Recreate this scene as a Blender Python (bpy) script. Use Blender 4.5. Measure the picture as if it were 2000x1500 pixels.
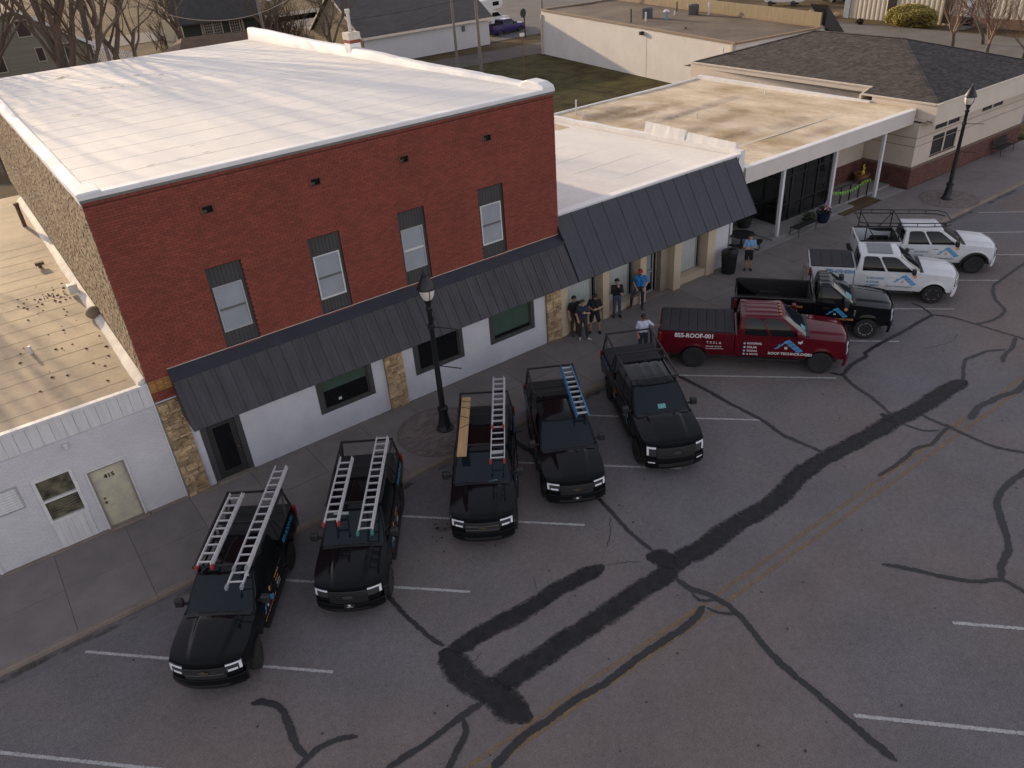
import bpy, bmesh, math, random
import numpy as np
from mathutils import Vector, Matrix
for o in list(bpy.data.objects): bpy.data.objects.remove(o)
scene = bpy.context.scene
COL = scene.collection
R = math.radians
# ------------------------------------------------------------------ camera
cam_d = bpy.data.cameras.new('camera'); cam = bpy.data.objects.new('camera', cam_d); COL.objects.link(cam)
scene.camera = cam
cam_d.sensor_width = 36.0; cam_d.lens = 36.0*1528.79/2000; cam_d.clip_start = .1; cam_d.clip_end = 3000
yaw, pitch, roll = .592224, .556271, -.078295
fwd = Vector((math.sin(yaw)*math.cos(pitch), math.cos(yaw)*math.cos(pitch), -math.sin(pitch)))
rgt = Vector((math.cos(yaw), -math.sin(yaw), 0)); upv = rgt.cross(fwd)
r2 = rgt*math.cos(roll)+upv*math.sin(roll); u2 = -rgt*math.sin(roll)+upv*math.cos(roll)
cam.matrix_world = Matrix(((r2.x,u2.x,-fwd.x,-2.2678),(r2.y,u2.y,-fwd.y,-22.2966),(r2.z,u2.z,-fwd.z,15.5298),(0,0,0,1)))
# ------------------------------------------------------------------ sky, sun, exposure
SUN_EL = 11.8; SUN_AZ = (-.135, .99)          # direction towards the sun in plan
w = bpy.data.worlds.new('World'); scene.world = w; w.use_nodes = True
nt = w.node_tree; bgn = nt.nodes['Background']
sky = nt.nodes.new('ShaderNodeTexSky'); sky.sky_type = 'NISHITA'; sky.sun_disc = False
sky.sun_elevation = R(SUN_EL); sky.sun_rotation = math.atan2(SUN_AZ[0], SUN_AZ[1])
sky.air_density = 1.0; sky.dust_density = 1.0; sky.ozone_density = .6; sky.altitude = 300
hs = nt.nodes.new('ShaderNodeHueSaturation'); hs.inputs['Saturation'].default_value = .38
tn = nt.nodes.new('ShaderNodeMix'); tn.data_type = 'RGBA'; tn.blend_type = 'MULTIPLY'; tn.inputs[0].default_value = 1; tn.inputs[7].default_value = (1.05,.965,1.0,1)
nt.links.new(sky.outputs[0], hs.inputs['Color']); nt.links.new(hs.outputs[0], tn.inputs[6]); nt.links.new(tn.outputs[2], bgn.inputs[0]); bgn.inputs[1].default_value = .15
sd = bpy.data.lights.new('sun', 'SUN'); sd.energy = 2.8; sd.angle = R(.53); sd.color = (1, .75, .46)
sun = bpy.data.objects.new('sun', sd); COL.objects.link(sun); sun.location = (-8, 60, 40)
sv = Vector((SUN_AZ[0]*math.cos(R(SUN_EL)), SUN_AZ[1]*math.cos(R(SUN_EL)), math.sin(R(SUN_EL)))).normalized()
sun.rotation_euler = sv.to_track_quat('Z', 'Y').to_euler()
scene.view_settings.view_transform = 'Standard'; scene.view_settings.look = 'None'
scene.view_settings.exposure = .9; scene.view_settings.gamma = 1; scene.view_settings.use_curve_mapping = False
scene.render.engine = 'CYCLES'
scene.render.resolution_x = 1024; scene.render.resolution_y = 768

# ------------------------------------------------------------------ materials
MATS = {}
def nodes_of(m): return m.node_tree.nodes, m.node_tree.links
def mat(name, col, rough=.8, var=.12, scale=3., metal=0., bump=0., bscale=60., coat=0., rnd=0., coords='pos', spec=.5, alt=None, stretch=(1,1,1), fine=0., emit=0.):
    """procedural principled material: two-scale noise colour variation, optional per-piece variation and bump"""
    if name in MATS: return MATS[name]
    m = bpy.data.materials.new(name); m.use_nodes = True; N, L = nodes_of(m)
    b = N['Principled BSDF']; b.inputs['Roughness'].default_value = rough; b.inputs['Metallic'].default_value = metal
    b.inputs['Specular IOR Level'].default_value = spec
    if coat: b.inputs['Coat Weight'].default_value = coat; b.inputs['Coat Roughness'].default_value = .04
    if emit: b.inputs['Emission Color'].default_value = (*col, 1); b.inputs['Emission Strength'].default_value = emit
    if coords == 'pos': c = N.new('ShaderNodeNewGeometry').outputs['Position']
    else: c = N.new('ShaderNodeTexCoord').outputs['Object']
    mp = N.new('ShaderNodeMapping'); L.new(c, mp.inputs[0]); mp.inputs['Scale'].default_value = stretch
    n1 = N.new('ShaderNodeTexNoise'); n1.inputs['Scale'].default_value = scale; n1.inputs['Detail'].default_value = 6; n1.inputs['Roughness'].default_value = .65
    L.new(mp.outputs[0], n1.inputs['Vector'])
    rp = N.new('ShaderNodeValToRGB'); L.new(n1.outputs[0], rp.inputs[0])
    rp.color_ramp.elements[0].position = .3; rp.color_ramp.elements[1].position = .7
    lo = [max(0, x*(1-var)) for x in col]; hi = [min(1, x*(1+var)) for x in (alt or col)]
    rp.color_ramp.elements[0].color = (*lo, 1); rp.color_ramp.elements[1].color = (*hi, 1)
    out = rp.outputs[0]
    if fine:
        n2 = N.new('ShaderNodeTexNoise'); n2.inputs['Scale'].default_value = bscale; n2.inputs['Detail'].default_value = 3; L.new(c, n2.inputs['Vector'])
        mr = N.new('ShaderNodeMapRange'); L.new(n2.outputs[0], mr.inputs[0]); mr.inputs[1].default_value = .3; mr.inputs[2].default_value = .7
        mr.inputs[3].default_value = 1-fine; mr.inputs[4].default_value = 1+fine
        mx = N.new('ShaderNodeMix'); mx.data_type = 'RGBA'; mx.blend_type = 'MULTIPLY'; mx.inputs[0].default_value = 1
        L.new(out, mx.inputs[6]); L.new(mr.outputs[0], mx.inputs[7]); out = mx.outputs[2]
    if rnd:
        oi = N.new('ShaderNodeObjectInfo'); ge = N.new('ShaderNodeNewGeometry')
        ad = N.new('ShaderNodeMath'); ad.operation = 'ADD'; L.new(oi.outputs['Random'], ad.inputs[0]); L.new(ge.outputs['Random Per Island'], ad.inputs[1])
        fr = N.new('ShaderNodeMath'); fr.operation = 'FRACT'; L.new(ad.outputs[0], fr.inputs[0])
        mr = N.new('ShaderNodeMapRange'); L.new(fr.outputs[0], mr.inputs[0]); mr.inputs[3].default_value = 1-rnd; mr.inputs[4].default_value = 1+rnd
        mx = N.new('ShaderNodeMix'); mx.data_type = 'RGBA'; mx.blend_type = 'MULTIPLY'; mx.inputs[0].default_value = 1
        L.new(out, mx.inputs[6]); L.new(mr.outputs[0], mx.inputs[7]); out = mx.outputs[2]
    L.new(out, b.inputs['Base Color'])
    if bump:
        nb = N.new('ShaderNodeTexNoise'); nb.inputs['Scale'].default_value = bscale; nb.inputs['Detail'].default_value = 4; L.new(c, nb.inputs['Vector'])
        bp = N.new('ShaderNodeBump'); bp.inputs['Strength'].default_value = bump; bp.inputs['Distance'].default_value = .02
        L.new(nb.outputs[0], bp.inputs['Height']); L.new(bp.outputs[0], b.inputs['Normal'])
    MATS[name] = m; return m
def worn(name, col, lo, hi, scale=6., edge=.5, rough=.85, var=.2, under=None):
    """paint or tar lying on the road: ragged, worn edges and gaps cut out by noise (uses UV.v = distance from the edge)"""
    m = mat(name, col, rough, var, 5.); N, L = nodes_of(m); b = N['Principled BSDF']
    uv = N.new('ShaderNodeUVMap'); sp = N.new('ShaderNodeSeparateXYZ'); L.new(uv.outputs[0], sp.inputs[0])
    g = N.new('ShaderNodeNewGeometry'); n = N.new('ShaderNodeTexNoise'); n.inputs['Scale'].default_value = scale; n.inputs['Detail'].default_value = 8; n.inputs['Roughness'].default_value = .72
    L.new(g.outputs['Position'], n.inputs['Vector'])
    ab = N.new('ShaderNodeMath'); ab.operation = 'ABSOLUTE'; L.new(sp.outputs[1], ab.inputs[0])
    pw = N.new('ShaderNodeMath'); pw.operation = 'POWER'; L.new(ab.outputs[0], pw.inputs[0]); pw.inputs[1].default_value = 2.5
    ml = N.new('ShaderNodeMath'); ml.operation = 'MULTIPLY'; L.new(pw.outputs[0], ml.inputs[0]); ml.inputs[1].default_value = edge
    su = N.new('ShaderNodeMath'); su.operation = 'SUBTRACT'; L.new(n.outputs[0], su.inputs[0]); L.new(ml.outputs[0], su.inputs[1])
    mr = N.new('ShaderNodeMapRange'); L.new(su.outputs[0], mr.inputs[0]); mr.inputs[1].default_value = lo; mr.inputs[2].default_value = hi
    L.new(mr.outputs[0], b.inputs['Alpha'])
    return m
def glass(name, col, rough=.04, spec=.6, coat=0.):
    return mat(name, col, rough, .1, 1.5, spec=spec, coat=coat)

# ------------------------------------------------------------------ mesh building
class MB:
    def __init__(s): s.v = []; s.f = []; s.m = []; s.uv = None
    def add(s, vs, fs, mi=0):
        o = len(s.v); s.v += [tuple(v) for v in vs]; s.f += [tuple(i+o for i in f) for f in fs]; s.m += [mi]*len(fs); return s
    def box(s, a, b, mi=0):
        x0,y0,z0 = a; x1,y1,z1 = b
        return s.add([(x0,y0,z0),(x1,y0,z0),(x1,y1,z0),(x0,y1,z0),(x0,y0,z1),(x1,y0,z1),(x1,y1,z1),(x0,y1,z1)],
              [(0,3,2,1),(4,5,6,7),(0,1,5,4),(1,2,6,5),(2,3,7,6),(3,0,4,7)], mi)
    def beam(s, p, q, wd, ht, mi=0, up=(0,0,1)):
        p = Vector(p); q = Vector(q); d = (q-p).normalized(); u = Vector(up)
        if abs(d.dot(u)) > .98: u = Vector((1,0,0))
        sd_ = d.cross(u).normalized()*wd/2; t = sd_.cross(d).normalized()*ht/2
        vs = [p-sd_-t,p+sd_-t,p+sd_+t,p-sd_+t,q-sd_-t,q+sd_-t,q+sd_+t,q-sd_+t]
        return s.add(vs, [(0,1,2,3),(4,7,6,5),(0,4,5,1),(1,5,6,2),(2,6,7,3),(3,7,4,0)], mi)
    def tube(s, pts, r, n=8, mi=0, cap=True):
        pts = [Vector(p) for p in pts]; k = len(pts); rs = r if isinstance(r, (list, tuple)) else [r]*k
        vs = []; fs = []; prev = None
        for i, p in enumerate(pts):
            d = (pts[min(i+1,k-1)]-pts[max(i-1,0)])
            d = d.normalized() if d.length > 1e-9 else Vector((0,0,1))
            if prev is None: a = d.orthogonal().normalized()
            else:
                a = prev-d*prev.dot(d); a = a.normalized() if a.length > 1e-6 else d.orthogonal().normalized()
            prev = a; b = d.cross(a)
            for j in range(n):
                t = 2*math.pi*j/n; vs.append(p+(a*math.cos(t)+b*math.sin(t))*rs[i])
        for i in range(k-1):
            for j in range(n): fs.append((i*n+j, i*n+(j+1)%n, (i+1)*n+(j+1)%n, (i+1)*n+j))
        if cap: fs.append(tuple(range(n-1,-1,-1))); fs.append(tuple((k-1)*n+j for j in range(n)))
        return s.add(vs, fs, mi)
    def lathe(s, prof, n=16, mi=0, M=None, arc=2*math.pi):
        vs = []; fs = []; k = len(prof)
        for (r, z) in prof:
            for j in range(n):
                t = arc*j/n; p = Vector((r*math.cos(t), r*math.sin(t), z)); vs.append(M@p if M else p)
        for i in range(k-1):
            for j in range(n): fs.append((i*n+j, i*n+(j+1)%n, (i+1)*n+(j+1)%n, (i+1)*n+j))
        if prof[0][0] > 1e-4: fs.append(tuple(range(n-1,-1,-1)))
        if prof[-1][0] > 1e-4: fs.append(tuple((k-1)*n+j for j in range(n)))
        return s.add(vs, fs, mi)
    def prism(s, poly, axis, a, b, mi=0):
        """poly in the plane normal to axis (0: y,z  1: x,z  2: x,y), extruded from a to b"""
        def P(q, t): return (t,q[0],q[1]) if axis == 0 else (q[0],t,q[1]) if axis == 1 else (q[0],q[1],t)
        n = len(poly); vs = [P(q,a) for q in poly]+[P(q,b) for q in poly]
        fs = [tuple(range(n-1,-1,-1)), tuple(range(n,2*n))]+[(i,(i+1)%n,n+(i+1)%n,n+i) for i in range(n)]
        return s.add(vs, fs, mi)
    def grid(s, fn, nu, nv, mi=0, flip=False):
        vs = [fn(i/nu, j/nv) for j in range(nv+1) for i in range(nu+1)]
        q = lambda i, j: j*(nu+1)+i
        fs = [(q(i,j),q(i+1,j),q(i+1,j+1),q(i,j+1)) for j in range(nv) for i in range(nu)]
        if flip: fs = [f[::-1] for f in fs]
        return s.add(vs, fs, mi)
    def slab(s, fn, nu, nv, off, th, mi=0):
        """a curved plate: fn(u,v,d) gives the point at offset d; the plate lies between off and off+th"""
        o = len(s.v); a = [fn(i/nu,j/nv,off+th) for j in range(nv+1) for i in range(nu+1)]; b = [fn(i/nu,j/nv,off) for j in range(nv+1) for i in range(nu+1)]
        n = len(a); q = lambda i, j: j*(nu+1)+i
        fs = [(q(i,j),q(i+1,j),q(i+1,j+1),q(i,j+1)) for j in range(nv) for i in range(nu)]
        fs += [tuple(n+k for k in f[::-1]) for f in fs]
        rim = [q(i,0) for i in range(nu)]+[q(nu,j) for j in range(nv)]+[q(i,nv) for i in range(nu,0,-1)]+[q(0,j) for j in range(nv,0,-1)]
        fs += [(rim[(k+1)%len(rim)], rim[k], n+rim[k], n+rim[(k+1)%len(rim)]) for k in range(len(rim))]
        return s.add(a+b, fs, mi)
    def ball(s, c, r, n=12, k=8, mi=0, sc=(1,1,1)):
        c = Vector(c); vs = [(c.x, c.y, c.z-r*sc[2])]; 
        for i in range(1,k):
            ph = -math.pi/2+math.pi*i/k
            for j in range(n):
                t = 2*math.pi*j/n; vs.append((c.x+r*sc[0]*math.cos(ph)*math.cos(t), c.y+r*sc[1]*math.cos(ph)*math.sin(t), c.z+r*sc[2]*math.sin(ph)))
        vs.append((c.x, c.y, c.z+r*sc[2])); fs = []
        for j in range(n): fs.append((0, 1+(j+1)%n, 1+j)); fs.append((len(vs)-1, len(vs)-1-n+j, len(vs)-1-n+(j+1)%n))
        for i in range(k-2):
            for j in range(n): fs.append((1+i*n+j, 1+i*n+(j+1)%n, 1+(i+1)*n+(j+1)%n, 1+(i+1)*n+j))
        return s.add(vs, fs, mi)
    def mesh(s, name, mats, smooth=None):
        me = bpy.data.meshes.new(name); me.from_pydata([tuple(v) for v in s.v], [], s.f)
        for m_ in (mats if isinstance(mats, (list, tuple)) else [mats]): me.materials.append(m_)
        if len(set(s.m)) > 1: me.polygons.foreach_set('material_index', s.m)
        if s.uv:
            ul = me.uv_layers.new(name='UVMap')
            ul.data.foreach_set('uv', [c for l in me.loops for c in s.uv[l.vertex_index]])
        if smooth is not None:
            me.polygons.foreach_set('use_smooth', [True]*len(me.polygons)); me.set_sharp_from_angle(angle=R(smooth))
        me.update(); return me
ROOTS = {}
def link(name, data, parent=None):
    o = bpy.data.objects.new(name, data); COL.objects.link(o)
    if parent is not None:
        o.parent = parent
        if parent.name in ROOTS: o.location = -Vector(ROOTS[parent.name])
    return o
def obj(name, mb, mats, parent=None, smooth=None, fix=True, bevel=0, seg=2):
    me = mb if isinstance(mb, bpy.types.Mesh) else mb.mesh(name, mats, smooth)
    if fix and not isinstance(mb, bpy.types.Mesh):
        bm = bmesh.new(); bm.from_mesh(me); bmesh.ops.recalc_face_normals(bm, faces=bm.faces); bm.to_mesh(me); bm.free()
    o = link(name, me, parent)
    if bevel:
        md = o.modifiers.new('bevel', 'BEVEL'); md.width = bevel; md.segments = seg; md.limit_method = 'ANGLE'; md.angle_limit = R(35)
    return o
def tag(o, label, cat, group=None):
    o['label'] = label; o['category'] = cat
    if group: o['group'] = group
    return o
def struct(o): o['kind'] = 'structure'; return o
def stuff(o): o['kind'] = 'stuff'; return o
def thing(name, label, cat, loc=(0,0,0), rotz=0, group=None, world=False):
    """an Empty at the thing's base; world=True: its parts are given in world coordinates"""
    o = bpy.data.objects.new(name, None); COL.objects.link(o); o.location = loc; o.rotation_euler = (0,0,rotz); o.empty_display_size = .2
    tag(o, label, cat, group)
    if world: ROOTS[o.name] = loc
    return o
def copy_tree(o, parent=None):
    c = o.copy(); COL.objects.link(c)
    if parent is not None: c.parent = parent
    for ch in list(o.children): copy_tree(ch, c)
    return c
_txt = {}
def text(s, size, bold=0., align='LEFT', shear=0., spacing=1.):
    """verts and faces of a line of lettering in the plane (x right, y up)"""
    k = (s, size, bold, align, shear, spacing)
    if k in _txt: return _txt[k]
    cu = bpy.data.curves.new('lettering', 'FONT'); cu.body = s; cu.size = size; cu.align_x = align; cu.offset = bold; cu.shear = shear; cu.space_character = spacing; cu.resolution_u = 3
    o = bpy.data.objects.new('lettering_tmp', cu); COL.objects.link(o)
    dg = bpy.context.evaluated_depsgraph_get(); dg.update()
    me = bpy.data.meshes.new_from_object(o.evaluated_get(dg))
    vs = [tuple(v.co[:2]) for v in me.vertices]; fs = [tuple(p.vertices) for p in me.polygons]
    bpy.data.objects.remove(o); bpy.data.curves.remove(cu); bpy.data.meshes.remove(me)
    _txt[k] = (vs, fs); return vs, fs
Z = Vector((0,0,1))
def cells(w_, h_, ops):
    us = sorted({0., w_, *[c for o in ops for c in (o[0],o[1])]}); vs = sorted({0., h_, *[c for o in ops for c in (o[2],o[3])]})
    us = [u for u in us if -1e-6 <= u <= w_+1e-6]; vs = [v for v in vs if -1e-6 <= v <= h_+1e-6]
    for a, b in zip(us, us[1:]):
        for c, d in zip(vs, vs[1:]):
            mu, mv = (a+b)/2, (c+d)/2
            if b-a > 1e-5 and d-c > 1e-5 and not any(o[0] < mu < o[1] and o[2] < mv < o[3] for o in ops): yield a, b, c, d
def wall_mb(O, U, N, w_, h_, ops, d0=0., depth=.12, mb=None, mi=0):
    """front skin of a wall with openings (u0,u1,v0,v1) and their reveals"""
    mb = mb or MB(); O = Vector(O); U = Vector(U); N = Vector(N); P = lambda u, v, d: O+U*u+Z*v+N*d
    for a, b, c, d in cells(w_, h_, ops): mb.add([P(a,c,d0),P(b,c,d0),P(b,d,d0),P(a,d,d0)], [(0,1,2,3)], mi)
    for a, b, c, d in ops:
        c_ = max(c, 0.)
        q = [P(a,c_,d0),P(b,c_,d0),P(b,d,d0),P(a,d,d0),P(a,c_,d0-depth),P(b,c_,d0-depth),P(b,d,d0-depth),P(a,d,d0-depth)]
        mb.add(q, [(0,4,5,1),(1,5,6,2),(2,6,7,3),(3,7,4,0)], mi)
    return mb
def brickwork(parent, O, U, N, w_, h_, ops, m, n_ind=0, L=.205, H=.0667, jt=.0095, proud=.012, eye=Vector((-2.27,-22.3,15.5)), seed=1, soldier=False, jit=.0035, keep=None):
    """running-bond bricks with recessed joints; the n_ind nearest the camera are objects of their own"""
    rn = random.Random(seed); O = Vector(O); U = Vector(U); N = Vector(N)
    items = []; hh = h_-(L if soldier else 0); rows = int(hh/(H+jt))
    for r in range(rows):
        v0 = r*(H+jt)+jt; v1 = v0+H; u = -(L+jt)/2 if r % 2 else 0.
        blk = [(o[0],o[1]) for o in ops if o[2] < (v0+v1)/2 < o[3]]
        while u < w_:
            segs = [(max(0,u), min(w_, u+L))]
            for a, b in blk:
                ns = []
                for s0, s1 in segs:
                    if b <= s0 or a >= s1: ns.append((s0,s1)); continue
                    if a-s0 > .03: ns.append((s0,a-.004))
                    if s1-b > .03: ns.append((b+.004,s1))
                segs = ns
            for s0, s1 in segs:
                if s1-s0 > .03 and (keep is None or keep((s0+s1)/2, (v0+v1)/2)): items.append((s0,s1,v0,v1,rn.uniform(-jit,jit)))
            u += L+jt
    if soldier:
        u = 0.
        while u < w_: items.append((u, min(w_,u+H), hh+.004, h_-.004, rn.uniform(-jit,jit))); u += H+jt
    full = [i for i, t in enumerate(items) if abs(t[1]-t[0]-L) < .002]
    full.sort(key=lambda i: ((O+U*items[i][0]+Z*items[i][2])-eye).length)
    ind = set(full[:n_ind]); mb = MB(); vs = []; fs = []
    F5 = [(0,1,2,3),(0,4,5,1),(1,5,6,2),(2,6,7,3),(3,7,4,0)]
    def bv(s0, s1, v0, v1, d, O=O):
        e = .0035
        return [O+U*s0+Z*v0+N*d, O+U*s1+Z*v0+N*d, O+U*s1+Z*v1+N*d, O+U*s0+Z*v1+N*d,
                O+U*(s0-e)+Z*(v0-e)+N*-.01, O+U*(s1+e)+Z*(v0-e)+N*-.01, O+U*(s1+e)+Z*(v1+e)+N*-.01, O+U*(s0-e)+Z*(v1+e)+N*-.01]
    for i, (s0,s1,v0,v1,d) in enumerate(items):
        if i not in ind: mb.add(bv(s0,s1,v0,v1,proud+d), F5)
    st = stuff(obj('bricks', mb, m, parent, fix=False))
    if n_ind:
        b1 = MB(); b1.add(bv(0,L,0,H,proud,O=Vector((0,0,0))), F5); me = b1.mesh('brick', m)
        for i in sorted(ind):
            s0,s1,v0,v1,d = items[i]; o = link('brick', me, parent); o.location = O+U*s0+Z*v0+N*d
    return st
# ================================================================== SETTING
ZR = -.15; KY = -3.84                      # road level, kerb line
asphalt = mat('asphalt', (.166,.153,.149), .93, .11, .5, bump=.5, bscale=38, fine=.26, spec=.3)
N_, L_ = nodes_of(asphalt)                  # patchy, faintly bluish and brownish areas in the old surface
b_ = N_['Principled BSDF']; src = b_.inputs['Base Color'].links[0].from_socket
g_ = N_.new('ShaderNodeNewGeometry'); t_ = N_.new('ShaderNodeTexNoise'); t_.inputs['Scale'].default_value = .11; t_.inputs['Detail'].default_value = 3; L_.new(g_.outputs['Position'], t_.inputs['Vector'])
rp_ = N_.new('ShaderNodeValToRGB'); rp_.color_ramp.elements[0].position = .35; rp_.color_ramp.elements[1].position = .65
rp_.color_ramp.elements[0].color = (1.10,.99,.92,1); rp_.color_ramp.elements[1].color = (.93,.98,1.06,1); L_.new(t_.outputs[0], rp_.inputs[0])
vo = N_.new('ShaderNodeTexVoronoi'); vo.inputs['Scale'].default_value = 26; L_.new(g_.outputs['Position'], vo.inputs['Vector'])
sp_ = N_.new('ShaderNodeMapRange'); L_.new(vo.outputs['Distance'], sp_.inputs[0]); sp_.inputs[1].default_value = 0; sp_.inputs[2].default_value = .25; sp_.inputs[3].default_value = 1.3; sp_.inputs[4].default_value = 1
m1 = N_.new('ShaderNodeMix'); m1.data_type = 'RGBA'; m1.blend_type = 'MULTIPLY'; m1.inputs[0].default_value = 1; L_.new(src, m1.inputs[6]); L_.new(rp_.outputs[0], m1.inputs[7])
m2 = N_.new('ShaderNodeMix'); m2.data_type = 'RGBA'; m2.blend_type = 'MULTIPLY'; m2.inputs[0].default_value = .55; L_.new(m1.outputs[2], m2.inputs[6]); L_.new(sp_.outputs[0], m2.inputs[7])
t3_ = N_.new('ShaderNodeTexNoise'); t3_.inputs['Scale'].default_value = 6; t3_.inputs['Detail'].default_value = 5; L_.new(g_.outputs['Position'], t3_.inputs['Vector'])
r3_ = N_.new('ShaderNodeMapRange'); L_.new(t3_.outputs[0], r3_.inputs[0]); r3_.inputs[1].default_value = .3; r3_.inputs[2].default_value = .7; r3_.inputs[3].default_value = .92; r3_.inputs[4].default_value = 1.08
m3 = N_.new('ShaderNodeMix'); m3.data_type = 'RGBA'; m3.blend_type = 'MULTIPLY'; m3.inputs[0].default_value = 1; L_.new(m2.outputs[2], m3.inputs[6]); L_.new(r3_.outputs[0], m3.inputs[7])
L_.new(m3.outputs[2], b_.inputs['Base Color'])
concrete = mat('sidewalk_concrete', (.20,.178,.17), .9, .16, .9, bump=.3, bscale=40, fine=.1, rnd=.07)
kerbc = mat('kerb_concrete', (.225,.185,.155), .9, .2, 1.2, bump=.3, bscale=40, fine=.12)
gutterc = mat('gutter_concrete', (.15,.14,.138), .9, .2, .8, bump=.3, bscale=40, fine=.1)
dirt = mat('bare_ground', (.085,.066,.040), .95, .35, .12, bump=.4, bscale=9, alt=(.125,.092,.052), fine=.15, spec=.05)
lawnm = mat('winter_lawn', (.078,.056,.032), .95, .45, .45, bump=.8, bscale=14, alt=(.070,.066,.028), fine=.35, spec=.05)
alleym = mat('alley_asphalt', (.12,.105,.092), .95, .18, .4, bump=.3, bscale=20, fine=.1, spec=.1)
streetm = mat('side_street', (.16,.148,.138), .95, .15, .3, bump=.3, bscale=20, fine=.1, spec=.1)
whitepaint = worn('white_road_paint', (.43,.42,.41), .22, .46, 20, .16)
yellowpaint = worn('yellow_road_paint', (.33,.205,.075), .30, .85, 6, .2)
tarm = worn('crack_sealant', (.022,.022,.024), .12, .22, 14, .42, .6)
patchm = worn('asphalt_patch', (.0125,.0125,.014), .04, .40, 7, 1.0, .8, .7)

mb = MB(); S = 900
mb.add([(-S,KY+.05,-.19),(S,KY+.05,-.19),(S,-S,-.19),(-S,-S,-.19),(-S,KY+.06,-.05),(S,KY+.06,-.05),(S,S,-.05),(-S,S,-.05)],[(0,1,2,3),(0,4,5,1),(4,7,6,5)])
struct(obj('ground', mb, dirt))
mb = MB(); mb.grid(lambda u,v:(-60+200*u, KY-.45-46*v, ZR), 20, 8); road = struct(obj('road', mb, asphalt))
# sidewalk slabs, kerb stones and gutter
sw = MB(); sw.box((-14,KY+.17,-.2),(66,.0,-.02)); side = struct(obj('sidewalk', sw, gutterc))
rn = random.Random(5); x = -14.
while x < 66:
    wd = 2.0
    for (ya, yb) in ((KY+.172,-1.86),(-1.848,-.004)):
        b1 = MB(); e = .012; zt = rn.uniform(-.003,.003); p = [(x+.006,ya),(x+wd-.006,ya),(x+wd-.006,yb),(x+.006,yb)]
        q = [(x+.006+e,ya+e),(x+wd-.006-e,ya+e),(x+wd-.006-e,yb-e),(x+.006+e,yb-e)]
        b1.add([(a,b,-.018) for a,b in p]+[(a,b,zt-.006) for a,b in p]+[(a,b,zt) for a,b in q], [(0,1,5,4),(1,2,6,5),(2,3,7,6),(3,0,4,7),(4,5,9,8),(5,6,10,9),(6,7,11,10),(7,4,8,11),(8,9,10,11)])
        obj('slab', b1, concrete, side)
    x += wd
x = -14.
kb = struct(obj('kerb', MB().box((-14,KY+.01,-.2),(66,KY+.16,-.03)), gutterc))
while x < 66:
    b1 = MB(); L = 3.0
    b1.prism([(KY-.005,-.2),(KY+.17,-.2),(KY+.17,0.004),(KY+.03,.004),(KY+.01,-.006),(KY-.005,-.03)], 0, x+.004, x+L-.004)
    obj('kerb_stone', b1, kerbc, kb); 
    x += L
mb = MB(); mb.grid(lambda u,v:(-60+200*u, KY-.006-.5*v, ZR+.012-.01*v), 60, 1); struct(obj('gutter', mb, gutterc))

def ribbon(pts, wd, z, taper=.0, seed=0, wob=.25, step=.12, wiggle=.0):
    rn = random.Random(seed); P = [Vector((a,b,0)) for a,b in pts]
    dense = [P[0]]
    for i in range(len(P)-1):                                        # Catmull-Rom
        p0, p1, p2, p3 = P[max(i-1,0)], P[i], P[i+1], P[min(i+2,len(P)-1)]; n = max(2, int((p2-p1).length/step))
        for k in range(1, n+1):
            t = k/n; dense.append(.5*((2*p1)+(p2-p0)*t+(2*p0-5*p1+4*p2-p3)*t*t+(3*p1-p0-3*p2+p3)*t**3))
    mb = MB(); mb.uv = []; k = len(dense); lw = 1; rw = 1
    for i, p in enumerate(dense):
        d = (dense[min(i+1,k-1)]-dense[max(i-1,0)]).normalized(); s = Vector((-d.y,d.x,0))
        lw = .7*lw+.3*rn.uniform(1-wob,1+wob); rw = .7*rw+.3*rn.uniform(1-wob,1+wob); e = min(1, .25+min(i,k-1-i)*step/max(taper,.01)) if taper else 1
        p = p+s*rn.uniform(-wiggle,wiggle)
        for c in (-1,-.5,0,.5,1):
            mb.v.append(tuple(p+s*c*wd/2*e*(lw if c < 0 else rw)+Vector((0,0,z)))); mb.uv.append((i*.1, c))
    for i in range(k-1):
        for j in range(4): mb.f.append((i*5+j,i*5+j+1,(i+1)*5+j+1,(i+1)*5+j)); mb.m.append(0)
    return mb
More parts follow.
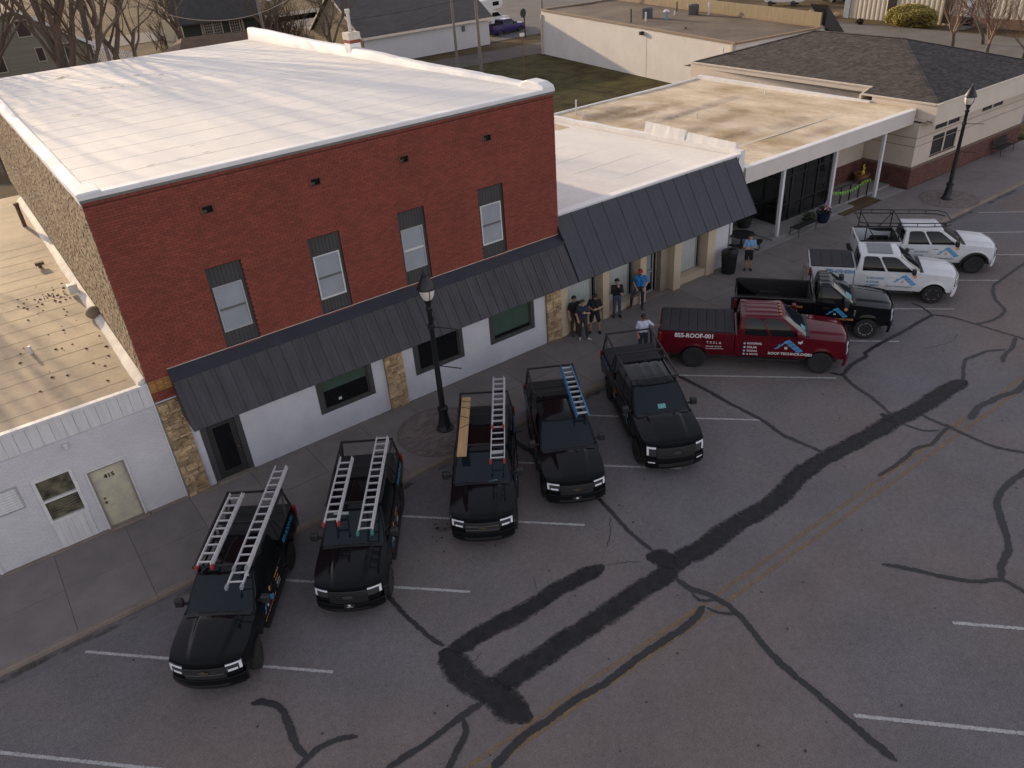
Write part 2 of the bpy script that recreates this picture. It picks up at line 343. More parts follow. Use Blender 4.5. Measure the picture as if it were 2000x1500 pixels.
seal=[
  ([(16.78,-5.18),(16.82,-6.28),(16.77,-7.74),(16.76,-9.08),(16.59,-10.04),(16.69,-10.95),(16.73,-11.53)],0.13),
  ([(21.00,-8.70),(21.24,-9.07),(22.10,-8.91),(22.93,-8.90),(23.26,-8.73),(24.41,-8.71),(25.55,-8.76),(26.67,-8.74),(27.81,-8.77)],0.13),
  ([(21.24,-9.07),(20.84,-9.85),(20.65,-10.58),(20.32,-11.36),(20.12,-11.68)],0.12),
  ([(27.81,-8.77),(28.13,-8.11),(28.18,-7.63)],0.07),
  ([(27.81,-8.77),(28.14,-9.40),(28.23,-10.29),(28.29,-11.34),(28.36,-12.25)],0.09),
  ([(28.23,-10.29),(29.05,-10.58),(30.13,-10.48),(30.88,-9.76),(31.99,-9.10),(32.81,-9.02),(34.45,-8.88),(35.46,-8.84)],0.11),
  ([(28.25,-11.82),(27.34,-12.11),(26.72,-12.17),(26.08,-12.39)],0.13),
  ([(27.07,-12.02),(26.51,-11.66),(25.72,-11.50),(25.19,-11.47),(23.86,-12.14)],0.11),
  ([(20.90,-12.30),(20.85,-12.86),(20.92,-13.20),(20.87,-13.53),(20.87,-14.03),(20.89,-14.66),(21.28,-15.47)],0.11),
  ([(19.99,-12.21),(20.09,-12.77),(20.48,-13.15)],0.07),
  ([(20.96,-13.23),(20.33,-13.29),(19.61,-13.39),(19.28,-13.24),(18.89,-13.18),(18.42,-13.23),(17.70,-13.25),(16.96,-13.20)],0.10),
  ([(25.70,-13.49),(24.66,-13.64),(23.97,-13.46),(23.35,-13.37),(22.69,-13.28),(21.77,-13.47)],0.17),
  ([(20.58,-15.87),(19.60,-15.82),(18.78,-15.89),(18.20,-16.12),(17.49,-16.64),(16.81,-17.10),(16.01,-17.30),(15.54,-17.56)],0.15),
  ([(13.76,-15.33),(14.17,-15.92),(14.59,-16.65),(15.03,-17.21),(15.54,-17.56),(15.54,-18.21)],0.11),
  ([(9.88,-8.35),(9.76,-9.17),(9.58,-10.03),(9.53,-10.80),(9.55,-11.09)],0.10),
  ([(2.98,-7.68),(2.99,-8.50),(3.05,-9.06),(3.13,-9.69),(3.27,-10.16)],0.10),
  ([(9.26,-12.23),(9.30,-12.73),(9.51,-13.25),(9.58,-13.86),(9.48,-14.42),(9.26,-15.14),(9.14,-15.89),(9.12,-16.59),(9.06,-17.29),(9.02,-18.05),(9.00,-18.67)],0.14),
  ([(9.12,-13.33),(8.48,-13.49),(7.60,-13.48),(6.60,-13.44),(5.60,-13.46),(4.74,-13.37),(4.13,-13.39),(3.29,-13.36),(2.31,-13.56)],0.15),
  ([(9.24,-12.79),(9.17,-13.12),(9.51,-13.41)],0.06),
  ([(9.11,-13.43),(9.28,-13.78),(9.54,-14.05)],0.07),
  ([(-1.18,-8.66),(-0.88,-8.85),(-0.66,-9.26),(-0.70,-9.82),(-0.74,-10.35),(-0.68,-10.79)],0.15),
  ([(0.44,-11.03),(0.04,-10.82),(-0.36,-10.74),(-0.68,-10.79),(-1.05,-10.95)],0.12),
  ([(3.12,-12.10),(2.50,-12.07),(1.78,-12.14),(1.00,-12.14),(0.43,-12.14)],0.12),
  ([(2.51,-12.17),(2.38,-12.47),(2.01,-12.72),(1.51,-13.00)],0.13),
  ([(9.69,-4.11),(9.73,-4.93),(9.77,-5.71)],0.15),
]
patch=[
  ([(24.00,-12.12),(22.92,-12.06),(21.32,-12.05),(19.77,-11.89),(18.40,-11.84),(16.75,-11.66),(15.20,-11.67),(14.17,-11.90),(12.97,-11.92),(11.91,-11.87),(10.82,-11.90),(9.67,-11.83),(8.95,-11.97),(7.89,-11.90),(6.77,-11.97),(5.61,-11.94),(4.61,-12.00),(3.83,-11.95),(3.35,-12.05)],0.42),
  ([(8.12,-10.66),(7.45,-10.58),(6.63,-10.50),(5.57,-10.53),(4.67,-10.44),(3.74,-10.41),(3.18,-10.34)],0.34),
  ([(3.14,-10.21),(3.17,-10.82),(3.27,-11.56),(3.45,-12.15),(3.53,-12.65),(3.73,-13.15)],0.50),
  ([(9.20,-11.18),(9.49,-11.43),(9.53,-11.97)],0.45),
  ([(19.98,-11.39),(19.89,-12.00)],0.35),
]
yellow=[
  ([(1.80,-13.15),(9.32,-13.21),(16.26,-13.40),(25.74,-13.39)],0.10),
  ([(2.35,-13.52),(9.31,-13.55),(16.28,-13.72),(25.17,-13.65)],0.10),
]

for i, (pl, wd) in enumerate(patch): obj('asphalt_patch', ribbon(pl, wd*2.3, ZR+.004+.0006*i, .5, i+50, .22, .22, .03), patchm, road, fix=False)
for i, (pl, wd) in enumerate(seal): obj('crack_seal', ribbon(pl, wd*1.28, ZR+.009+.0004*i, .25, i, .45, .06, .015), tarm, road, fix=False)
for i, (pl, wd) in enumerate(yellow):
    a, b = pl[0], pl[-1]; y = a[1]*.0-(13.27 if i == 0 else 13.58)
    obj('centre_line', ribbon([(-30,y+.1),(2,y+.08),(14,y-.05),(60,y-.1)], wd*1.5, ZR+.0065+.0003*i, 0, i+90, .1, .3), yellowpaint, road, fix=False)
for k in range(-2, 12):                                             # stall lines, 45 degrees, every 4.02 m
    xe = .74+4.02*k
    obj('parking_line', ribbon([(xe-4.75,-4.4),(xe,-9.08)] if k < 9 else [(xe-4.9,-4.3),(xe,-9.05)], .095, ZR+.0075, 0, k+200, .10, .2), whitepaint, road, fix=False)
for k in range(0, 6):
    xe = 9.26+4.03*k
    obj('parking_line', ribbon([(xe,-17.5),(xe+4.6,-22.3)], .105, ZR+.0075, 0, k+300, .08, .2), whitepaint, road, fix=False)
# fine hairline cracks and dark oil spots
hair = worn('hairline_crack', (.04,.04,.042), .25, .4, 20, .2)
for i, pl in enumerate([[(9.6,-9.3),(9.0,-9.9),(8.6,-10.2)],[(8.12,-10.66),(8.6,-10.9),(9.0,-11.2)],[(3.5,-11.9),(3.2,-11.2),(3.9,-10.9)],[(21,-15.6),(20.2,-16.8),(20.6,-18)],[(6.4,-9.7),(6.1,-10.3)],[(25,-10),(26.3,-10.4),(27,-10.2)]]):
    obj('hairline_crack', ribbon(pl, .022, ZR+.0055, .3, i+400, .5, .06, .03), hair, road, fix=False)
rn = random.Random(8); mb = MB()
spots = [(rn.uniform(-4,24), rn.uniform(-19,-5), rn.uniform(.012,.04)) for _ in range(110)]+[(rn.gauss(5.6,.35), rn.gauss(-6.6,.3), rn.uniform(.02,.06)) for _ in range(16)]
for a, b, r in spots:
    n = 7; mb.add([(a+r*rn.uniform(.6,1.4)*math.cos(2*math.pi*j/n), b+r*rn.uniform(.6,1.4)*math.sin(2*math.pi*j/n), ZR+.0045) for j in range(n)], [tuple(range(n))])
oil = worn('oil_stain', (.07,.064,.06), .25, 1.1, 3., .42, .8); grit = worn('kerb_grit', (.075,.058,.042), .40, .75, 2.5, .3, .95)
for i, (a, b, l, wd) in enumerate([(6.0,-6.9,.9,.6),(5.3,-6.3,.5,.4),(13.9,-6.5,.9,.5),(35.0,-7.2,1.0,.6)]): obj('oil_stain', ribbon([(a,b),(a+l*.35,b-l*.4),(a+l*.7,b-l*.75)], wd, ZR+.0052, .2, i+800, .4, .1, .03), oil, road, fix=False)
for i in range(14): x_ = -6+i*4.3; obj('kerb_grit', ribbon([(x_,KY-.2),(x_+1.6,KY-.16),(x_+3.4,KY-.22)], .34, ZR+.014, .5, i+850, .4, .2, .03), grit, road, fix=False)
stuff(obj('tar_spots', mb, mat('tar_spot', (.035,.034,.034), .8), road))

# ground behind the buildings
mb = MB(); mb.grid(lambda u,v:(15.5+45*u, 15+40*v, -.012), 12, 12); struct(obj('lawn', mb, lawnm))
mb = MB(); mb.grid(lambda u,v:(-40+110*u, 56.0-.12*(110*u-70)*.5+6.5*v-1.2*(1-u), 0.0), 20, 2); struct(obj('alley', mb, alleym))
mb = MB(); mb.grid(lambda u,v:(50+70*u, 66+60*v, .004), 6, 6); struct(obj('parking_lot', mb, streetm))
mb = MB(); mb.grid(lambda u,v:(70+16*u+5*v, -30+78*v, -.008), 4, 10); struct(obj('side_street', mb, streetm))
mb = MB(); mb.grid(lambda u,v:(-80+160*u, 118+14*v, .004), 6, 2); struct(obj('back_street', mb, streetm))
mb = MB(); mb.grid(lambda u,v:(54.2+14*u, -3.7+22*v, .006), 8, 8); struct(obj('grass_verge', mb, lawnm))
mb = MB(); mb.grid(lambda u,v:(54.0+16*u, 1.9+1.5*v+.5*u, .012), 6, 2); struct(obj('footpath', mb, concrete))
# ================================================================== BUILDINGS ALONG THE STREET
redbrick = mat('red_painted_brick', (.238,.058,.036), .85, .17, .7, bump=.25, bscale=35, rnd=.15, alt=(.215,.05,.032), fine=.08)
redmortar = mat('red_wall_mortar', (.085,.022,.016), .95, .2, 3)
tanbrick = mat('weathered_tan_brick', (.225,.165,.095), .95, .4, 2.2, bump=.6, bscale=22, rnd=.16, alt=(.28,.21,.13), fine=.2)
tanmortar = mat('old_lime_mortar', (.17,.13,.085), .95, .3, 2, bump=.5, bscale=30)
whiteroof = mat('white_roof_membrane', (.72,.70,.67), .75, .08, .35, bump=.15, bscale=3, alt=(.74,.71,.66), stretch=(1,.35,1), fine=.03)
copingw = mat('white_coping', (.75,.74,.73), .6, .07, 1.5, bump=.15, bscale=6)
darkmetal = mat('charcoal_metal_panel', (.043,.040,.045), .55, .32, 1.3, spec=.4, rnd=.09, stretch=(3,1,.35))
darkpanel = mat('charcoal_panel', (.05,.048,.048), .7, .15, 2)
darkcap = mat('dark_flashing', (.028,.03,.042), .5, .15, 1.5)
pane = mat('window_with_pale_blind', (.31,.335,.36), .12, .1, 1.2, spec=.6)
whiteframe = mat('white_window_frame', (.62,.61,.59), .6, .1, 4)
blackglass = glass('dark_glass', (.006,.007,.008), .05, .5)
stucco = mat('pale_stucco', (.56,.555,.59), .85, .1, .9, bump=.1, bscale=30)
greenshade = mat('green_blind', (.035,.07,.05), .7)
stonem = mat('sandstone', (.36,.24,.13), .95, .35, 3.5, bump=.8, bscale=18, rnd=.3, alt=(.40,.29,.17), fine=.2)
stonejoint = mat('stone_mortar', (.20,.16,.11), .95, .2, 4)
ochre = mat('ochre_weathered_brick', (.33,.17,.05), .9, .3, 3, rnd=.15)
BL = 15.4; BH = 9.78; BD = 29.2
bb = thing('brick_building', 'two storey red brick building with white flat roof and charcoal awning', 'building', (BL/2,0,0), world=True)
# core
mb = MB(); e = .1
mb.add([(e,e,0),(BL-e,e,0),(BL-e,BD,0),(e,BD,0),(e,e,BH-.05),(BL-e,e,BH-.05),(BL-e,BD,9.1),(e,BD,9.1)], [(0,1,5,4),(1,2,6,5),(2,3,7,6),(3,0,4,7)])
obj('core_wall', mb, redmortar, bb)
WX = [(2.45,3.5),(5.62,6.68),(8.75,9.76),(11.93,12.98)]; WZ0, WZ1 = 4.47, 7.03; FZ = 3.55
VX = [2.99,6.25,9.29,12.5]
ops = [(a,b,WZ0-FZ,WZ1-FZ) for a, b in WX]+[(v-.14,v+.14,8.60-FZ,8.79-FZ) for v in VX]
fac = obj('brick_facade', wall_mb((0,0,FZ),(1,0,0),(0,-1,0),BL,BH-FZ-.04,ops), redmortar, bb)
brickwork(fac, (0,0,FZ),(1,0,0),(0,-1,0), BL, BH-FZ-.04, ops, redbrick, 300, soldier=True)
# ochre band beside the awning, left
mb = MB(); 
rn = random.Random(3)
for r in range(5):
    x = 0.; 
    while x < .6:
        mb.box((x+.004,-.02+rn.uniform(-.003,.003),3.88+r*.0765),(min(.62,x+.2),-.0125,3.88+r*.0765+.067)); x += .21
obj('faded_brick_band', mb, ochre, bb)
# side wall towards the low white building
sw_ = obj('brick_side_wall', wall_mb((0,BD,4.0),(0,-1,0),(-1,0,0),BD,BH-4.25,[]), tanmortar, bb)
brickwork(sw_, (0,BD,4.0),(0,-1,0),(-1,0,0), BD, BH-4.25, [], tanbrick, 0, jit=.012, proud=.016, seed=7)
sw2 = obj('brick_end_wall', wall_mb((BL,0,0),(0,1,0),(1,0,0),BD,BH-.2,[]), redmortar, bb)
brickwork(sw2, (BL,0,4.4),(0,1,0),(1,0,0), 14, BH-4.7, [], redbrick, 0, seed=9)
# roof membrane with raised seams, falling to the back
zr_ = lambda y: 9.77-.6*(max(0,y-.5)/(BD-.5))**.9
mb = MB(); rn = random.Random(2)
mb.grid(lambda u,v:(.33+(BL-.66)*u, .06+(BD-.05)*v, zr_(BD*v)+.006*math.sin(7*u+9*v)*math.sin(5*u*v+2)), 40, 60)
rf = obj('roof', mb, whiteroof, bb, smooth=40)
for k in range(1, 17):
    y = 1.75*k; mb = MB(); pts = [(.35+(BL-.7)*i/24, y+rn.uniform(-.012,.012), zr_(y)+.002+.006*math.sin(7*i/24+9*y/BD)*math.sin(5*i/24*y/BD+2)) for i in range(25)]
    mb.tube(pts, .006, 4, cap=False); obj('roof_seam', mb, whiteroof, rf)
# wrinkles, puddle stains on the membrane
stain = worn('roof_grime', (.20,.17,.11), .46, .62, 2.2, .5, .9)
for i, (x0,y0,x1,y1,wd) in enumerate([(3.4,3.0,5.4,3.3,.09),(5.6,3.3,8.2,3.6,.06),(8.4,3.4,9.4,3.5,.05),(2.0,1.75,4.6,1.8,.1),(4.6,8.7,8,8.7,.05),(6,10.5,7.5,10.5,.09),(4.3,19,6.2,17.5,.5),(6.0,22,7.5,20,.4),(3.0,24.5,4.6,25.8,.7),(9,14,10.5,14.2,.12),(8.0,17.4,9.2,17.3,.12),(2,13,3.5,12,.3)]):
    z = zr_((y0+y1)/2)+.034; o_ = obj('roof_stain', ribbon([(x0,y0),((x0+x1)/2,(y0+y1)/2+.05),(x1,y1)], wd, 0, .3, i+600, .4, .2, .03), stain, rf, fix=False)
    for v in o_.data.vertices: v.co.z = zr_(v.co.y)+.034
# parapets and coping
def wavy_bar(mb, pts, prof):
    rn = random.Random(4); n = len(prof); k = len(pts)
    for i, (x,y,z) in enumerate(pts):
        for a, b in prof: mb.v.append((x+a+rn.uniform(-.008,.008), y, z+b+rn.uniform(-.01,.01)))
    for i in range(k-1):
        for j in range(n-1): mb.f.append((i*n+j,i*n+j+1,(i+1)*n+j+1,(i+1)*n+j)); mb.m.append(0)
    mb.f.append(tuple(range(n))); mb.f.append(tuple((k-1)*n+j for j in range(n))); mb.m += [0,0]
mb = MB(); ys = [ .05+i*(BD-.05)/60 for i in range(61)]
wavy_bar(mb, [(BL,y,9.80+.05*math.sin(y*.33)*math.cos(y*.21)) for y in ys], [(.03,-.35),(.03,0),(-.05,.035),(-.27,.03),(-.33,-.04),(-.40,-.68)])
obj('parapet', mb, copingw, bb, smooth=50)
mb = MB(); wavy_bar(mb, [(0,y,9.77+.012*math.sin(y*.4)) for y in ys], [(-.02,-.22),(-.03,-.02),(.0,.02),(.30,.015),(.34,-.05),(.40,-.62)])
obj('parapet', mb, copingw, bb, smooth=50)
mb = MB(); mb.prism([(-.04,BH-.075),(-.055,BH-.07),(-.055,BH+.02),(-.02,BH+.045),(.32,BH+.03),(.42,BH-.02),(.42,BH-.1),(-.04,BH-.1)], 0, -.04, BL+.04); obj('coping', mb, copingw, bb)
mb = MB(); mb.box((-.03,-.048,BH-.15),(BL+.03,-.022,BH-.078)); obj('drip_flashing', mb, mat('grey_flashing',(.16,.15,.14),.6), bb)
mb = MB(); mb.box((-.06,-.06,BH-.02),(.55,.72,BH+.10)); mb.box((.0,.6,BH-.1),(.5,1.2,BH+.05)); obj('corner_cap', mb, copingw, bb, bevel=.04)
mb = MB(); mb.prism([(-.05,BH-.03),(-.05,BH+.13),(.3,BH+.24),(.9,BH+.26),(1.25,BH+.17),(1.45,BH-.1)], 0, BL-.45, BL+.035); obj('corner_cap', mb, copingw, bb, bevel=.05)
# chimney on the right parapet
ch = obj('chimney', MB().box((15.05,15.0,9.3),(15.62,15.62,10.05)), copingw, bb, bevel=.02)
obj('chimney_band', MB().box((15.06,15.01,10.052),(15.61,15.61,10.2)), redbrick, ch)
obj('chimney_cap', MB().box((15.02,14.97,10.202),(15.65,15.65,10.52)), mat('cream_concrete',(.55,.5,.42),.8), ch, bevel=.015)
mb = MB(); mb.lathe([(.085,10.52),(.085,11.35),(.12,11.36),(.12,11.5),(.1,11.52)], 14, M=Matrix.Translation((15.33,15.3,0))); obj('flue', mb, mat('galvanised_flue',(.55,.52,.48),.35,metal=.8), ch, smooth=40)
# upper windows
for i, (a, b) in enumerate(WX):
    a0, b0, yb = a+.07, b-.10, .06
    wn = obj('window', MB().box((a,yb+.03,WZ0),(b,.11,WZ1)), darkpanel, bb)
    for z0, z1, nm in ((6.42,WZ1,'upper_panel'),(WZ0,4.95,'lower_panel')):
        mb = MB(); n = 9
        for k in range(n): mb.box((a+(b-a)*k/n+.004,yb,z0),(a+(b-a)*(k+1)/n-.004,yb+.028,z1))
        obj(nm, mb, darkpanel, wn)
    obj('side_panel', MB().box((a,yb+.004,4.95),(a0,yb+.026,6.42)), darkpanel, wn); obj('side_panel', MB().box((b0,yb+.004,4.95),(b,yb+.026,6.42)), darkpanel, wn)
    mb = MB()
    for p, q in (((a0,4.952),(a0+.045,6.418)),((b0-.045,4.952),(b0,6.418)),((a0+.045,4.952),(b0-.045,5.0)),((a0+.045,6.38),(b0-.045,6.418))): mb.box((p[0],yb-.012,p[1]),(q[0],yb+.02,q[1]))
    obj('window_frame', mb, whiteframe if i in (1,3) else mat('grey_window_frame',(.36,.36,.36),.6), wn)
    obj('meeting_rail', MB().box((a0+.045,yb-.016,5.64),(b0-.045,yb+.018,5.70)), mat('dark_rail',(.12,.12,.12),.6) if i != 2 else whiteframe, wn)
    obj('pane', MB().box((a0+.045,yb+.012,5.70),(b0-.045,yb+.018,6.38)), pane, wn); obj('pane', MB().box((a0+.045,yb+.016,5.0),(b0-.045,yb+.022,5.64)), pane, wn)
    mb = MB()
    for k in range(12): mb.box((a+(b-a)*k/12+.008,-.045,WZ0-.09),(a+(b-a)*(k+1)/12-.008,.05,WZ0-.012))
    obj('brick_sill', mb, redbrick, wn)
for v in VX:
    o = obj('vent', MB().box((v-.14,.05,8.6),(v+.14,.095,8.79)), blackglass, bb)
    mb = MB(); 
    for p, q in (((v-.2,8.55),(v-.142,8.85)),((v+.142,8.55),(v+.2,8.85)),((v-.14,8.55),(v+.14,8.598)),((v-.14,8.792),(v+.14,8.85))): mb.box((p[0],-.03,p[1]),(q[0],.0,q[1]))
    obj('vent_frame', mb, mat('vent_frame',(.15,.04,.028),.8), o); obj('vent_grille', MB().box((v-.13,.03,8.61),(v-.02,.048,8.69)), mat('vent_grille',(.05,.08,.05),.8), o)
# storefront: pale wall with openings
DW = (.93,2.2); SW = [(4.82,6.9,.93,2.75),(8.58,10.68,.95,2.75),(11.9,14.03,.95,2.75)]
ops = [(DW[0],DW[1],0,2.5)]+[(a,b,c,d) for a,b,c,d in SW]
obj('storefront_wall', wall_mb((0,-.0,0),(1,0,0),(0,-1,0),BL,FZ-.004,ops,depth=.1), stucco, bb)
d = obj('door', MB().box((DW[0],.055,0),(DW[1],.095,2.5)), darkpanel, bb)
mb = MB()
for p, q in (((.93,.0),(1.12,2.5)),((2.02,.0),(2.2,2.5)),((1.12,2.2),(2.02,2.5))): mb.box((p[0],-.012,p[1]),(q[0],.05,q[1]))
obj('door_frame', mb, darkpanel, d)
mb = MB()
for p, q in (((1.13,.06),(1.3,2.18)),((1.84,.06),(2.01,2.18)),((1.3,.06),(1.84,.32)),((1.3,2.0),(1.84,2.18))): mb.box((p[0],.01,p[1]),(q[0],.05,q[1]))
obj('door_leaf', mb, mat('dark_door',(.03,.029,.028),.5), d); obj('door_glass', MB().box((1.3,.03,.32),(1.84,.045,2.0)), blackglass, d)
obj('door_handle', MB().box((1.88,-.03,1.0),(1.96,.008,1.08)).box((1.9,-.06,.9),(1.94,-.03,.97)), mat('brass',(.5,.4,.25),.3,metal=1.), d)
obj('threshold', MB().box((.95,-.16,-.01),(2.18,.02,.075)), kerbc, bb)
for k, (a,b,c,dd) in enumerate(SW):
    wn = obj('storefront_window', MB().box((a,.06,c),(b,.098,dd)), blackglass, bb)
    mb = MB(); f = .17
    for p, q in (((a,c),(a+f,dd)),((b-f,c),(b,dd)),((a+f,c),(b-f,c+f))): mb.box((p[0],-.03,p[1]),(q[0],.045,q[1]))
    obj('window_frame', mb, darkpanel, wn)
    mb = MB(); mb.box((a+f,.02,c+f),(a+f+.06,.05,dd)).box((b-f-.06,.02,c+f),(b-f,.05,dd)); obj('inner_frame', mb, mat('bronze_frame',(.06,.05,.042),.5), wn)
    if k != 1: obj('blind', MB().box((a+f+.06,.05,c+f+(.62 if k == 0 else .12)),(b-f-.06,.058,dd)), greenshade, wn)
obj('sticker', MB().box((5.55,.048,1.2),(5.66,.056,1.30)), mat('white_sticker',(.5,.5,.5),.7), bb)
# stone pilasters, each stone its own piece
smeshes = []
rn = random.Random(11)
for k in range(6):
    b1 = MB(); b1.box((0,0,0),(1,1,1)); me = b1.mesh('stone', stonem)
    bm = bmesh.new(); bm.from_mesh(me); bmesh.ops.subdivide_edges(bm, edges=bm.edges, cuts=1, use_grid_fill=True)
    for v in bm.verts:
        if v.co.y < .4: v.co.y += rn.uniform(-.35,.3); v.co.x += rn.uniform(-.03,.03); v.co.z += rn.uniform(-.05,.05)
    bm.to_mesh(me); bm.free(); smeshes.append(me)
def pilaster(x0, x1, h):
    pl = obj('stone_pilaster', MB().box((x0,-.05,0),(x1,-.002,h)), stonejoint, bb)
    z = .0
    while z < h-.04:
        hh = min(rn.choice([.09,.13,.16,.2,.24]), h-z); x = x0
        while x < x1-.02:
            wd = rn.choice([.16,.24,.3,.36,.5]); 
            if x1-(x+wd) < .12: wd = x1-x
            o = link('stone', rn.choice(smeshes), pl); o.location = (x+.006,-.105+rn.uniform(-.012,.012),z+.006); o.scale = (wd-.012,.075,hh-.012)
            x += wd
        z += hh
    obj('base_ledge', MB().box((x0-.02,-.2,-.012),(x1+.25 if x0 < 1 else x1+.02,-.06,.035)), kerbc, pl)
pilaster(.02,.70,3.5); pilaster(7.38,8.10,3.3); pilaster(14.62,15.34,3.3)
# awning: folded metal mansard, panel by panel
P0, P1, P2 = (-.015,4.42), (-.36,4.186), (-1.2,2.86)                    # (y,z): wall, knee, drip edge
def awning(parent, x0, x1, top, pw=.41):
    (ya,za), (yb,zb) = top, P2; n = round((x1-x0)/pw); dw = (x1-x0)/n
    dy, dz = yb-ya, zb-za; l = math.hypot(dy,dz); ny, nz = dz/l, -dy/l            # outward normal
    b1 = MB()
    def Q(x, t, d): return (x, ya+dy*t+ny*d, za+dz*t+nz*d)
    secs = [(0,0),(dw*.31,0),(dw*.315,.005),(dw*.345,.005),(dw*.35,0),(dw*.64,0),(dw*.645,.005),(dw*.675,.005),(dw*.68,0),(dw*.955,0),(dw*.965,.02),(dw*.99,.02),(dw*.998,0)]
    vs = [Q(x,t,d) for t in (0,1) for x, d in secs]; k = len(secs)
    b1.add(vs, [(i,i+1,k+i+1,k+i) for i in range(k-1)]); b1.add([Q(0,0,-.03),Q(dw,0,-.03),Q(dw,1,-.03),Q(0,1,-.03)], [(0,1,2,3)])
    b1.add([Q(0,1,0),Q(dw,1,0),Q(dw,1,-.03),Q(0,1,-.03)], [(0,1,2,3)])
    me = b1.mesh('awning_panel', darkmetal)
    for i in range(n):
        o = link('awning_panel', me, parent); o.location.x = x0+i*dw if parent.name not in ROOTS else x0+i*dw-ROOTS[parent.name][0]
AX0, AX1, MX1 = .62, 15.36, 25.75
aw = obj('awning', MB().prism([P0,P1,P2,(P2[0]+.03,P2[1]-.03),(-.015,2.9)], 0, AX0, AX1), darkcap, bb)
awning(aw, AX0, AX1, (P1[0]-.002,P1[1]+.004))
mb = MB(); mb.add([(AX0,P0[0],P0[1]+.03),(AX1+.02,P0[0],P0[1]+.03),(AX1+.02,P1[0]-.03,P1[1]+.03),(AX0,P1[0]-.03,P1[1]+.03),(AX0,P0[0],P0[1]+.005),(AX1+.02,P0[0],P0[1]+.005),(AX1+.02,P1[0]-.03,P1[1]+.008),(AX0,P1[0]-.03,P1[1]+.008)], [(0,1,2,3),(4,7,6,5),(3,2,6,7),(0,4,5,1),(0,3,7,4),(1,5,6,2)]); obj('awning_cap', mb, darkcap, aw)
obj('caulk_line', MB().box((AX0,-.035,4.468),(AX1,-.012,4.488)), mat('caulk',(.5,.42,.34),.8), aw)

# ------------------------------------------------------------------ low white painted-brick building on the left
wpaint = mat('white_painted_brick', (.56,.55,.56), .8, .08, .9, bump=.1, bscale=40, rnd=.025, fine=.04)
wmort = mat('white_painted_mortar', (.52,.51,.52), .85, .1, 1.2)
tanroof = mat('cream_roof_coating', (.33,.27,.20), .8, .22, .32, bump=.2, bscale=5, alt=(.43,.345,.23), fine=.05)
wmetal = mat('white_metal_trim', (.62,.61,.60), .55, .12, 2.5, stretch=(3,1,.4))
wb = thing('white_shop_building', 'low white painted brick building with door 415 and cream flat roof', 'building', (-4,0,0), world=True)
X0 = -12.
LW = (-3.69,-2.70,1.0,2.52); LD = (-2.36,-1.34,.0,2.17); LV = (-5.4,-4.06,1.83,2.60)
ops = [(a-X0,b-X0,c,d) for a,b,c,d in (LW,LD,LV)]
obj('core_wall', MB().box((X0,.1,0),(-.02,26,3.7)), wmort, wb)
fw = obj('painted_brick_wall', wall_mb((X0,0,0),(1,0,0),(0,-1,0),-X0-.03,3.5,ops), wmort, wb)
brickwork(fw, (X0,0,.0),(1,0,0),(0,-1,0), -X0-.03, 3.5, ops+[(LW[0]-X0,LW[1]-X0,0,1.0)], wpaint, 300, proud=.0035, jit=.0008, seed=21, keep=lambda u,v: u > 5.5)
mb = MB(); rn = random.Random(6)
for k in range(40):
    a = X0+k*.3; mb.box((a+.004,-.035,3.5),(min(a+.296,-.03),-.006,4.14))
obj('metal_fascia', mb, wmetal, wb); obj('fascia_cap', MB().box((X0,-.06,4.14),(-.02,.12,4.24)), wmetal, wb, bevel=.01)
rfl = obj('roof', MB().grid(lambda u,v:(X0-6+(5.98-X0)*u, .1+26*v, 4.2-.012*26*v+.03*math.sin(3*u)), 20, 30), tanroof, wb, smooth=40)
for k in range(16):
    y = .75+k*1.05; obj('roof_seam', MB().tube([(X0-5+(4.6-X0)*i/20, y+rn.uniform(-.015,.015), 4.2-.012*(y-.1)+.03*math.sin(3*(1+(4.6-X0)*i/20)/(5.98-X0))+.001) for i in range(21)], .006, 4, cap=False), mat('roof_seam_dark',(.36,.29,.2),.8), rfl)
mb = MB(); wavy_bar(mb, [(-.02,y,4.2-.012*y+.13+.02*math.sin(y*1.1)) for y in [.1+i*.45 for i in range(56)]], [(.0,-.3),(.0,.06),(-.06,.05),(-.20,-.04),(-.27,-.15)]); obj('roof_edge_flashing', mb, mat('old_flashing',(.60,.56,.50),.8,.2,2), wb, smooth=50)
obj('tar_joint', MB().box((-.03,.2,4.2),(.0,25,4.42)), mat('old_tar',(.05,.045,.04),.9), wb)
obj('downspout_box', MB().box((-.5,8.9,4.16),(-.18,9.2,4.5)), mat('white_pvc',(.65,.64,.62),.5), wb, bevel=.02)
mb = MB()
mb.ball((-.18,6.2,4.33),.28,10,7,sc=(1,1.1,.75)); obj('roof_scupper', mb, stonejoint, wb, smooth=60)
# debris: brick crumbs and leaves lying on the roof
mb = MB()
for k in range(95):
    if k < 50: x, y = -.55-abs(rn.gauss(0,.75)), rn.gauss(9.6,.55)
    else: x, y = -.4-abs(rn.gauss(0,1.6)), rn.uniform(.6,11)
    r = rn.uniform(.02,.075); z = 4.2-.012*(y-.1)+.03*math.sin(3*(x-X0+6)/(5.98-X0)); t = rn.uniform(0,6.3); n = 5
    q = [(x+r*rn.uniform(.5,1.2)*math.cos(t+6.28*j/n), y+r*rn.uniform(.5,1.2)*math.sin(t+6.28*j/n)) for j in range(n)]
    mb.add([(a,b,z) for a,b in q]+[(x,y,z+r*.7)], [(i,(i+1)%n,n) for i in range(n)])
stuff(obj('roof_debris', mb, mat('brick_crumbs',(.13,.075,.045),.9,.4,8), wb))
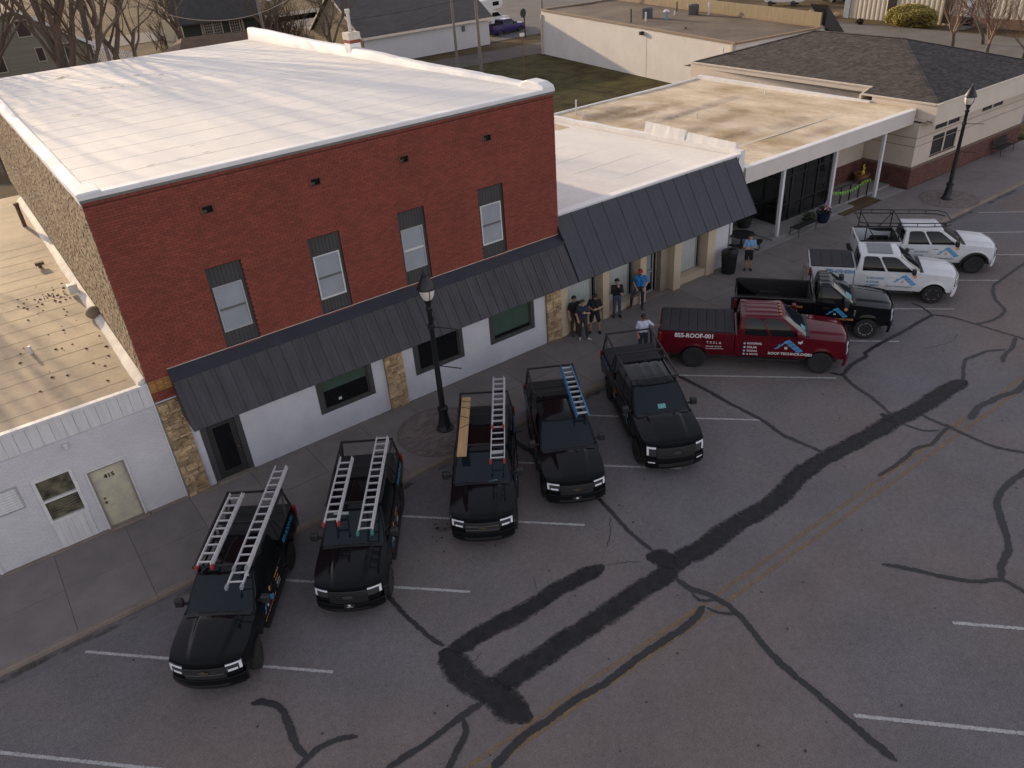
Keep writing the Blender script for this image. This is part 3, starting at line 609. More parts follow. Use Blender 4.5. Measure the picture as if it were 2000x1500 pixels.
# vent pipes
mb = MB(); mb.tube([(-.58,19.8,3.9),(-.58,19.8,4.98)], .09, 10); mb.tube([(-.58,19.8,4.98),(-.58,19.8,5.1)], .12, 10); obj('vent_pipe', mb, mat('rusty_pipe',(.13,.075,.05),.8,.3,6), wb, smooth=40)
mb = MB(); mb.tube([(-2.4,4.8,4.1),(-2.4,4.8,4.42)], .055, 10); obj('vent_pipe', mb, mat('white_pvc',(.65,.64,.62),.5), wb, smooth=40)
mb = MB(); mb.tube([(-.9,13.2,4.0),(-.9,13.2,4.2)], .07, 8); mb.box((-1.05,13.1,4.16),(-.72,13.3,4.28)); obj('vent_pipe', mb, mat('rusty_pipe',(.13,.075,.05),.8,.3,6), wb)
# door 415
d = obj('door', MB().box((LD[0],.04,0),(LD[1],.09,2.17)), mat('stained_cream_door',(.46,.43,.35),.6,.16,2.5,alt=(.50,.45,.31)), wb)
mb = MB()
for p, q in (((LD[0],0),(LD[0]+.05,2.17)),((LD[1]-.05,0),(LD[1],2.17)),((LD[0]+.05,2.12),(LD[1]-.05,2.17))): mb.box((p[0],-.03,p[1]),(q[0],.035,q[1]))
obj('door_frame', mb, mat('brown_grey_frame',(.25,.215,.19),.7), d)
mb = MB()
for p, q in (((LD[0]-.05,0),(LD[0]-.003,2.22)),((LD[1]+.003,0),(LD[1]+.05,2.22)),((LD[0]-.003,2.173),(LD[1]+.003,2.22))): mb.box((p[0],-.045,p[1]),(q[0],-.01,q[1]))
obj('door_trim', mb, whiteframe, d)
mb = MB(); mb.ball((LD[0]+.17,-.0,.95),.04); mb.ball((LD[0]+.17,.01,1.1),.03); obj('door_knob', mb, mat('bronze_knob',(.09,.06,.04),.35,metal=.7), d, smooth=60)
vs, fs = text('415', .185, .008, 'CENTER', spacing=1.1); mb = MB(); mb.add([(-1.84+a,.033,1.74+b) for a,b in vs], fs); obj('door_number', mb, mat('black_lettering',(.01,.01,.01),.6), d, fix=False)
obj('door_step', MB().box((LD[0]-.02,-.18,-.01),(LD[1]+.12,.02,.07)), kerbc, wb, bevel=.02)
obj('wall_footing', MB().box((X0,-.11,-.012),(LD[0]-.05,-.012,.05)).box((LD[1]+.15,-.11,-.012),(.0,-.012,.05)), kerbc, wb)
# window
wn = obj('window', MB().box((LW[0],.06,LW[2]),(LW[1],.098,LW[3])), mat('window_with_dim_interior',(.06,.055,.045),.06,.6,3.,alt=(.12,.11,.07)), wb)
mb = MB(); a,b,c,dd = LW
for p, q in (((a-.03,c-.02),(a+.06,dd+.03)),((b-.06,c-.02),(b+.03,dd+.03)),((a+.06,dd-.06),(b-.06,dd+.03)),((a+.06,c-.02),(b-.06,c+.07)),((a+.06,1.72),(b-.06,1.79))): mb.box((p[0],-.035,p[1]),(q[0],.05,q[1]))
obj('window_frame', mb, whiteframe, wn)
mb = MB()
for k in range(7): mb.box((a+.08,.035,1.1+.085*k),(b-.08,.05,1.12+.085*k))
obj('blind', mb, mat('dim_blind',(.13,.115,.085),.7), wn)
mb = MB()
for k in range(6): mb.box((a+(b-a)*k/6+.003,-.02,.05),(a+(b-a)*(k+1)/6-.003,.0,c-.03))
obj('panel_below_window', mb, wmetal, wn)
# louvre
lv = obj('louvre', MB().box((LV[0],.05,LV[2]),(LV[1],.095,LV[3])), mat('louvre_dark',(.1,.085,.07),.8), wb)
mb = MB(); a,b,c,dd = LV
for p, q in (((a,c),(a+.04,dd)),((b-.04,c),(b,dd)),((a+.04,dd-.04),(b-.04,dd)),((a+.04,c),(b-.04,c+.04))): mb.box((p[0],-.02,p[1]),(q[0],.05,q[1]))
obj('louvre_frame', mb, mat('grey_window_frame',(.36,.36,.36),.6), lv)
for k in range(8):
    z = c+.06+k*.083; b1 = MB(); b1.add([(a+.04,-.012,z),(b-.04,-.012,z),(b-.04,.045,z+.06),(a+.04,.045,z+.06),(a+.04,-.012,z-.012),(b-.04,-.012,z-.012),(b-.04,.045,z+.048),(a+.04,.045,z+.048)], [(0,1,2,3),(4,7,6,5),(0,4,5,1)]); obj('slat', b1, wmetal, lv)
mb = MB(); mb.box((-2.61,-.1,3.24),(-2.49,-.008,3.34)); mb.ball((-2.55,-.14,3.23),.05); obj('wall_lamp', mb, whiteframe, wb, smooth=50)
obj('wall_trim', MB().box((-.06,-.045,0),(-.015,-.006,4.2)), whiteframe, wb)
obj('second_door_trim', MB().box((-5.36,-.045,0),(-5.28,-.008,2.2)), whiteframe, wb)

# ------------------------------------------------------------------ middle one-storey building with the long mansard
cream = mat('cream_painted_brick', (.53,.43,.30), .85, .1, 1.2, bump=.2, bscale=30)
blindm = mat('pale_vertical_blind', (.43,.46,.43), .6, .06, 2)
mbl = thing('middle_shop_building', 'one storey shop with charcoal mansard front and cream piers under a white roof', 'building', (20.5,0,0), world=True)
MX0 = 15.42; RT = (.25,5.15)
obj('core_wall', MB().box((MX0,.62,0),(25.6,18.5,4.6)), cream, mbl)
rmid = obj('roof', MB().grid(lambda u,v:(MX0+.02+(26.0-MX0)*u, .3+18*v, 5.02-.035*18*v+.03*math.sin(9*u+4*v)), 20, 24), whiteroof, mbl, smooth=40)
for k in range(1, 9): y = .3+2.0*k; obj('roof_seam', MB().tube([(MX0+.1+10.2*i/16, y+rn.uniform(-.012,.012), 5.02-.035*(y-.3)+.03*math.sin(9*(i*.98+.3)/16+4*(y-.3)/18)+.001) for i in range(17)], .005, 4, cap=False), whiteroof, rmid)
obj('roof_front_edge', MB().prism([(.22,5.0),(.16,5.14),(.22,5.17),(.62,5.13),(.7,4.95)], 0, MX0, 26.1), copingw, mbl)
# divider parapet between the two roofs, one part taller and wrapped in wrinkled membrane
mb = MB(); wavy_bar(mb, [(26.35,y,5.22-.035*y+.02*math.sin(y*2)) for y in [.25+i*.3 for i in range(60)]], [(.05,-1.0),(.05,0),(-.02,.03),(-.28,.02),(-.34,-.45)]); obj('parapet', mb, copingw, mbl, smooth=50)
for k, (y0, y1) in enumerate(((.7,3.6),(3.75,6.4))):
    mb = MB(); rn2 = random.Random(k)
    wavy_bar(mb, [(26.38,y0+(y1-y0)*i/24,5.46+(.08 if k else 0)) for i in range(25)], [(.06,-1.2),(.05,-.5),(.03,0),(-.08,.03),(-.16,-.3),(-.24,-.55),(-.36,-.78)])
    for i, v in enumerate(mb.v): mb.v[i] = (v[0]+rn2.uniform(-.01,.01), v[1], v[2]+rn2.uniform(-.008,.008))
    obj('wrapped_parapet', mb, copingw, mbl, smooth=50)
mnd = obj('mansard', MB().prism([RT,(RT[0]-.02,RT[1]-.02),P2,(P2[0]+.03,P2[1]-.03),(-.02,2.9),(.3,3.0)], 0, MX0, MX1), darkcap, mbl)
k_ = (RT[0]-P2[0])/(RT[1]-P2[1])
awning(mnd, MX0, MX1, (RT[0],RT[1]+.005), .79)
obj('mansard_soffit', MB().box((MX0,-1.15,2.86),(MX1-.02,.6,2.9)), darkcap, mnd)
obj('end_flashing', MB().prism([(-.02,4.45),(-.35,4.25),(-.35,4.35),(.3,5.3),(.3,4.5)], 0, 15.36, 15.41), darkcap, mnd)
PIERS = [(15.36,15.72,-.05),(17.62,17.98,-.05),(19.76,20.12,-.05),(21.75,22.2,-.12),(23.98,24.5,-.05)]
for a, b, y in PIERS: obj('pier', MB().box((a,y,0),(b,.6,2.88)), cream, mbl, bevel=.01)
obj('pier', MB().box((21.25,.2,0),(21.75,.6,2.88)), mat('brown_grey_pier',(.28,.23,.17),.85), mbl)
obj('end_wall', MB().box((24.5,.12,0),(25.55,.6,2.88)), stucco, mbl)
for a, b in ((15.72,17.62),(17.98,19.76),(22.2,23.98)):
    obj('window_sill', MB().box((a,.04,0),(b,.6,.36)), cream, mbl)
    wn = obj('shop_window', MB().box((a,.52,.36),(b,.6,2.88)), blackglass, mbl)
    mb = MB(); w2 = b-a-.32; n = int(w2/.045)
    for k in range(n): x = a+.02+k*w2/n; mb.add([(x,.44+.012*(k%2),.4),(x+w2/n,.44+.012*((k+1)%2),.4),(x+w2/n,.44+.012*((k+1)%2),2.86),(x,.44+.012*(k%2),2.86)], [(0,1,2,3)])
    stuff(obj('vertical_blind', mb, blindm, wn, fix=False))
    mb = MB(); mb.box((b-.3,.40,.36),(b-.24,.5,2.87)).box((b-.06,.38,.36),(b-.01,.5,2.87)).box((a,.40,.36),(b-.3,.5,.41)); obj('window_frame', mb, mat('aluminium_frame',(.3,.29,.27),.5), wn)
d = obj('door', MB().box((20.12,.5,.06),(21.25,.56,2.87)), blackglass, mbl)
mb = MB()
for p, q in (((20.14,.06),(20.2,2.86)),((20.98,.06),(21.04,2.86)),((21.19,.06),(21.245,2.86)),((20.2,.06),(20.98,.14)),((20.2,1.0),(20.98,1.04))): mb.box((p[0],.46,p[1]),(q[0],.52,q[1]))
mb.beam((20.2,.43,1.05),(20.98,.43,1.18),.03,.03); obj('door_frame', mb, mat('aluminium_frame',(.3,.29,.27),.5), d)
obj('door_paper', MB().box((20.6,.485,.5),(20.9,.498,2.4)), mat('pale_paper',(.25,.27,.29),.6), d)
obj('door_step', MB().box((20.12,.02,-.01),(21.25,.6,.06)), kerbc, mbl)
obj('ledge', MB().box((15.4,-.02,-.01),(25.5,.3,.022)), kerbc, mbl)
# ------------------------------------------------------------------ porch building (flat stained roof on white posts)
stainroof = mat('stained_cream_roof', (.50,.36,.19), .85, .30, .5, bump=.25, bscale=4, alt=(.58,.50,.38), stretch=(1,.45,1), fine=.06)
palepaint = mat('pale_fascia_paint', (.62,.56,.52), .7, .05, 1)
whitepost = mat('white_post_paint', (.60,.60,.62), .6, .06, 3)
darkbrick = mat('dark_red_brick', (.115,.046,.036), .85, .2, 2, rnd=.22, bump=.2, bscale=40)
darkmort = mat('dark_brick_mortar', (.13,.10,.085), .9, .15, 3)
beige = mat('beige_stucco', (.55,.465,.38), .85, .07, .8, bump=.12, bscale=35)
beige2 = mat('beige_fascia', (.62,.54,.45), .7, .06, 1)
blackmet = mat('black_metal', (.012,.012,.013), .45, .2, 6)
po = thing('porch_building', 'flat roofed building with white porch posts and dark glass front', 'building', (33,6,0), world=True)
PX0, PX1, PYF = 26.45, 40.6, .55
obj('core_wall', MB().box((PX0+.1,4.4,0),(36.2,15.8,4.0)), beige, po); obj('core_wall', MB().box((36.2,3.1,0),(40.56,15.8,4.0)), beige, po)
zp = lambda y: 4.3-.012*y
rp_o = obj('roof', MB().grid(lambda u,v:(PX0+(PX1-PX0+.3)*u, PYF-.02+15.6*v, zp(15.6*v)+.02*math.sin(8*u+5*v)), 20, 20), stainroof, po, smooth=40)
obj('fascia', MB().box((PX0+.3,PYF-.16,3.56),(PX1,PYF+.02,4.30)), palepaint, po); obj('fascia_edge', MB().box((PX0+.28,PYF-.19,4.30),(PX1,PYF+.12,4.345)), copingw, po)
obj('soffit', MB().box((PX0,PYF+.03,3.5),(PX1,4.4,3.6)), palepaint, po)
obj('back_edge', MB().box((PX0,16.0,3.9),(PX1,16.12,4.2)), copingw, po)
pst = worn('porch_roof_stain', (.36,.25,.13), .20, 1.35, .9, .30, .9, .3); pst2 = worn('porch_roof_grime', (.33,.30,.27), .20, 1.35, .9, .30, .9, .3); rq = random.Random(12)
for i in range(22):
    x0 = rq.uniform(27.4,35); y0 = rq.uniform(.9,15); l = rq.uniform(2.4,5.5); o_ = obj('roof_stain', ribbon([(x0,y0),(x0+l*.5,y0+rq.uniform(-.2,.2)),(x0+l,y0+rq.uniform(-.3,.3))], rq.uniform(.5,1.5), 0, .5, i+700, .4, .2, .05), pst if i % 2 else pst2, rp_o, fix=False)
    for v in o_.data.vertices: v.co.z = zp(v.co.y-.53)+.034+.0004*i
sm = mat('roof_strip', (.62,.54,.42), .8, .1, 1)
for y, r in ((3.0,.05),(3.15,.03)): obj('roof_strip', MB().beam((PX0+.2,y,zp(y)+.012),(PX1,y,zp(y)+.012),.16 if r > .04 else .05,.016), sm, po)
for i, (x,y,h,r) in enumerate(((32.6,8.7,.28,.045),(39.3,9.3,.28,.045),(29.0,15.0,.85,.05),(28.6,13.9,.28,.05))): obj('vent_pipe', MB().tube([(x,y,zp(y)-.1),(x,y,zp(y)+h)], r, 10), mat('white_pvc',(.65,.64,.62),.5), po, smooth=40)
for i, (x,y) in enumerate(((29.9,.62),(34.45,.85),(38.35,.62),(27.1,1.3))): obj('porch_post', MB().box((x-.08,y-.08,0.0),(x+.08,y+.08,3.56)), whitepost, po, bevel=.008)
obj('porch_post', MB().box((35.5,2.2,.05),(35.64,2.34,3.5)), whitepost, po)
slabm = mat('porch_slab', (.26,.25,.24), .9, .12, 1, bump=.2, bscale=30)
obj('porch_floor', MB().box((PX0-1,.0,-.1),(29.4,4.4,.012)).box((29.4,.0,-.1),(34.7,.45,.006)).box((38.2,.0,-.1),(40.5,1.02,.006)).box((29.4,.45,-.1),(36.2,4.4,.09)), slabm, po); obj('porch_ramp', MB().prism([(34.9,-.1),(34.9,.13),(40.5,.10),(40.5,-.1)], 1, 1.02, 3.1), slabm, po)
obj('planting_strip', MB().box((34.8,.3,-.1),(38.1,1.0,.02)), dirt, po)
# glass box
GX0, GX1, GY = 31.1, 35.45, 1.62
gw = obj('glass_front', MB().box((GX0,GY+.05,.1),(GX1,GY+.08,3.5)).box((GX0+.05,GY+.08,.1),(GX0+.08,4.4,3.5)), glass('porch_glass',(.012,.013,.014),.04,.6), po)
for x in (31.12,32.15,33.2,34.3,35.4): obj('mullion', MB().box((x-.06,GY,.1),(x+.06,GY+.1,3.5)), blackmet, gw)
for z in (.16,1.0,2.5,3.42): obj('transom', MB().box((GX0,GY+.012,z-.035),(GX1,GY+.09,z+.035)), blackmet, gw)
for y in (2.6,3.6): obj('mullion', MB().box((GX0,y-.05,.1),(GX0+.1,y+.05,3.5)), blackmet, gw)
for z in (.16,1.0,2.5): obj('transom', MB().box((GX0+.01,GY+.1,z-.03),(GX0+.09,4.38,z+.03)), blackmet, gw)
for k, (x, h) in enumerate(((32.65,2.1),(33.7,2.3),(34.85,2.2))): obj('indoor_panel', MB().box((x-.3,2.3,.12),(x+.3,2.36,h)), mat('dim_indoor',(.05,.05,.052),.8), gw)
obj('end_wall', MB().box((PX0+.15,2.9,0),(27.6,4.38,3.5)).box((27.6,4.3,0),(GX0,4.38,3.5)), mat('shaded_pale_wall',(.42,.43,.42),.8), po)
# back wall under the porch with brick base
obj('porch_back_wall', MB().box((36.25,3.02,1.2),(40.55,3.09,3.5)), beige, po)
bw = obj('porch_brick_base', MB().box((36.25,3.0,0),(40.55,3.09,1.2)), darkmort, po); brickwork(bw, (36.25,2.995,.12),(1,0,0),(0,-1,0), 4.3, 1.08, [], darkbrick, 0, seed=31)

# ------------------------------------------------------------------ hip roofed office
hb = thing('hip_roof_office', 'beige stucco office with dark shingled hip roof and red brick base', 'building', (47.5,8,0), world=True)
HX0, HX1, HY0, HY1, EZ = 40.62, 53.0, .05, 17.5, 4.62
BZ = 1.22
hops = [(42.38-HX0,44.95-HX0,1.5-BZ,2.6-BZ),(42.38-HX0,44.95-HX0,2.93-BZ,3.36-BZ),(47.4-HX0,49.8-HX0,2.96-BZ,3.36-BZ)]
obj('core_wall', MB().box((HX0+.12,HY0+.12,0),(HX1-.02,HY1,3.6)), beige, hb)
obj('front_wall', wall_mb((HX0,HY0,BZ),(1,0,0),(0,-1,0),HX1-HX0,3.62-BZ,hops,depth=.11), beige, hb)
obj('side_wall', wall_mb((HX0,HY1,BZ),(0,-1,0),(-1,0,0),HY1-HY0,3.62-BZ,[]), beige, hb)
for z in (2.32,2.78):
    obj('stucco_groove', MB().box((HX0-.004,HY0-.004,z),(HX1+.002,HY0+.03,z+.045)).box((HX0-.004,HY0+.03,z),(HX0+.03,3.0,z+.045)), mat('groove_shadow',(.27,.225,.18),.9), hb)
base = obj('brick_base', wall_mb((HX0,HY0-.03,0),(1,0,0),(0,-1,0),HX1-HX0,BZ-.07,[]), darkmort, hb)
brickwork(base, (HX0,HY0-.03,0),(1,0,0),(0,-1,0), HX1-HX0, BZ-.08, [], darkbrick, 0, seed=33)
base2 = obj('brick_base', wall_mb((HX0-.03,3.0,0),(0,-1,0),(-1,0,0),2.98,BZ-.07,[]), darkmort, hb); brickwork(base2, (HX0-.03,3.0,0),(0,-1,0),(-1,0,0), 2.98, BZ-.08, [], darkbrick, 0, seed=34)
obj('base_ledge', MB().box((HX0-.1,HY0-.1,BZ-.075),(HX1+.06,HY0+.02,BZ+.012)).box((HX0-.1,HY0+.02,BZ-.075),(HX0+.02,3.0,BZ+.012)), mat('brown_ledge',(.16,.11,.085),.85), hb)
for a,b,c,d in hops:
    a += HX0; b += HX0; c += BZ; d += BZ; m_ = (a+b)/2
    wn = obj('window', MB().box((a,HY0+.07,c),(b,HY0+.11,d)), glass('office_glass',(.03,.028,.03),.08,.5), hb)
    mb = MB(); mb.box((m_-.05,HY0-.005,c),(m_+.05,HY0+.08,d)); obj('mullion', mb, beige2, wn)
    for p, q in ((a,m_-.05),(m_+.05,b)):
        mb = MB(); mb.box((p,HY0+.045,c),(p+.035,HY0+.068,d)).box((q-.035,HY0+.045,c),(q,HY0+.068,d)).box((p+.035,HY0+.045,c),(q-.035,HY0+.068,c+.03)).box((p+.035,HY0+.045,d-.03),(q-.035,HY0+.068,d)); obj('window_frame', mb, mat('dark_frame',(.05,.04,.035),.5), wn)
    if d-c > .8: obj('window_sill', MB().box((a-.03,HY0-.08,c-.05),(b+.03,HY0+.04,c-.002)), mat('brown_ledge',(.16,.11,.085),.85), wn)
# roof planes
C1, C2, C3, C4 = (40.95,-.55,EZ), (53.9,-.55,EZ), (53.9,18.4,EZ), (40.95,18.4,EZ); A1, A2 = (47.6,5.8,6.5), (47.6,12.1,6.5); S1, S2, S3, SX = (40.95,3.9,EZ), (41.8,3.9,4.86), (41.8,17.6,4.86), 41.8
shing = mat('charcoal_shingles', (.058,.049,.045), .93, .3, 2.2, rnd=.42, bump=.4, bscale=60, fine=.2)
mb = MB(); mb.add([C1,C2,C3,S3,A1,A2,S1,S2], [(0,1,4),(1,2,5,4),(2,3,5),(0,4,5,3,7,6)]); mb.add([(a,b,c-.06) for a,b,c in (C1,C2,C3,(41.8,18.4,EZ))], [(0,1,2,3)])
hr = obj('hip_roof', mb, mat('roof_underlay',(.03,.027,.026),.9), hb)
def shingles(parent, e0, e1, top, rows, L=.32, seed=0, keep=None):
    """courses from the eave e0-e1 up to the edge `top` (a list of one or two points)"""
    rn = random.Random(seed); e0 = Vector(e0); e1 = Vector(e1); tp = [Vector(t) for t in top]; t0, t1 = tp[0], tp[-1]
    U = (e1-e0).normalized(); up = (t0-e0); up = (up-U*up.dot(U)); H = up.length; up.normalize(); N = U.cross(up).normalized()
    if N.z < 0: N = -N
    mb = MB(); rh = H/rows; wid = (e1-e0).length; a0 = (t0-e0).dot(U); a1 = (t1-e0).dot(U)
    for r in range(rows):
        f = (r+.5)/rows; lo = a0*f; hi = wid+(a1-wid)*f; u = lo-rn.uniform(0,L)
        while u < hi:
            l = L*rn.choice([.6,.8,1,1.25]); s0, s1 = max(lo,u), min(hi,u+l-.006); u += l
            if s1-s0 < .03: continue
            b = e0+U*(s0+s1)/2+up*(r*rh)
            if keep and not keep(b.x, b.y): continue
            d = .010+rn.uniform(0,.010); b = e0+U*s0+up*(r*rh); q = U*(s1-s0); v = up*(rh*1.03)
            mb.add([b+N*d,b+q+N*d,b+q+v+N*.004,b+v+N*.004,b-N*.004,b+q-N*.004], [(0,1,2,3),(4,5,1,0)])
    return stuff(obj('shingles', mb, shing, parent, fix=False))
shingles(hr, C4, C1, [A2,A1], 46, seed=1, keep=lambda x,y: x > SX-.02 or y < 3.9); shingles(hr, C1, C2, [A1], 46, seed=2); shingles(hr, C2, C3, [A1,A2], 30, seed=3)
mb = MB()
for p, q in ((C1,A1),(C2,A1),(A1,A2),(S3,A2),(C3,A2)):
    p, q = Vector(p), Vector(q); n = int((q-p).length/.28)
    for i in range(n):
        a = p+(q-p)*(i/n); b = p+(q-p)*((i+1.12)/n); mb.beam(a+Z*.018,b+Z*.012,.26,.018)
obj('ridge_caps', mb, shing, hr)
# deep fascia boxes
mb = MB(); mb.box((40.85,-.62,3.55),(54.0,-.5,EZ+.0)); obj('fascia', mb, beige2, hb, bevel=.01)
mb = MB(); mb.box((40.85,-.5,3.75),(40.97,3.2,EZ)); obj('fascia', mb, beige2, hb, bevel=.01)
mb = MB(); mb.box((41.68,3.9,3.95),(41.8,17.6,4.86)); mb.box((40.85,3.88,3.95),(41.8,4.0,4.62)); mb.prism([(40.85,4.6),(41.8,4.6),(41.8,4.87),(40.9,4.62)], 1, 3.9, 4.0); obj('fascia', mb, beige2, hb)
obj('fascia', MB().box((53.9,-.5,3.55),(54.02,18.4,EZ)), beige2, hb); obj('soffit', MB().box((40.97,-.5,3.6),(53.9,.2,3.68)).box((40.6,-.2,3.74),(40.97,3.2,3.8)), beige, hb)
obj('roof_gutter', MB().box((40.84,-.66,EZ-.02),(54.02,-.5,EZ+.05)).box((40.80,-.5,EZ-.02),(40.95,3.9,EZ+.05)).box((41.62,3.8,4.84),(41.8,17.6,4.91)), mat('cream_gutter',(.58,.5,.4),.6), hb)
obj('vent_pipe', MB().tube([(43.3,16.2,4.9),(43.3,16.2,5.75)], .06, 8), mat('white_pvc',(.65,.64,.62),.5), hb)
obj('roof_divider', MB().box((40.6,3.2,3.9),(40.9,16.0,4.36)), copingw, hb)

# ------------------------------------------------------------------ white flat building across the lawn
fb = thing('flat_white_building', 'long white painted wall building with brown tar roof beyond the lawn', 'building', (62,38,0), world=True)
wb2 = mat('white_block_wall', (.60,.58,.56), .85, .08, .4, bump=.15, bscale=12)
tar = mat('brown_tar_roof', (.10,.072,.05), .95, .3, .3, bump=.4, bscale=10, alt=(.13,.10,.075), fine=.15)
a, b, c, d = (56.6,53.6), (52.4,22.6), (62.2,21.4), (66.6,52.4)
mb = MB(); n = 4; q = [a,b,c,d]; hz = [4.55,4.15,4.15,4.55]
mb.add([(x,y,-.05) for x,y in q]+[(x,y,h) for (x,y), h in zip(q,hz)], [(i,(i+1)%4,4+(i+1)%4,4+i) for i in range(4)]); obj('wall', mb, wb2, fb)
obj('roof', MB().grid(lambda u,v: tuple((Vector((*a,0))*(1-u)+Vector((*d,0))*u)*(1-v)+(Vector((*b,0))*(1-u)+Vector((*c,0))*u)*v+Vector((0,0,4.5-.4*v+.02*math.sin(9*u)*math.cos(7*v)))), 14, 14), tar, fb)
mb = MB()
for i in range(4):
    p, r = q[i], q[(i+1)%4]; mb.beam((*p,hz[i]+.03),(*r,hz[(i+1)%4]+.03),.3,.14)
obj('roof_edge', mb, mat('brown_roof_edge',(.24,.17,.11),.8), fb)
mb = MB(); 
for t in (.004,.99): p = Vector((*a,0))*(1-t)+Vector((*b,0))*t; mb.box((p.x-.16,p.y-.1,0),(p.x+.02,p.y+.1,4.1))
obj('corner_downspout', mb, mat('cream_gutter',(.58,.5,.4),.6), fb)
p = Vector((*a,0))*.4+Vector((*b,0))*.6; obj('wall_lamp', MB().box((p.x-.35,p.y-.15,3.7),(p.x+.05,p.y+.15,4.0)), blackmet, fb)
for k in range(1): 
    t = .62; p = Vector((*a,0))*(1-t)+Vector((*b,0))*t; obj('wall_joint', MB().box((p.x-.012,p.y-.02,0),(p.x+.02,p.y+.02,4.0)), mat('wall_joint',(.48,.46,.44),.9), fb)
# parapet with board back at the far side of that roof
obj('board_parapet', MB().beam((62.25,21.7,4.75),(66.5,52,5.0),.18,1.1), mat('weathered_boards',(.26,.21,.13),.9,.2,2,stretch=(1,3,.3)), fb)
mb = MB(); mb.add([(62.3,21.3,4.1),(65.0,20.9,3.2),(62.3,21.3,5.9),(62.5,23.2,5.9),(65.2,23,3.2)], [(0,1,2),(2,1,4,3)]); obj('mansard_end', mb, mat('dark_slate',(.05,.045,.042),.9), fb)
steel = mat('grey_unit_metal', (.10,.105,.10), .6, .15, 3)
def ac(x, y, z, label):
    t = thing('air_conditioner', label, 'air conditioner', (x,y,z), .2)
    mb = MB(); mb.box((-.38,-.38,.06),(.38,.38,.98)); bd = obj('cabinet', mb, steel, t, bevel=.06)
    for k in range(9):
        mb = MB(); 
        for s in (-1,1): mb.box((-.36,s*.385-.008,.14+.09*k),(.36,s*.385+.008,.17+.09*k)); mb.box((s*.385-.008,-.36,.14+.09*k),(s*.385+.008,.36,.17+.09*k))
        obj('louvre', mb, mat('unit_louvre',(.06,.065,.062),.6), bd)
    mb = MB(); mb.lathe([(.34,1.0),(.34,1.03),(.1,1.05)], 16); obj('fan_grille', mb, blackmet, t); obj('base', MB().box((-.42,-.42,0),(.42,.42,.06)), kerbc, t)
ac(58.6,39.0,4.28,'grey air conditioner on the brown roof, left of the two, beside a white pipe'); ac(62.5,36.5,4.25,'grey air conditioner on the brown roof, right of the two, on a pale pad')
def pipe(name, label, x, y, z, h, r, m, cap=None, cat='vent pipe'):
    t = thing(name, label, cat, (x,y,z)); obj('pipe', MB().tube([(0,0,0),(0,0,h)], r, 10), m, t, smooth=40)
    if cap: obj('cap', MB().lathe(cap, 14), mat('pale_cap',(.55,.58,.6),.5), t, smooth=40)
pvc = mat('white_pvc',(.65,.64,.62),.5)
pipe('roof_vent','blue grey mushroom vent between the two air conditioners',58.9,36.7,4.2,.8,.14,mat('blue_grey_vent',(.2,.3,.42),.6),[(.05,.75),(.3,.78),(.3,.86),(.16,.98),(0,1.0)])
pipe('vent_pipe','black vent pipe at the edge of the brown roof',55.9,38.5,4.2,1.3,.07,blackmet)
pipe('vent_pipe','white vent pipe in front of the left air conditioner',57.2,37.8,4.2,.9,.09,pvc)
pipe('vent_pipe','short dark vent stub on the brown roof near its front edge',55.8,31.3,4.15,.25,.12,mat('rusty_pipe',(.13,.075,.05),.8,.3,6))
pipe('vent_pipe','short white vent pipe behind the blue grey vent',61.4,38.0,4.2,.5,.07,pvc)
pipe('vent_pipe','black flue pipe standing behind the blue grey vent',63.6,39.8,4.2,1.0,.07,blackmet)
pipe('vent_pipe','white capped pipe beside the right air conditioner',63.0,35.0,4.2,1.2,.09,pvc)

# ------------------------------------------------------------------ garage with the big dark roof
ga = thing('long_garage', 'long white walled garage with dark grey gable roof behind the alley', 'garage', (48,70,0), world=True)
gwall = mat('white_garage_wall', (.52,.52,.53), .85, .06, .4, bump=.12, bscale=10)
ggrey = mat('grey_garage_shingles', (.085,.078,.074), .93, .2, 1.5, bump=.5, bscale=16, fine=.2, stretch=(.4,1,1))
gt = mat('tan_siding', (.30,.235,.14), .85, .15, .8, stretch=(.2,.2,4))
obj('wall', MB().box((40,65,0),(57.2,78.4,3.05)), gwall, ga)
mb = MB(); mb.add([(39.96,65.0,0),(39.96,78.4,0),(39.96,78.4,3.1),(39.96,71.7,7.2),(39.96,65.0,3.1)], [(0,1,2,3,4)]); obj('gable_wall', mb, gt, ga)
mb = MB(); 
for k in range(24): 
    z = .25+k*.28; hw = 6.7 if z < 3.1 else 6.7*(7.2-z)/4.1; mb.box((39.925,71.7-hw,z),(39.955,71.7+hw,z+.03))
obj('siding_laps', mb, gt, ga)
mb = MB(); mb.add([(39.6,64.5,2.95),(57.6,64.5,2.95),(57.6,71.7,7.35),(39.6,71.7,7.35),(39.6,64.5,3.1),(57.6,64.5,3.1),(57.6,71.7,7.5),(39.6,71.7,7.5)], [(0,3,2,1),(4,5,6,7),(0,1,5,4),(1,2,6,5),(3,0,4,7)])
mb.add([(39.6,78.9,2.95),(57.6,78.9,2.95),(57.6,71.7,7.35),(39.6,71.7,7.35),(39.6,78.9,3.1),(57.6,78.9,3.1),(57.6,71.7,7.5),(39.6,71.7,7.5)], [(0,1,2,3),(4,7,6,5),(0,4,5,1)]); obj('roof', mb, ggrey, ga)
obj('fascia', MB().box((39.6,64.42,2.86),(57.6,64.5,3.12)), beige2, ga)
mb = MB(); mb.beam((39.56,64.5,3.0),(39.56,71.7,7.42),.06,.22); mb.beam((39.56,78.9,3.0),(39.56,71.7,7.42),.06,.22); obj('barge_board', mb, beige2, ga)
mb = MB(); mb.box((53.2,64.85,2.0),(53.6,65.0,2.6)); obj('meter_box', mb, steel, ga)

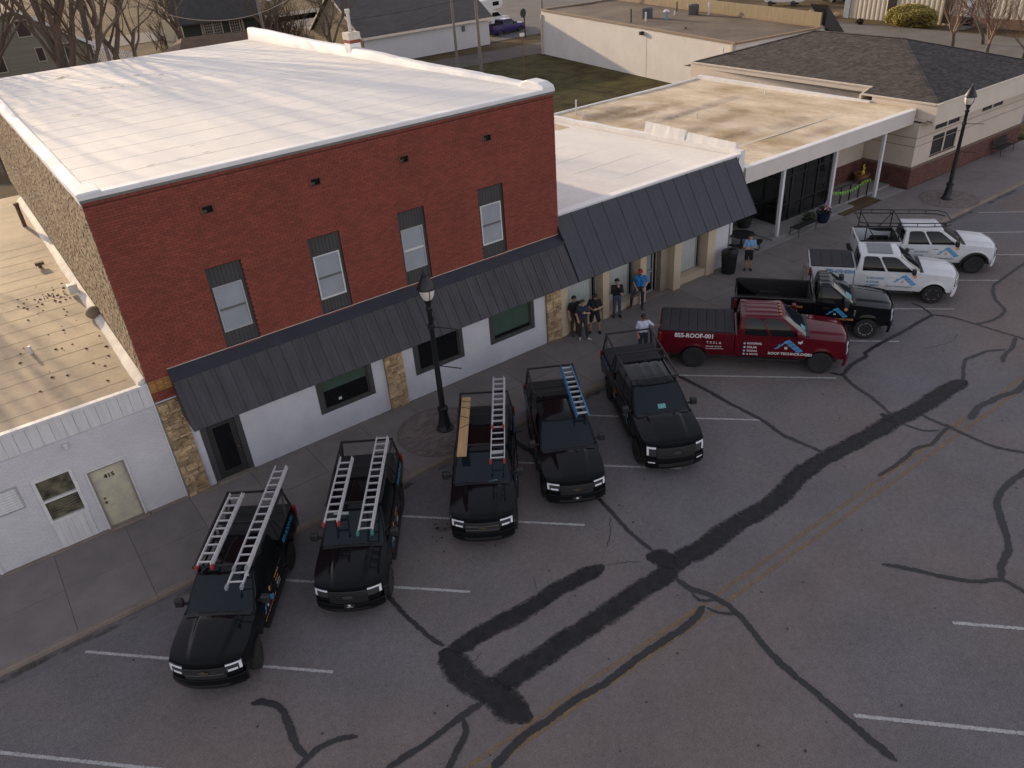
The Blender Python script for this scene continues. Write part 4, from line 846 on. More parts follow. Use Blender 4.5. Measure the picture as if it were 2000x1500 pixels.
# ------------------------------------------------------------------ houses beyond
gh_ = thing('grey_house', 'grey green sided house with gables behind the bare tree at far left', 'house', (7,78,0), world=True)
gsid = mat('grey_green_siding', (.19,.18,.135), .85, .1, .6, stretch=(.3,.3,6), bump=.2, bscale=8); groof = mat('brown_house_roof', (.10,.08,.06), .95, .2, 1.2, bump=.4, bscale=14)
mb = MB(); mb.add([(0,75,0),(13.5,75,0),(13.5,75,5.6),(8.2,75,9.0),(2.5,75,8.9),(0,75,7.4)], [(0,1,2,3,4,5)]); mb.box((0,75.05,0),(13.4,86,5.4)); obj('wall', mb, gsid, gh_)
mb = MB()
for k in range(30): mb.box((.05,74.96,.3+k*.28),(13.4 if .3+k*.28 < 5.5 else 13.4-(.3+k*.28-5.5)*1.5,74.995,.325+k*.28))
obj('siding_laps', mb, gsid, gh_)
mb = MB(); mb.add([(13.9,74.5,5.35),(13.9,86,5.35),(8.0,86,9.2),(8.0,74.5,9.2),(13.9,74.5,5.55),(13.9,86,5.55),(8.0,86,9.4),(8.0,74.5,9.4)], [(0,3,2,1),(4,5,6,7),(0,1,5,4),(3,0,4,7)]); mb.add([(8,74.5,9.2),(8,86,9.2),(-4,86,5.6),(-4,74.5,5.6),(8,74.5,9.4),(8,86,9.4),(-4,86,5.8),(-4,74.5,5.8)], [(0,3,2,1),(4,5,6,7),(3,0,4,7)]); obj('roof', mb, groof, gh_)
mb = MB(); mb.beam((13.95,74.46,5.4),(8,74.46,9.3),.06,.3); obj('barge_board', mb, whiteframe, gh_)
for x0,x1,z0,z1 in ((11.25,12.0,4.05,5.75),(8.6,9.25,4.5,5.7),(4.6,5.5,4.0,5.75),(7.6,8.7,6.9,8.3)):
    wn = obj('window', MB().box((x0,74.93,z0),(x1,75.02,z1)), glass('brown_dark_glass',(.05,.042,.038),.1,.5), gh_)
    mb = MB()
    for p, r in (((x0-.1,z0-.1),(x0,z1+.1)),((x1,z0-.1),(x1+.1,z1+.1)),((x0,z1),(x1,z1+.1)),((x0,z0-.1),(x1,z0))): mb.box((p[0],74.9,p[1]),(r[0],74.99,r[1]))
    obj('window_frame', mb, mat('faded_trim',(.34,.31,.25),.8), wn)
dh = thing('dark_green_house', 'dark green house with white multi pane windows under a grey roof', 'house', (31,88,0), world=True)
obj('wall', MB().box((26,85,0),(35.2,94,4.95)), mat('dark_green_wall',(.022,.03,.022),.85), dh)
mb = MB(); mb.add([(25.2,84.2,4.9),(36,84.2,4.7),(37.5,91,8.6),(26,91,9),(25.2,84.2,5.1),(36,84.2,4.9),(37.5,91,8.8),(26,91,9.2)], [(0,3,2,1),(4,5,6,7),(0,1,5,4),(1,2,6,5),(3,0,4,7)]); obj('roof', mb, mat('charcoal_house_roof',(.045,.043,.042),.95,.2,1.2,bump=.4,bscale=14), dh)
wf = mat('old_white_muntin', (.34,.30,.25), .8)
for x0, x1 in ((28.6,29.55),(29.75,30.7),(31.85,33.0)):
    wn = obj('window', MB().box((x0,84.93,3.3),(x1,85.02,4.85)), glass('brown_dark_glass',(.05,.042,.038),.1,.5), dh)
    mb = MB(); mb.box((x0-.12,84.88,3.2),(x0,84.98,4.9)).box((x1,84.88,3.2),(x1+.12,84.98,4.9)).box((x0,84.88,3.2),(x1,84.98,3.3)); obj('window_frame', mb, wf, wn)
    mb = MB()
    for k in (1,2,3): xx = x0+(x1-x0)*k/4; mb.box((xx-.02,84.9,3.3),(xx+.02,84.96,4.85))
    for k in (1,2,3,4): zz = 3.3+1.55*k/5; mb.box((x0,84.905,zz-.02),(x1,84.965,zz+.02))
    obj('muntins', mb, wf, wn)
obj('corner_board', MB().box((33.3,84.85,0),(33.5,84.98,4.8)).box((28.2,84.85,0),(28.35,84.98,4.8)), wf, dh)
th = thing('brown_roof_shed', 'low shed with brown sunken roof just behind the big white roof', 'shed', (24,68,0), world=True)
mb = MB(); mb.box((20,66,0),(30,73,3.3)); obj('wall', mb, gt, th)
mb = MB(); mb.add([(19.4,65.4,3.2),(30.8,65.4,2.9),(29.4,69.5,5.1),(21.6,69.5,5.3),(31,74,2.9),(19.4,74,3.2)], [(0,1,2,3),(1,4,2),(4,5,3,2),(5,0,3)]); obj('roof', mb, mat('brown_old_roof',(.13,.085,.055),.95,.25,1,bump=.5,bscale=12), th)
# picket fence left of the shed
pf = thing('picket_fence', 'white picket fence catching the sun beyond the grey house', 'fence', (16,78,0), world=True)
for s, z in ((0,3.2),(0,3.9)): obj('rail', MB().beam((14.2,77,z+1.5),(19.2,83,z-.9),.06,.12), whiteframe, pf)
for k in range(22):
    t = k/21; p = Vector((14.2,77,4.9)).lerp(Vector((19.2,83,2.4)), t); obj('picket', MB().box((p.x-.05,p.y-.02,p.z-1.6),(p.x+.05,p.y+.02,p.z+.62)), whiteframe, pf)

# ------------------------------------------------------------------ metal sided building at the far right
ms = thing('metal_sided_building', 'cream corrugated metal building behind the clipped hedge at top right', 'building', (97,30,0), world=True)
corr = mat('cream_corrugated', (.47,.41,.32), .6, .08, .6)
mb = MB(); n = 150; y0, y1 = 10., 39.6
vs = []; 
for k in range(n+1):
    y = y0+(y1-y0)*k/n; dx = .05 if k % 3 == 0 else 0; vs += [(93+dx,y,.0),(93+dx,y,4.2)]
mb.add(vs, [(2*k,2*k+2,2*k+3,2*k+1) for k in range(n)]); mb.add([(93.1,39.6,0),(104,39.6,0),(104,39.6,4.2),(93.1,39.6,4.2)], [(0,1,2,3)]); obj('wall', mb, corr, ms)
obj('roof', MB().box((92.6,9.5,4.2),(106,40,4.5)), corr, ms); obj('corner_trim', MB().box((92.9,38.9,0),(93.02,39.65,4.2)), mat('blue_grey_trim',(.28,.31,.34),.6), ms)
d = obj('white_door', MB().box((92.85,23.7,.15),(92.99,25.0,2.7)), mat('pale_blue_door',(.45,.5,.55),.5), ms); obj('door_glass', MB().box((92.82,24.3,1.0),(92.849,24.7,2.3)), mat('pale_pane',(.5,.55,.6),.2), d); obj('door_bar', MB().box((92.78,23.9,1.0),(92.84,24.05,2.4)), blackmet, d)
for (a,b,z0,z1) in ((33.0,34.0,1.0,4.0),(26.2,27.2,.2,2.8)): obj('window', MB().box((92.92,a,z0),(93.0,b,z1)), glass('brown_dark_glass',(.05,.042,.038),.1,.5), ms)
obj('door_ramp', MB().prism([(23.4,0),(25.2,0),(25.2,.12),(23.4,.12)], 0, 90.6, 92.9), streetm, ms)
obj('brick_base', MB().box((92.85,15,0),(92.97,26,1.0)), mat('brown_base',(.16,.10,.07),.9,.2,3), ms)
# ================================================================== VEGETATION
bark = mat('grey_brown_bark', (.085,.068,.052), .95, .35, 3, bump=.7, bscale=20); twigm = mat('thin_branches', (.13,.095,.07), .9, .2, 3)
pinktwig = mat('pinkish_twigs', (.19,.12,.085), .9, .2, 3)
def branch(tr, cr, rn, p, d, l, r, lev, maxlev, spread, up):
    n = 4 if lev < 2 else 3; pts = [p]; rs = [r]; q = p.copy(); dd = d.copy()
    for i in range(n):
        dd = (dd+Vector((rn.gauss(0,.16),rn.gauss(0,.16),rn.gauss(0,.1)+up*.06))).normalized(); q = q+dd*l/n; pts.append(q.copy()); rs.append(r*(1-.45*(i+1)/n))
    (tr if lev == 0 else cr).tube(pts, rs, 8 if lev == 0 else 5 if lev < 3 else 3, cap=lev == 0)
    if lev >= maxlev: return
    k = rn.randint(4,5) if lev < 2 else rn.randint(3,4) if lev < 3 else rn.randint(2,4)
    for i in range(k):
        t = rn.uniform(.45,1) if i else 1; j = min(n-1, int(t*n)); b = pts[j].lerp(pts[j+1], t*n-j); ax = Vector((rn.gauss(0,1),rn.gauss(0,1),rn.gauss(0,.5))).normalized()
        nd = (dd+ax*spread*rn.uniform(.6,1.25)+Vector((0,0,.12*up))).normalized()
        branch(tr, cr, rn, b, nd, l*rn.uniform(.55,.78), rs[j]*rn.uniform(.52,.72), lev+1, maxlev, spread, up)
def stems(t, cr_m, seed, n, h, r, spread):
    rn = random.Random(seed)
    for k in range(n):
        a = 6.28*k/n+rn.uniform(0,1); tr = MB(); cr = MB(); branch(tr, cr, rn, Vector((.3*math.cos(a),.3*math.sin(a),-.1)), Vector((.22*math.cos(a),.22*math.sin(a),1)).normalized(), h*.45, r, 0, 5, spread, 1.)
        obj('trunk', tr, bark, t, smooth=50, fix=False); obj('crown', cr, cr_m, t, fix=False)
def tree(name, label, loc, h, r, seed, maxlev=5, spread=.75, lean=(0,0), m2=None, group='bare trees', fork=.34):
    t = thing(name, label, 'tree', loc, 0, group); rn = random.Random(seed); tr = MB(); cr = MB()
    branch(tr, cr, rn, Vector((0,0,-.1)), Vector((lean[0],lean[1],1)).normalized(), h*fork, r, 0, maxlev, spread, 1.)
    obj('trunk', tr, bark, t, smooth=50, fix=False); obj('crown', cr, m2 or twigm, t, fix=False)
    return t
tree('bare_tree', 'bare tree with thick leaning trunk before the grey house', (6.1,42,0), 22, .5, 4, 5, .55, (-.10,.02), fork=.42); stems(bpy.data.objects['bare_tree'], twigm, 77, 2, 22, .38, .5)
tree('bare_tree', 'bare tree trunk standing beyond the picket fence, left of the pole', (16.9,92,0), 20, .5, 9, 5, .6, (-.05,0), fork=.5)
tree('bare_tree', 'dark many branched tree between utility pole and dark green house', (13.4,50,0), 21, .55, 12, 6, .8, (.03,0))
tree('bare_tree', 'tangled bare tree in front of the dark green house', (25,78,0), 16, .35, 17, 6, .8)
tree('bare_tree', 'bare tree beside the garage gable', (36.2,62.5,0), 15, .3, 25, 6, .7, (-.05,0))
tree('bare_tree', 'bare tree among the brush right of the dark green house', (40,92,0), 16, .3, 31, 6, .8)
tree('bare_tree', 'bare tree with reddish twigs behind the street light pole', (36,82,0), 13, .25, 37, 6, .85)
tree('bare_tree', 'bare tree at the left end of the back lot', (1.2,50,0), 22, .45, 41, 5, .65)
tree('bare_tree', 'pinkish bare tree behind the hip roof with low side branch', (72.0,14.8,0), 8.5, .24, 52, 6, .7, (.05,0), pinktwig)
tree('bare_tree', 'twin stemmed pinkish bare tree behind the hip roof', (73.6,12.6,0), 8.5, .2, 57, 6, .6, (0,0), pinktwig)
tree('bare_tree', 'rightmost pinkish bare tree behind the hip roof', (74.4,10.0,0), 8.5, .2, 66, 6, .75, (0,-.1), pinktwig)
tree('bare_tree', 'pinkish bare tree before the metal building at right edge', (84,18,0), 9, .2, 71, 6, .8, (0,0), pinktwig)
tree('bare_tree', 'bare tree off the left edge whose shadow crosses the low cream roof', (-6.4,36,0), 18, .62, 81, 5, .7)
tree('bare_tree', 'bare tree beyond the low cream roof at the left edge', (-9.6,42,0), 20, .66, 83, 5, .7)
def leaf_mass(n, rn, ell, size, c=(0,0,0), shell=.75):
    mb = MB()
    for _ in range(n):
        v = Vector((rn.gauss(0,1),rn.gauss(0,1),rn.gauss(0,1))).normalized()*(shell+(1-shell)*rn.random())
        s = 1+.12*math.sin(5*v.x+3*v.y)*math.cos(4*v.z+2*v.y)
        p = Vector((c[0]+v.x*ell[0]*s, c[1]+v.y*ell[1]*s, c[2]+v.z*ell[2]*s)); a = Vector((rn.gauss(0,1),rn.gauss(0,1),rn.gauss(0,1))).normalized(); b = a.orthogonal().normalized(); k = size*rn.uniform(.6,1.4)
        mb.add([p-a*k, p+b*k*.5, p+a*k, p-b*k*.5], [(0,1,2,3)])
    return mb
hedgeleaf = mat('yellow_green_hedge_leaf', (.42,.28,.05), .8, .4, 1.2, rnd=.5, alt=(.24,.21,.05))
hd = thing('clipped_hedge', 'rounded yellow green clipped hedge in front of the metal building', 'hedge', (90.7,29.7,0))
rn = random.Random(5); obj('foliage', leaf_mass(9000, rn, (1.5,3.0,1.25), .11, (0,0,1.05), .86), hedgeleaf, hd, fix=False); mb = MB(); mb.ball((0,0,1.0),1,14,8,sc=(1.3,2.75,1.05)); obj('inner_branches', mb, mat('hedge_core',(.03,.03,.012),.95), hd)
for i, (x,y,s) in enumerate(((89.5,39.0,.5),(89.6,35.2,.45))):
    b = thing('small_shrub', ('left' if i == 0 else 'right')+' one of two small dark shrubs left of the clipped hedge', 'shrub', (x,y,0), 0, 'small dark shrubs'); obj('foliage', leaf_mass(700, rn, (s,s,s*.8), .09, (0,0,s*.6), .4), mat('dark_shrub',(.03,.028,.015),.9,.3,2,rnd=.4), b, fix=False)
b = thing('round_shrub', 'dark shrub beside the footpath right of the hip roof office', 'shrub', (58.6,6.2,0)); obj('foliage', leaf_mass(3500, rn, (1.5,1.6,1.3), .12, (0,0,1.2), .6), mat('dark_green_shrub',(.035,.045,.018),.85,.4,2,rnd=.4), b, fix=False)
# rubble heap and brush
rh = MB(); rn = random.Random(77)
for k in range(60): x, y, s = rn.gauss(92.5,1.0), rn.gauss(44.0,1.2), rn.uniform(.15,.5); rh.ball((x,y,s*.4),s,6,4,sc=(1,1,.7))
ro = obj('rubble', rh, mat('rubble_stone',(.30,.24,.17),.95,.3,3)); stuff(ro); tag(ro, 'heap of pale rubble at the corner of the metal building', 'rubble')
bz = MB()
for k in range(240):
    x, y = rn.uniform(27,46), rn.uniform(95,108); p = Vector((x,y,0)); 
    for j in range(4): d = Vector((rn.gauss(0,.5),rn.gauss(0,.5),1)).normalized(); bz.tube([p, p+d*rn.uniform(2,4.5), p+d*rn.uniform(4,6.5)+Vector((rn.gauss(0,.8),rn.gauss(0,.8),0))], [.05,.035,.015], 3, cap=False)
bo = obj('brush', bz, mat('brown_brush',(.10,.065,.04),.95,.3,.5), fix=False); stuff(bo); tag(bo, 'brown winter brush behind the dark green house', 'brush')
# ================================================================== TRUCKS
def carpaint(name, col, rough=.22): return mat(name, col, rough*.5, .05, 2., coords='obj', spec=.2)
tyre_m = mat('tyre_rubber', (.014,.014,.015), .85, .2, 8, coords='obj'); blackrim = mat('black_rim', (.045,.045,.048), .3, .1, 4, coords='obj', metal=.3); steelrim = mat('steel_rim', (.42,.42,.43), .35, .1, 4, coords='obj', metal=.35)
trim = mat('black_plastic_trim', (.014,.014,.015), .6, .15, 6, coords='obj'); liner = mat('bed_liner', (.018,.017,.017), .9, .2, 12, coords='obj', bump=.3, bscale=90)
tglass = mat('tinted_glass', (.006,.007,.008), .03, .1, 2, coords='obj', spec=.32); wglass = mat('windshield_glass', (.008,.014,.018), .03, .1, 2, coords='obj', spec=.45)
lampm = mat('headlamp_lens', (.80,.81,.84), .12, .15, 9, coords='obj', coat=.8); lampdark = mat('headlamp_recess', (.04,.04,.045), .2, .1, 6, coords='obj', coat=.6); chrome = mat('chrome', (.6,.6,.62), .12, .05, 4, coords='obj', metal=1.)
redlamp = mat('tail_lamp', (.22,.012,.01), .2, .1, 6, coords='obj', coat=.6); cover_m = mat('vinyl_bed_cover', (.017,.017,.019), .7, .12, 3, coords='obj', bump=.15, bscale=60)
alu = mat('ladder_aluminium', (.60,.59,.59), .42, .12, 8, coords='obj', metal=.25); ladred = mat('ladder_red_foot', (.35,.03,.03), .6, coords='obj'); ladblue = mat('ladder_blue_fibreglass', (.03,.19,.40), .5, .1, 6, coords='obj')
cyan = mat('cyan_lettering', (.02,.22,.36), .6, coords='obj'); blue = mat('blue_logo', (.05,.27,.52), .5, coords='obj'); whiteL = mat('white_lettering', (.62,.6,.6), .6, coords='obj'); orangeL = mat('orange_lettering', (.55,.26,.09), .6, coords='obj'); greyL = mat('grey_lettering', (.25,.28,.33), .6, coords='obj'); blueL = mat('blue_lettering', (.06,.19,.38), .6, coords='obj')
def make_wheel(R_, wd, rimm, spokes):
    M = Matrix.Rotation(-math.pi/2, 4, 'X')
    t = MB(); rr = R_*.62
    t.lathe([(rr,-wd/2+.02),(R_*.80,-wd/2),(R_*.93,-wd/2+.015),(R_*.985,-wd/2+.05),(R_,-wd/4),(R_*.985,-.012),(R_*.985,.012),(R_,wd/4),(R_*.985,wd/2-.05),(R_*.93,wd/2-.015),(R_*.80,wd/2),(rr,wd/2-.02)], 28, M=M)
    n = 28
    for k in range(n):
        a = 2*math.pi*k/n; c, s = math.cos(a), math.sin(a)
        for y in (-wd*.36, wd*.36): t.beam((R_*.955*c,y,R_*.955*s),(R_*1.0*c,y,R_*1.0*s),.05,.028,up=(0,1,0))
    r = MB(); r.lathe([(0,.0),(rr*.3,.0),(rr*.8,-.05),(rr*.9,.035),(rr*1.0,wd/2-.03),(rr*1.04,wd/2-.03),(rr*1.02,0),(rr*1.0,-wd/2+.03)], 24, M=M)
    for k in range(spokes):
        a = 2*math.pi*k/spokes; c, s = math.cos(a), math.sin(a); b = a+.16; c2, s2 = math.cos(b), math.sin(b); a3 = a-.16; c3, s3 = math.cos(a3), math.sin(a3)
        r.beam((rr*.15*c,wd*.22,rr*.15*s),(rr*.97*c2,wd*.36,rr*.97*s2),.05,.045,up=(0,1,0)); r.beam((rr*.15*c,wd*.22,rr*.15*s),(rr*.97*c3,wd*.36,rr*.97*s3),.05,.045,up=(0,1,0))
    r.lathe([(rr*.26,.0),(rr*.24,wd*.3),(rr*.1,wd*.34),(0,wd*.34)], 12, M=M)
    return t.mesh('tyre', tyre_m, 35), r.mesh('rim', rimm, 35)
class Truck:
    def __init__(s, label, loc, heading, D, paint, group):
        s.D = D; s.paint = paint
        s.root = thing('pickup_truck', label, 'pickup truck', (*loc, ZR), R(heading), group)
        s.build()
    def part(s, name, mb, m, parent=None, smooth=40, bevel=0, fix=True): return obj(name, mb, m, parent or s.root, smooth=smooth, bevel=bevel, fix=fix)
    # ---- surfaces
    def side(s, x, z, off=0.):
        D = s.D; W = D['W']; t = max(0, (x-.05)/(D['fo']-.05)); w_ = W-.15*t**2.0-.02*max(0,(-D['wb']-x)/D['ro'])**2
        u = (z-D['zs'])/(D['zb']-D['zs']); y = w_-.045*max(0,1-u/.4)**2-.05*max(0,(u-.62)/.38)**1.6-.008*math.cos(u*9)
        for ax in (0,-D['wb']):
            r = math.hypot(x-ax, z-D['R']); e = max(0, 1-abs(r-D['Ra'])/.13); y += D.get('flare',.025)*e*e*(3-2*e)
        return y+off
    def zbot(s, x):
        D = s.D; z = D['zs']
        for ax in (0,-D['wb']):
            if abs(x-ax) < D['Ra']: z = max(z, D['R']+math.sqrt(D['Ra']**2-(x-ax)**2))
        return z
    def ztop(s, x):
        D = s.D
        if x <= D['xr']: return D['zrail']
        if x <= D['xc']: return D['zb']
        t = (x-D['xc'])/(s.fx(D['W'])-D['xc']); return D['zb']+(D['zn']-D['zb'])*max(0,t)**1.5-.015*t
    def fx(s, y): return s.D['fo']-.055-s.D.get('nose',.27)*(abs(y)/s.D['W'])**2.6
    def front(s, y, z, off=0.):
        D = s.D; u = (z-.4)/(D['zn']-.4); return (s.fx(y)+.03-.05*max(0,u-.55)**2*4+.02*math.sin(u*3.1)+off, y, z)
    def gh(s, sx, sy, t, off=0.):
        D = s.D; xf = D['xc']+.04+(D['xw']-D['xc']-.04)*t; xr = D['xr']+.06+D.get('rl',.10)*t; hw = D['W']*(.925-.155*t-.03*t*t); bow = .10*(1-sy*sy)*(1-.55*t)
        x = xr+(xf-xr)*(sx+1)/2
        if sx > .8: x += bow*(sx-.8)/.2
        bulge = .02*math.sin(math.pi*min(1,t))
        return Vector((x, (hw+bulge)*sy, D['zb']-.01+(D['zr']-.045-D['zb']+.01)*t))
    def shell(s, xs, sgn, rows=9):
        mb = MB(); n = len(xs)
        for x in xs:
            zb, zt = s.zbot(x), s.ztop(x)
            for j in range(rows+1): z = zb+(zt-zb)*j/rows; mb.v.append((x, sgn*s.side(x,z), z))
        for i in range(n-1):
            for j in range(rows): mb.f.append((i*(rows+1)+j,(i+1)*(rows+1)+j,(i+1)*(rows+1)+j+1,i*(rows+1)+j+1)); mb.m.append(0)
        for i in range(n-1):                                       # inner lip of sill and wheel arch
            x0, x1 = xs[i], xs[i+1]; a, b = mb.v[i*(rows+1)], mb.v[(i+1)*(rows+1)]
            mb.add([a,b,(b[0],b[1]-sgn*.22,b[2]+.01),(a[0],a[1]-sgn*.22,a[2]+.01)], [(0,1,2,3)])
        return mb
    def build(s):
        D = s.D; W = D['W']; P = s.paint; root = s.root; xt = -(D['wb']+D['ro']); xb = D['xr']-.03
        lin = lambda a, b, n: [a+(b-a)*i/n for i in range(n+1)]
        # cab lower body and front fenders
        body = MB()
        for g in (1,-1): b = s.shell(lin(D['xr'],s.fx(W*.86),60), g); body.add(b.v, b.f)
        body.grid(lambda u,v: (D['xr'],(2*u-1)*s.side(D['xr'],D['zs']+(D['zb']-D['zs'])*v),D['zs']+(D['zb']-D['zs'])*v), 2, 6)
        body.grid(lambda u,v: (D['xr']+(D['xc']-D['xr'])*v,(2*u-1)*s.side(D['xr']+(D['xc']-D['xr'])*v,D['zb']),D['zb']), 2, 6)
        body.grid(lambda u,v: s.front((2*u-1)*W*.86, .42+(s.ztop(s.fx(W*.86))-.42)*v, -.012), 16, 6)
        s.body = s.part('body', body, P, smooth=35)
        un = MB(); un.box((xt+.15,-W+.28,.36),(D['fo']-.4,W-.28,D['zs']+.16)); s.part('underbody_block', un, trim)  # plain dark underbody box, added to block light beneath the shell
        for ax in (0,-D['wb']):
            un = MB(); un.box((ax-D['Ra']*.98,-W+.3,.5),(ax+D['Ra']*.98,W-.3,D['R']+D['Ra']*.98)); s.part('wheel_well', un, trim)
        # hood
        def hood(u, v):
            y = (2*v-1); xf = s.fx(y*W*.86); x = D['xc']+.02+(xf-D['xc']-.02)*u; w_ = s.side(x, s.ztop(x)); z = s.ztop(x)+.045*(1-abs(y)**2.4)*(1-.35*u)
            a = abs(y); k = max(0,min(1,(a-.40-.12*(1-u))/.09)); ridge = D.get('ridge',.04)*(1-k*k*(3-2*k)); z += ridge*min(1,u*5+.2)*(1-u**5)
            z -= .07*max(0,(u-.86)/.14)**2
            return (x, y*w_, z+.004)
        s.part('hood', MB().grid(hood, 30, 36), P, smooth=35)
        s.part('cowl', MB().slab(lambda u,v,d: (D['xc']-.02+.16*u, (2*v-1)*W*.84, D['zb']+.02-.0*u+d+.03*(1-(2*v-1)**2)), 2, 8, 0, .02), trim)
        s.part('wiper', MB().tube([(D['xc']+.05,W*.6,D['zb']+.075),(D['xc']+.02,.05,D['zb']+.085)], .012, 5).tube([(D['xc']+.05,-.05,D['zb']+.08),(D['xc']+.02,-W*.55,D['zb']+.085)], .012, 5), trim)
        # front: bumper, grille, headlights
        fp = lambda y0,y1,z0,z1: (lambda u,v,d: s.front(y0+(y1-y0)*u, z0+(z1-z0)*v, d))
        zg0, zg1 = D['zg']; yl = D['ylamp']; low = D.get('bump_m') or P
        s.part('front_bumper', MB().slab(lambda u,v,d: s.front((2*u-1)*W*.93,.34+(zg0-.36)*v,d+.02*math.sin(math.pi*v)), 20, 5, -.06, .10), low, bevel=.012)
        s.part('air_intake', MB().slab(fp(-W*.55,W*.55,.42,zg0-.16), 10, 2, .055, .02), trim)
        s.part('bumper_lip', MB().slab(fp(-W*.86,W*.86,.30,.35), 16, 1, -.06, .09), D.get('lip_m',trim))
        s.part('grille', MB().slab(fp(-yl[0]+.01,yl[0]-.01,zg0,zg1), 12, 3, 0, .03), D.get('grille_m',trim), bevel=.01)
        for k in range(D.get('nbar',3)):
            z = zg0+(zg1-zg0)*(k+.8)/(D.get('nbar',3)+.6); s.part('grille_bar', MB().slab(fp(-yl[0]+.04,yl[0]-.04,z-.012,z+.012), 12, 1, .03, .015), D.get('bar_m',trim))
        for g in (1,-1):
            z0, z1 = D['zl']; f = lambda a,b,c,d_: (lambda u,v,d: s.front(g*(a+(b-a)*u), c+(d_-c)*v, d))
            hl = s.part('headlight', MB().slab(f(yl[0],yl[1],z0,z1), 5, 3, -.02, .035), lampdark)
            h = z1-z0; s.part('lamp_strip', MB().slab(f(yl[0]+.01,yl[1]-.01,z1-.19*h,z1-.03*h), 5, 1, .016, .01), lampm, hl)
            s.part('lamp_strip', MB().slab(f(yl[1]-.065,yl[1]-.008,z0+.1*h,z1-.22*h), 3, 2, .016, .01), lampm, hl)
            s.part('lamp_strip', MB().slab(f(yl[0]+.05,yl[1]-.1,z0+.10*h,z0+.34*h), 4, 1, .016, .008), lampm if D.get('bright',1) else lampdark, hl)
        # cab
        cab = MB(); nl = 7
        def ring(t):
            pts = [s.gh(-1+2*i/8,-1,t) for i in range(8)]+[s.gh(1,-1+2*i/8,t) for i in range(8)]+[s.gh(1-2*i/8,1,t) for i in range(8)]+[s.gh(-1,1-2*i/8,t) for i in range(8)]
            return pts
        for i in range(nl): 
            for p in ring(i/(nl-1)): cab.v.append(tuple(p))
        for i in range(nl-1):
            for j in range(32): cab.f.append((i*32+j,i*32+(j+1)%32,(i+1)*32+(j+1)%32,(i+1)*32+j)); cab.m.append(0)
        def roof(u, v):
            sx, sy = 2*u-1, 2*v-1; p = s.gh(sx,sy,1); e = max(abs(sx),abs(sy)); p.z += .05*(1-sx**4)*(1-abs(sy)**3)+ (D.get('ribs',0)*.012*(math.sin(sy*math.pi*4.5)>.15)*(abs(sy)<.85)*(abs(sx)<.86)); return p
        cab.grid(roof, 18, 40)
        s.cab = s.part('cab', cab, P, smooth=30)
        md = s.cab.modifiers.new('weld','WELD'); md.merge_threshold = .004
        md = s.cab.modifiers.new('bevel','BEVEL'); md.width = .035; md.segments = 3; md.limit_method = 'ANGLE'; md.angle_limit = R(38)
        s.part('windshield', MB().slab(lambda u,v,d: s.gh(1,-.93+1.86*u,.05+.88*v)+Vector((d*.7,0,d*.7)), 12, 5, -.02, .028), wglass)
        s.part('rear_window', MB().slab(lambda u,v,d: s.gh(-1,-.82+1.64*u,.12+.74*v)+Vector((-d,0,0)), 6, 3, -.01, .017), tglass)
        wins = D['wins']
        for g in (1,-1):
            for (a,b) in wins:
                def win(u, v, d, a=a, b=b):
                    e = .10*(1-(2*u-1)**8)                             # top corners rounded off
                    return s.gh(a+(b-a)*u, g, .06+(.80+e)*v-.0)+Vector((0,g*d,.0))
                s.part('side_window', MB().slab(win, 16, 6, -.012, .022), tglass)
            # doors
            xw_ = lambda sx: s.gh(sx,1,0).x
            for (a,b) in wins:
                x0, x1 = xw_(a)-.05, xw_(b)+.06; x0 = max(x0, D['xr']+.05)
                dr = s.part('door', MB().slab(lambda u,v,d: (lambda x,z:(x, g*s.side(x,z,d), z))(x0+(x1-x0)*u, max(D['zs']+.05, s.zbot(x0+(x1-x0)*u)+.02)+(D['zb']-.012-max(D['zs']+.05, s.zbot(x0+(x1-x0)*u)+.02))*v), 10, 8, -.01, .017), P, smooth=30)
                s.part('door_handle', MB().box((x0+.1,g*s.side(x0+.2,D['zb']-.16)+(-.03 if g < 0 else 0),D['zb']-.18),(x0+.32,g*s.side(x0+.2,D['zb']-.16)+(.03 if g > 0 else 0),D['zb']-.14)), D.get('handle_m',trim), dr, bevel=.008)
            # mirror
            xm = D['xc']-.28; ym = W*.93; bm = D.get('mirror_m',trim); k = D.get('msize',1.)
            mb = MB(); mb.box((xm-.06*k,min(g*(ym+.09),g*(ym+.09+.22*k)),D['zb']+.02),(xm+.09*k,max(g*(ym+.09),g*(ym+.09+.22*k)),D['zb']+.02+.24*k)); mi = s.part('mirror', mb, bm, bevel=.04)
            s.part('mirror_arm', MB().beam((xm,g*(ym-.05),D['zb']+.06),(xm,g*(ym+.12),D['zb']+.09),.06,.05), trim, mi)
            s.part('sill_step', MB().beam((D['xr']+.1,g*(W+.0),D['zs']-.04),(D['xc']-.15,g*(W+.0),D['zs']-.04),.12,.05), D.get('step_m',trim))
        # bed
        bed = MB()
        for g in (1,-1):
            b = s.shell(lin(xt,xb,46), g); bed.add(b.v, b.f)
            bed.grid(lambda u,v: (xt+(xb-xt)*u, g*(s.side(xt+(xb-xt)*u,D['zrail'])-.14*v), D['zrail']+.012*math.sin(math.pi*v)), 20, 3)
            bed.grid(lambda u,v: (xt+(xb-xt)*u, g*(s.side(xt+(xb-xt)*u,D['zrail'])-.14-.02*v), D['zrail']-(D['zrail']-.82)*v), 10, 1)
        bed.grid(lambda u,v: (xb,(2*u-1)*s.side(xb,D['zs']+(D['zrail']-D['zs'])*v),D['zs']+(D['zrail']-D['zs'])*v), 2, 4)
        s.part('bed', bed, P, smooth=35)
        bl = MB(); yi = W-.21; zr_b = D['zrail']+(.015 if not D.get('cover') else -.02)
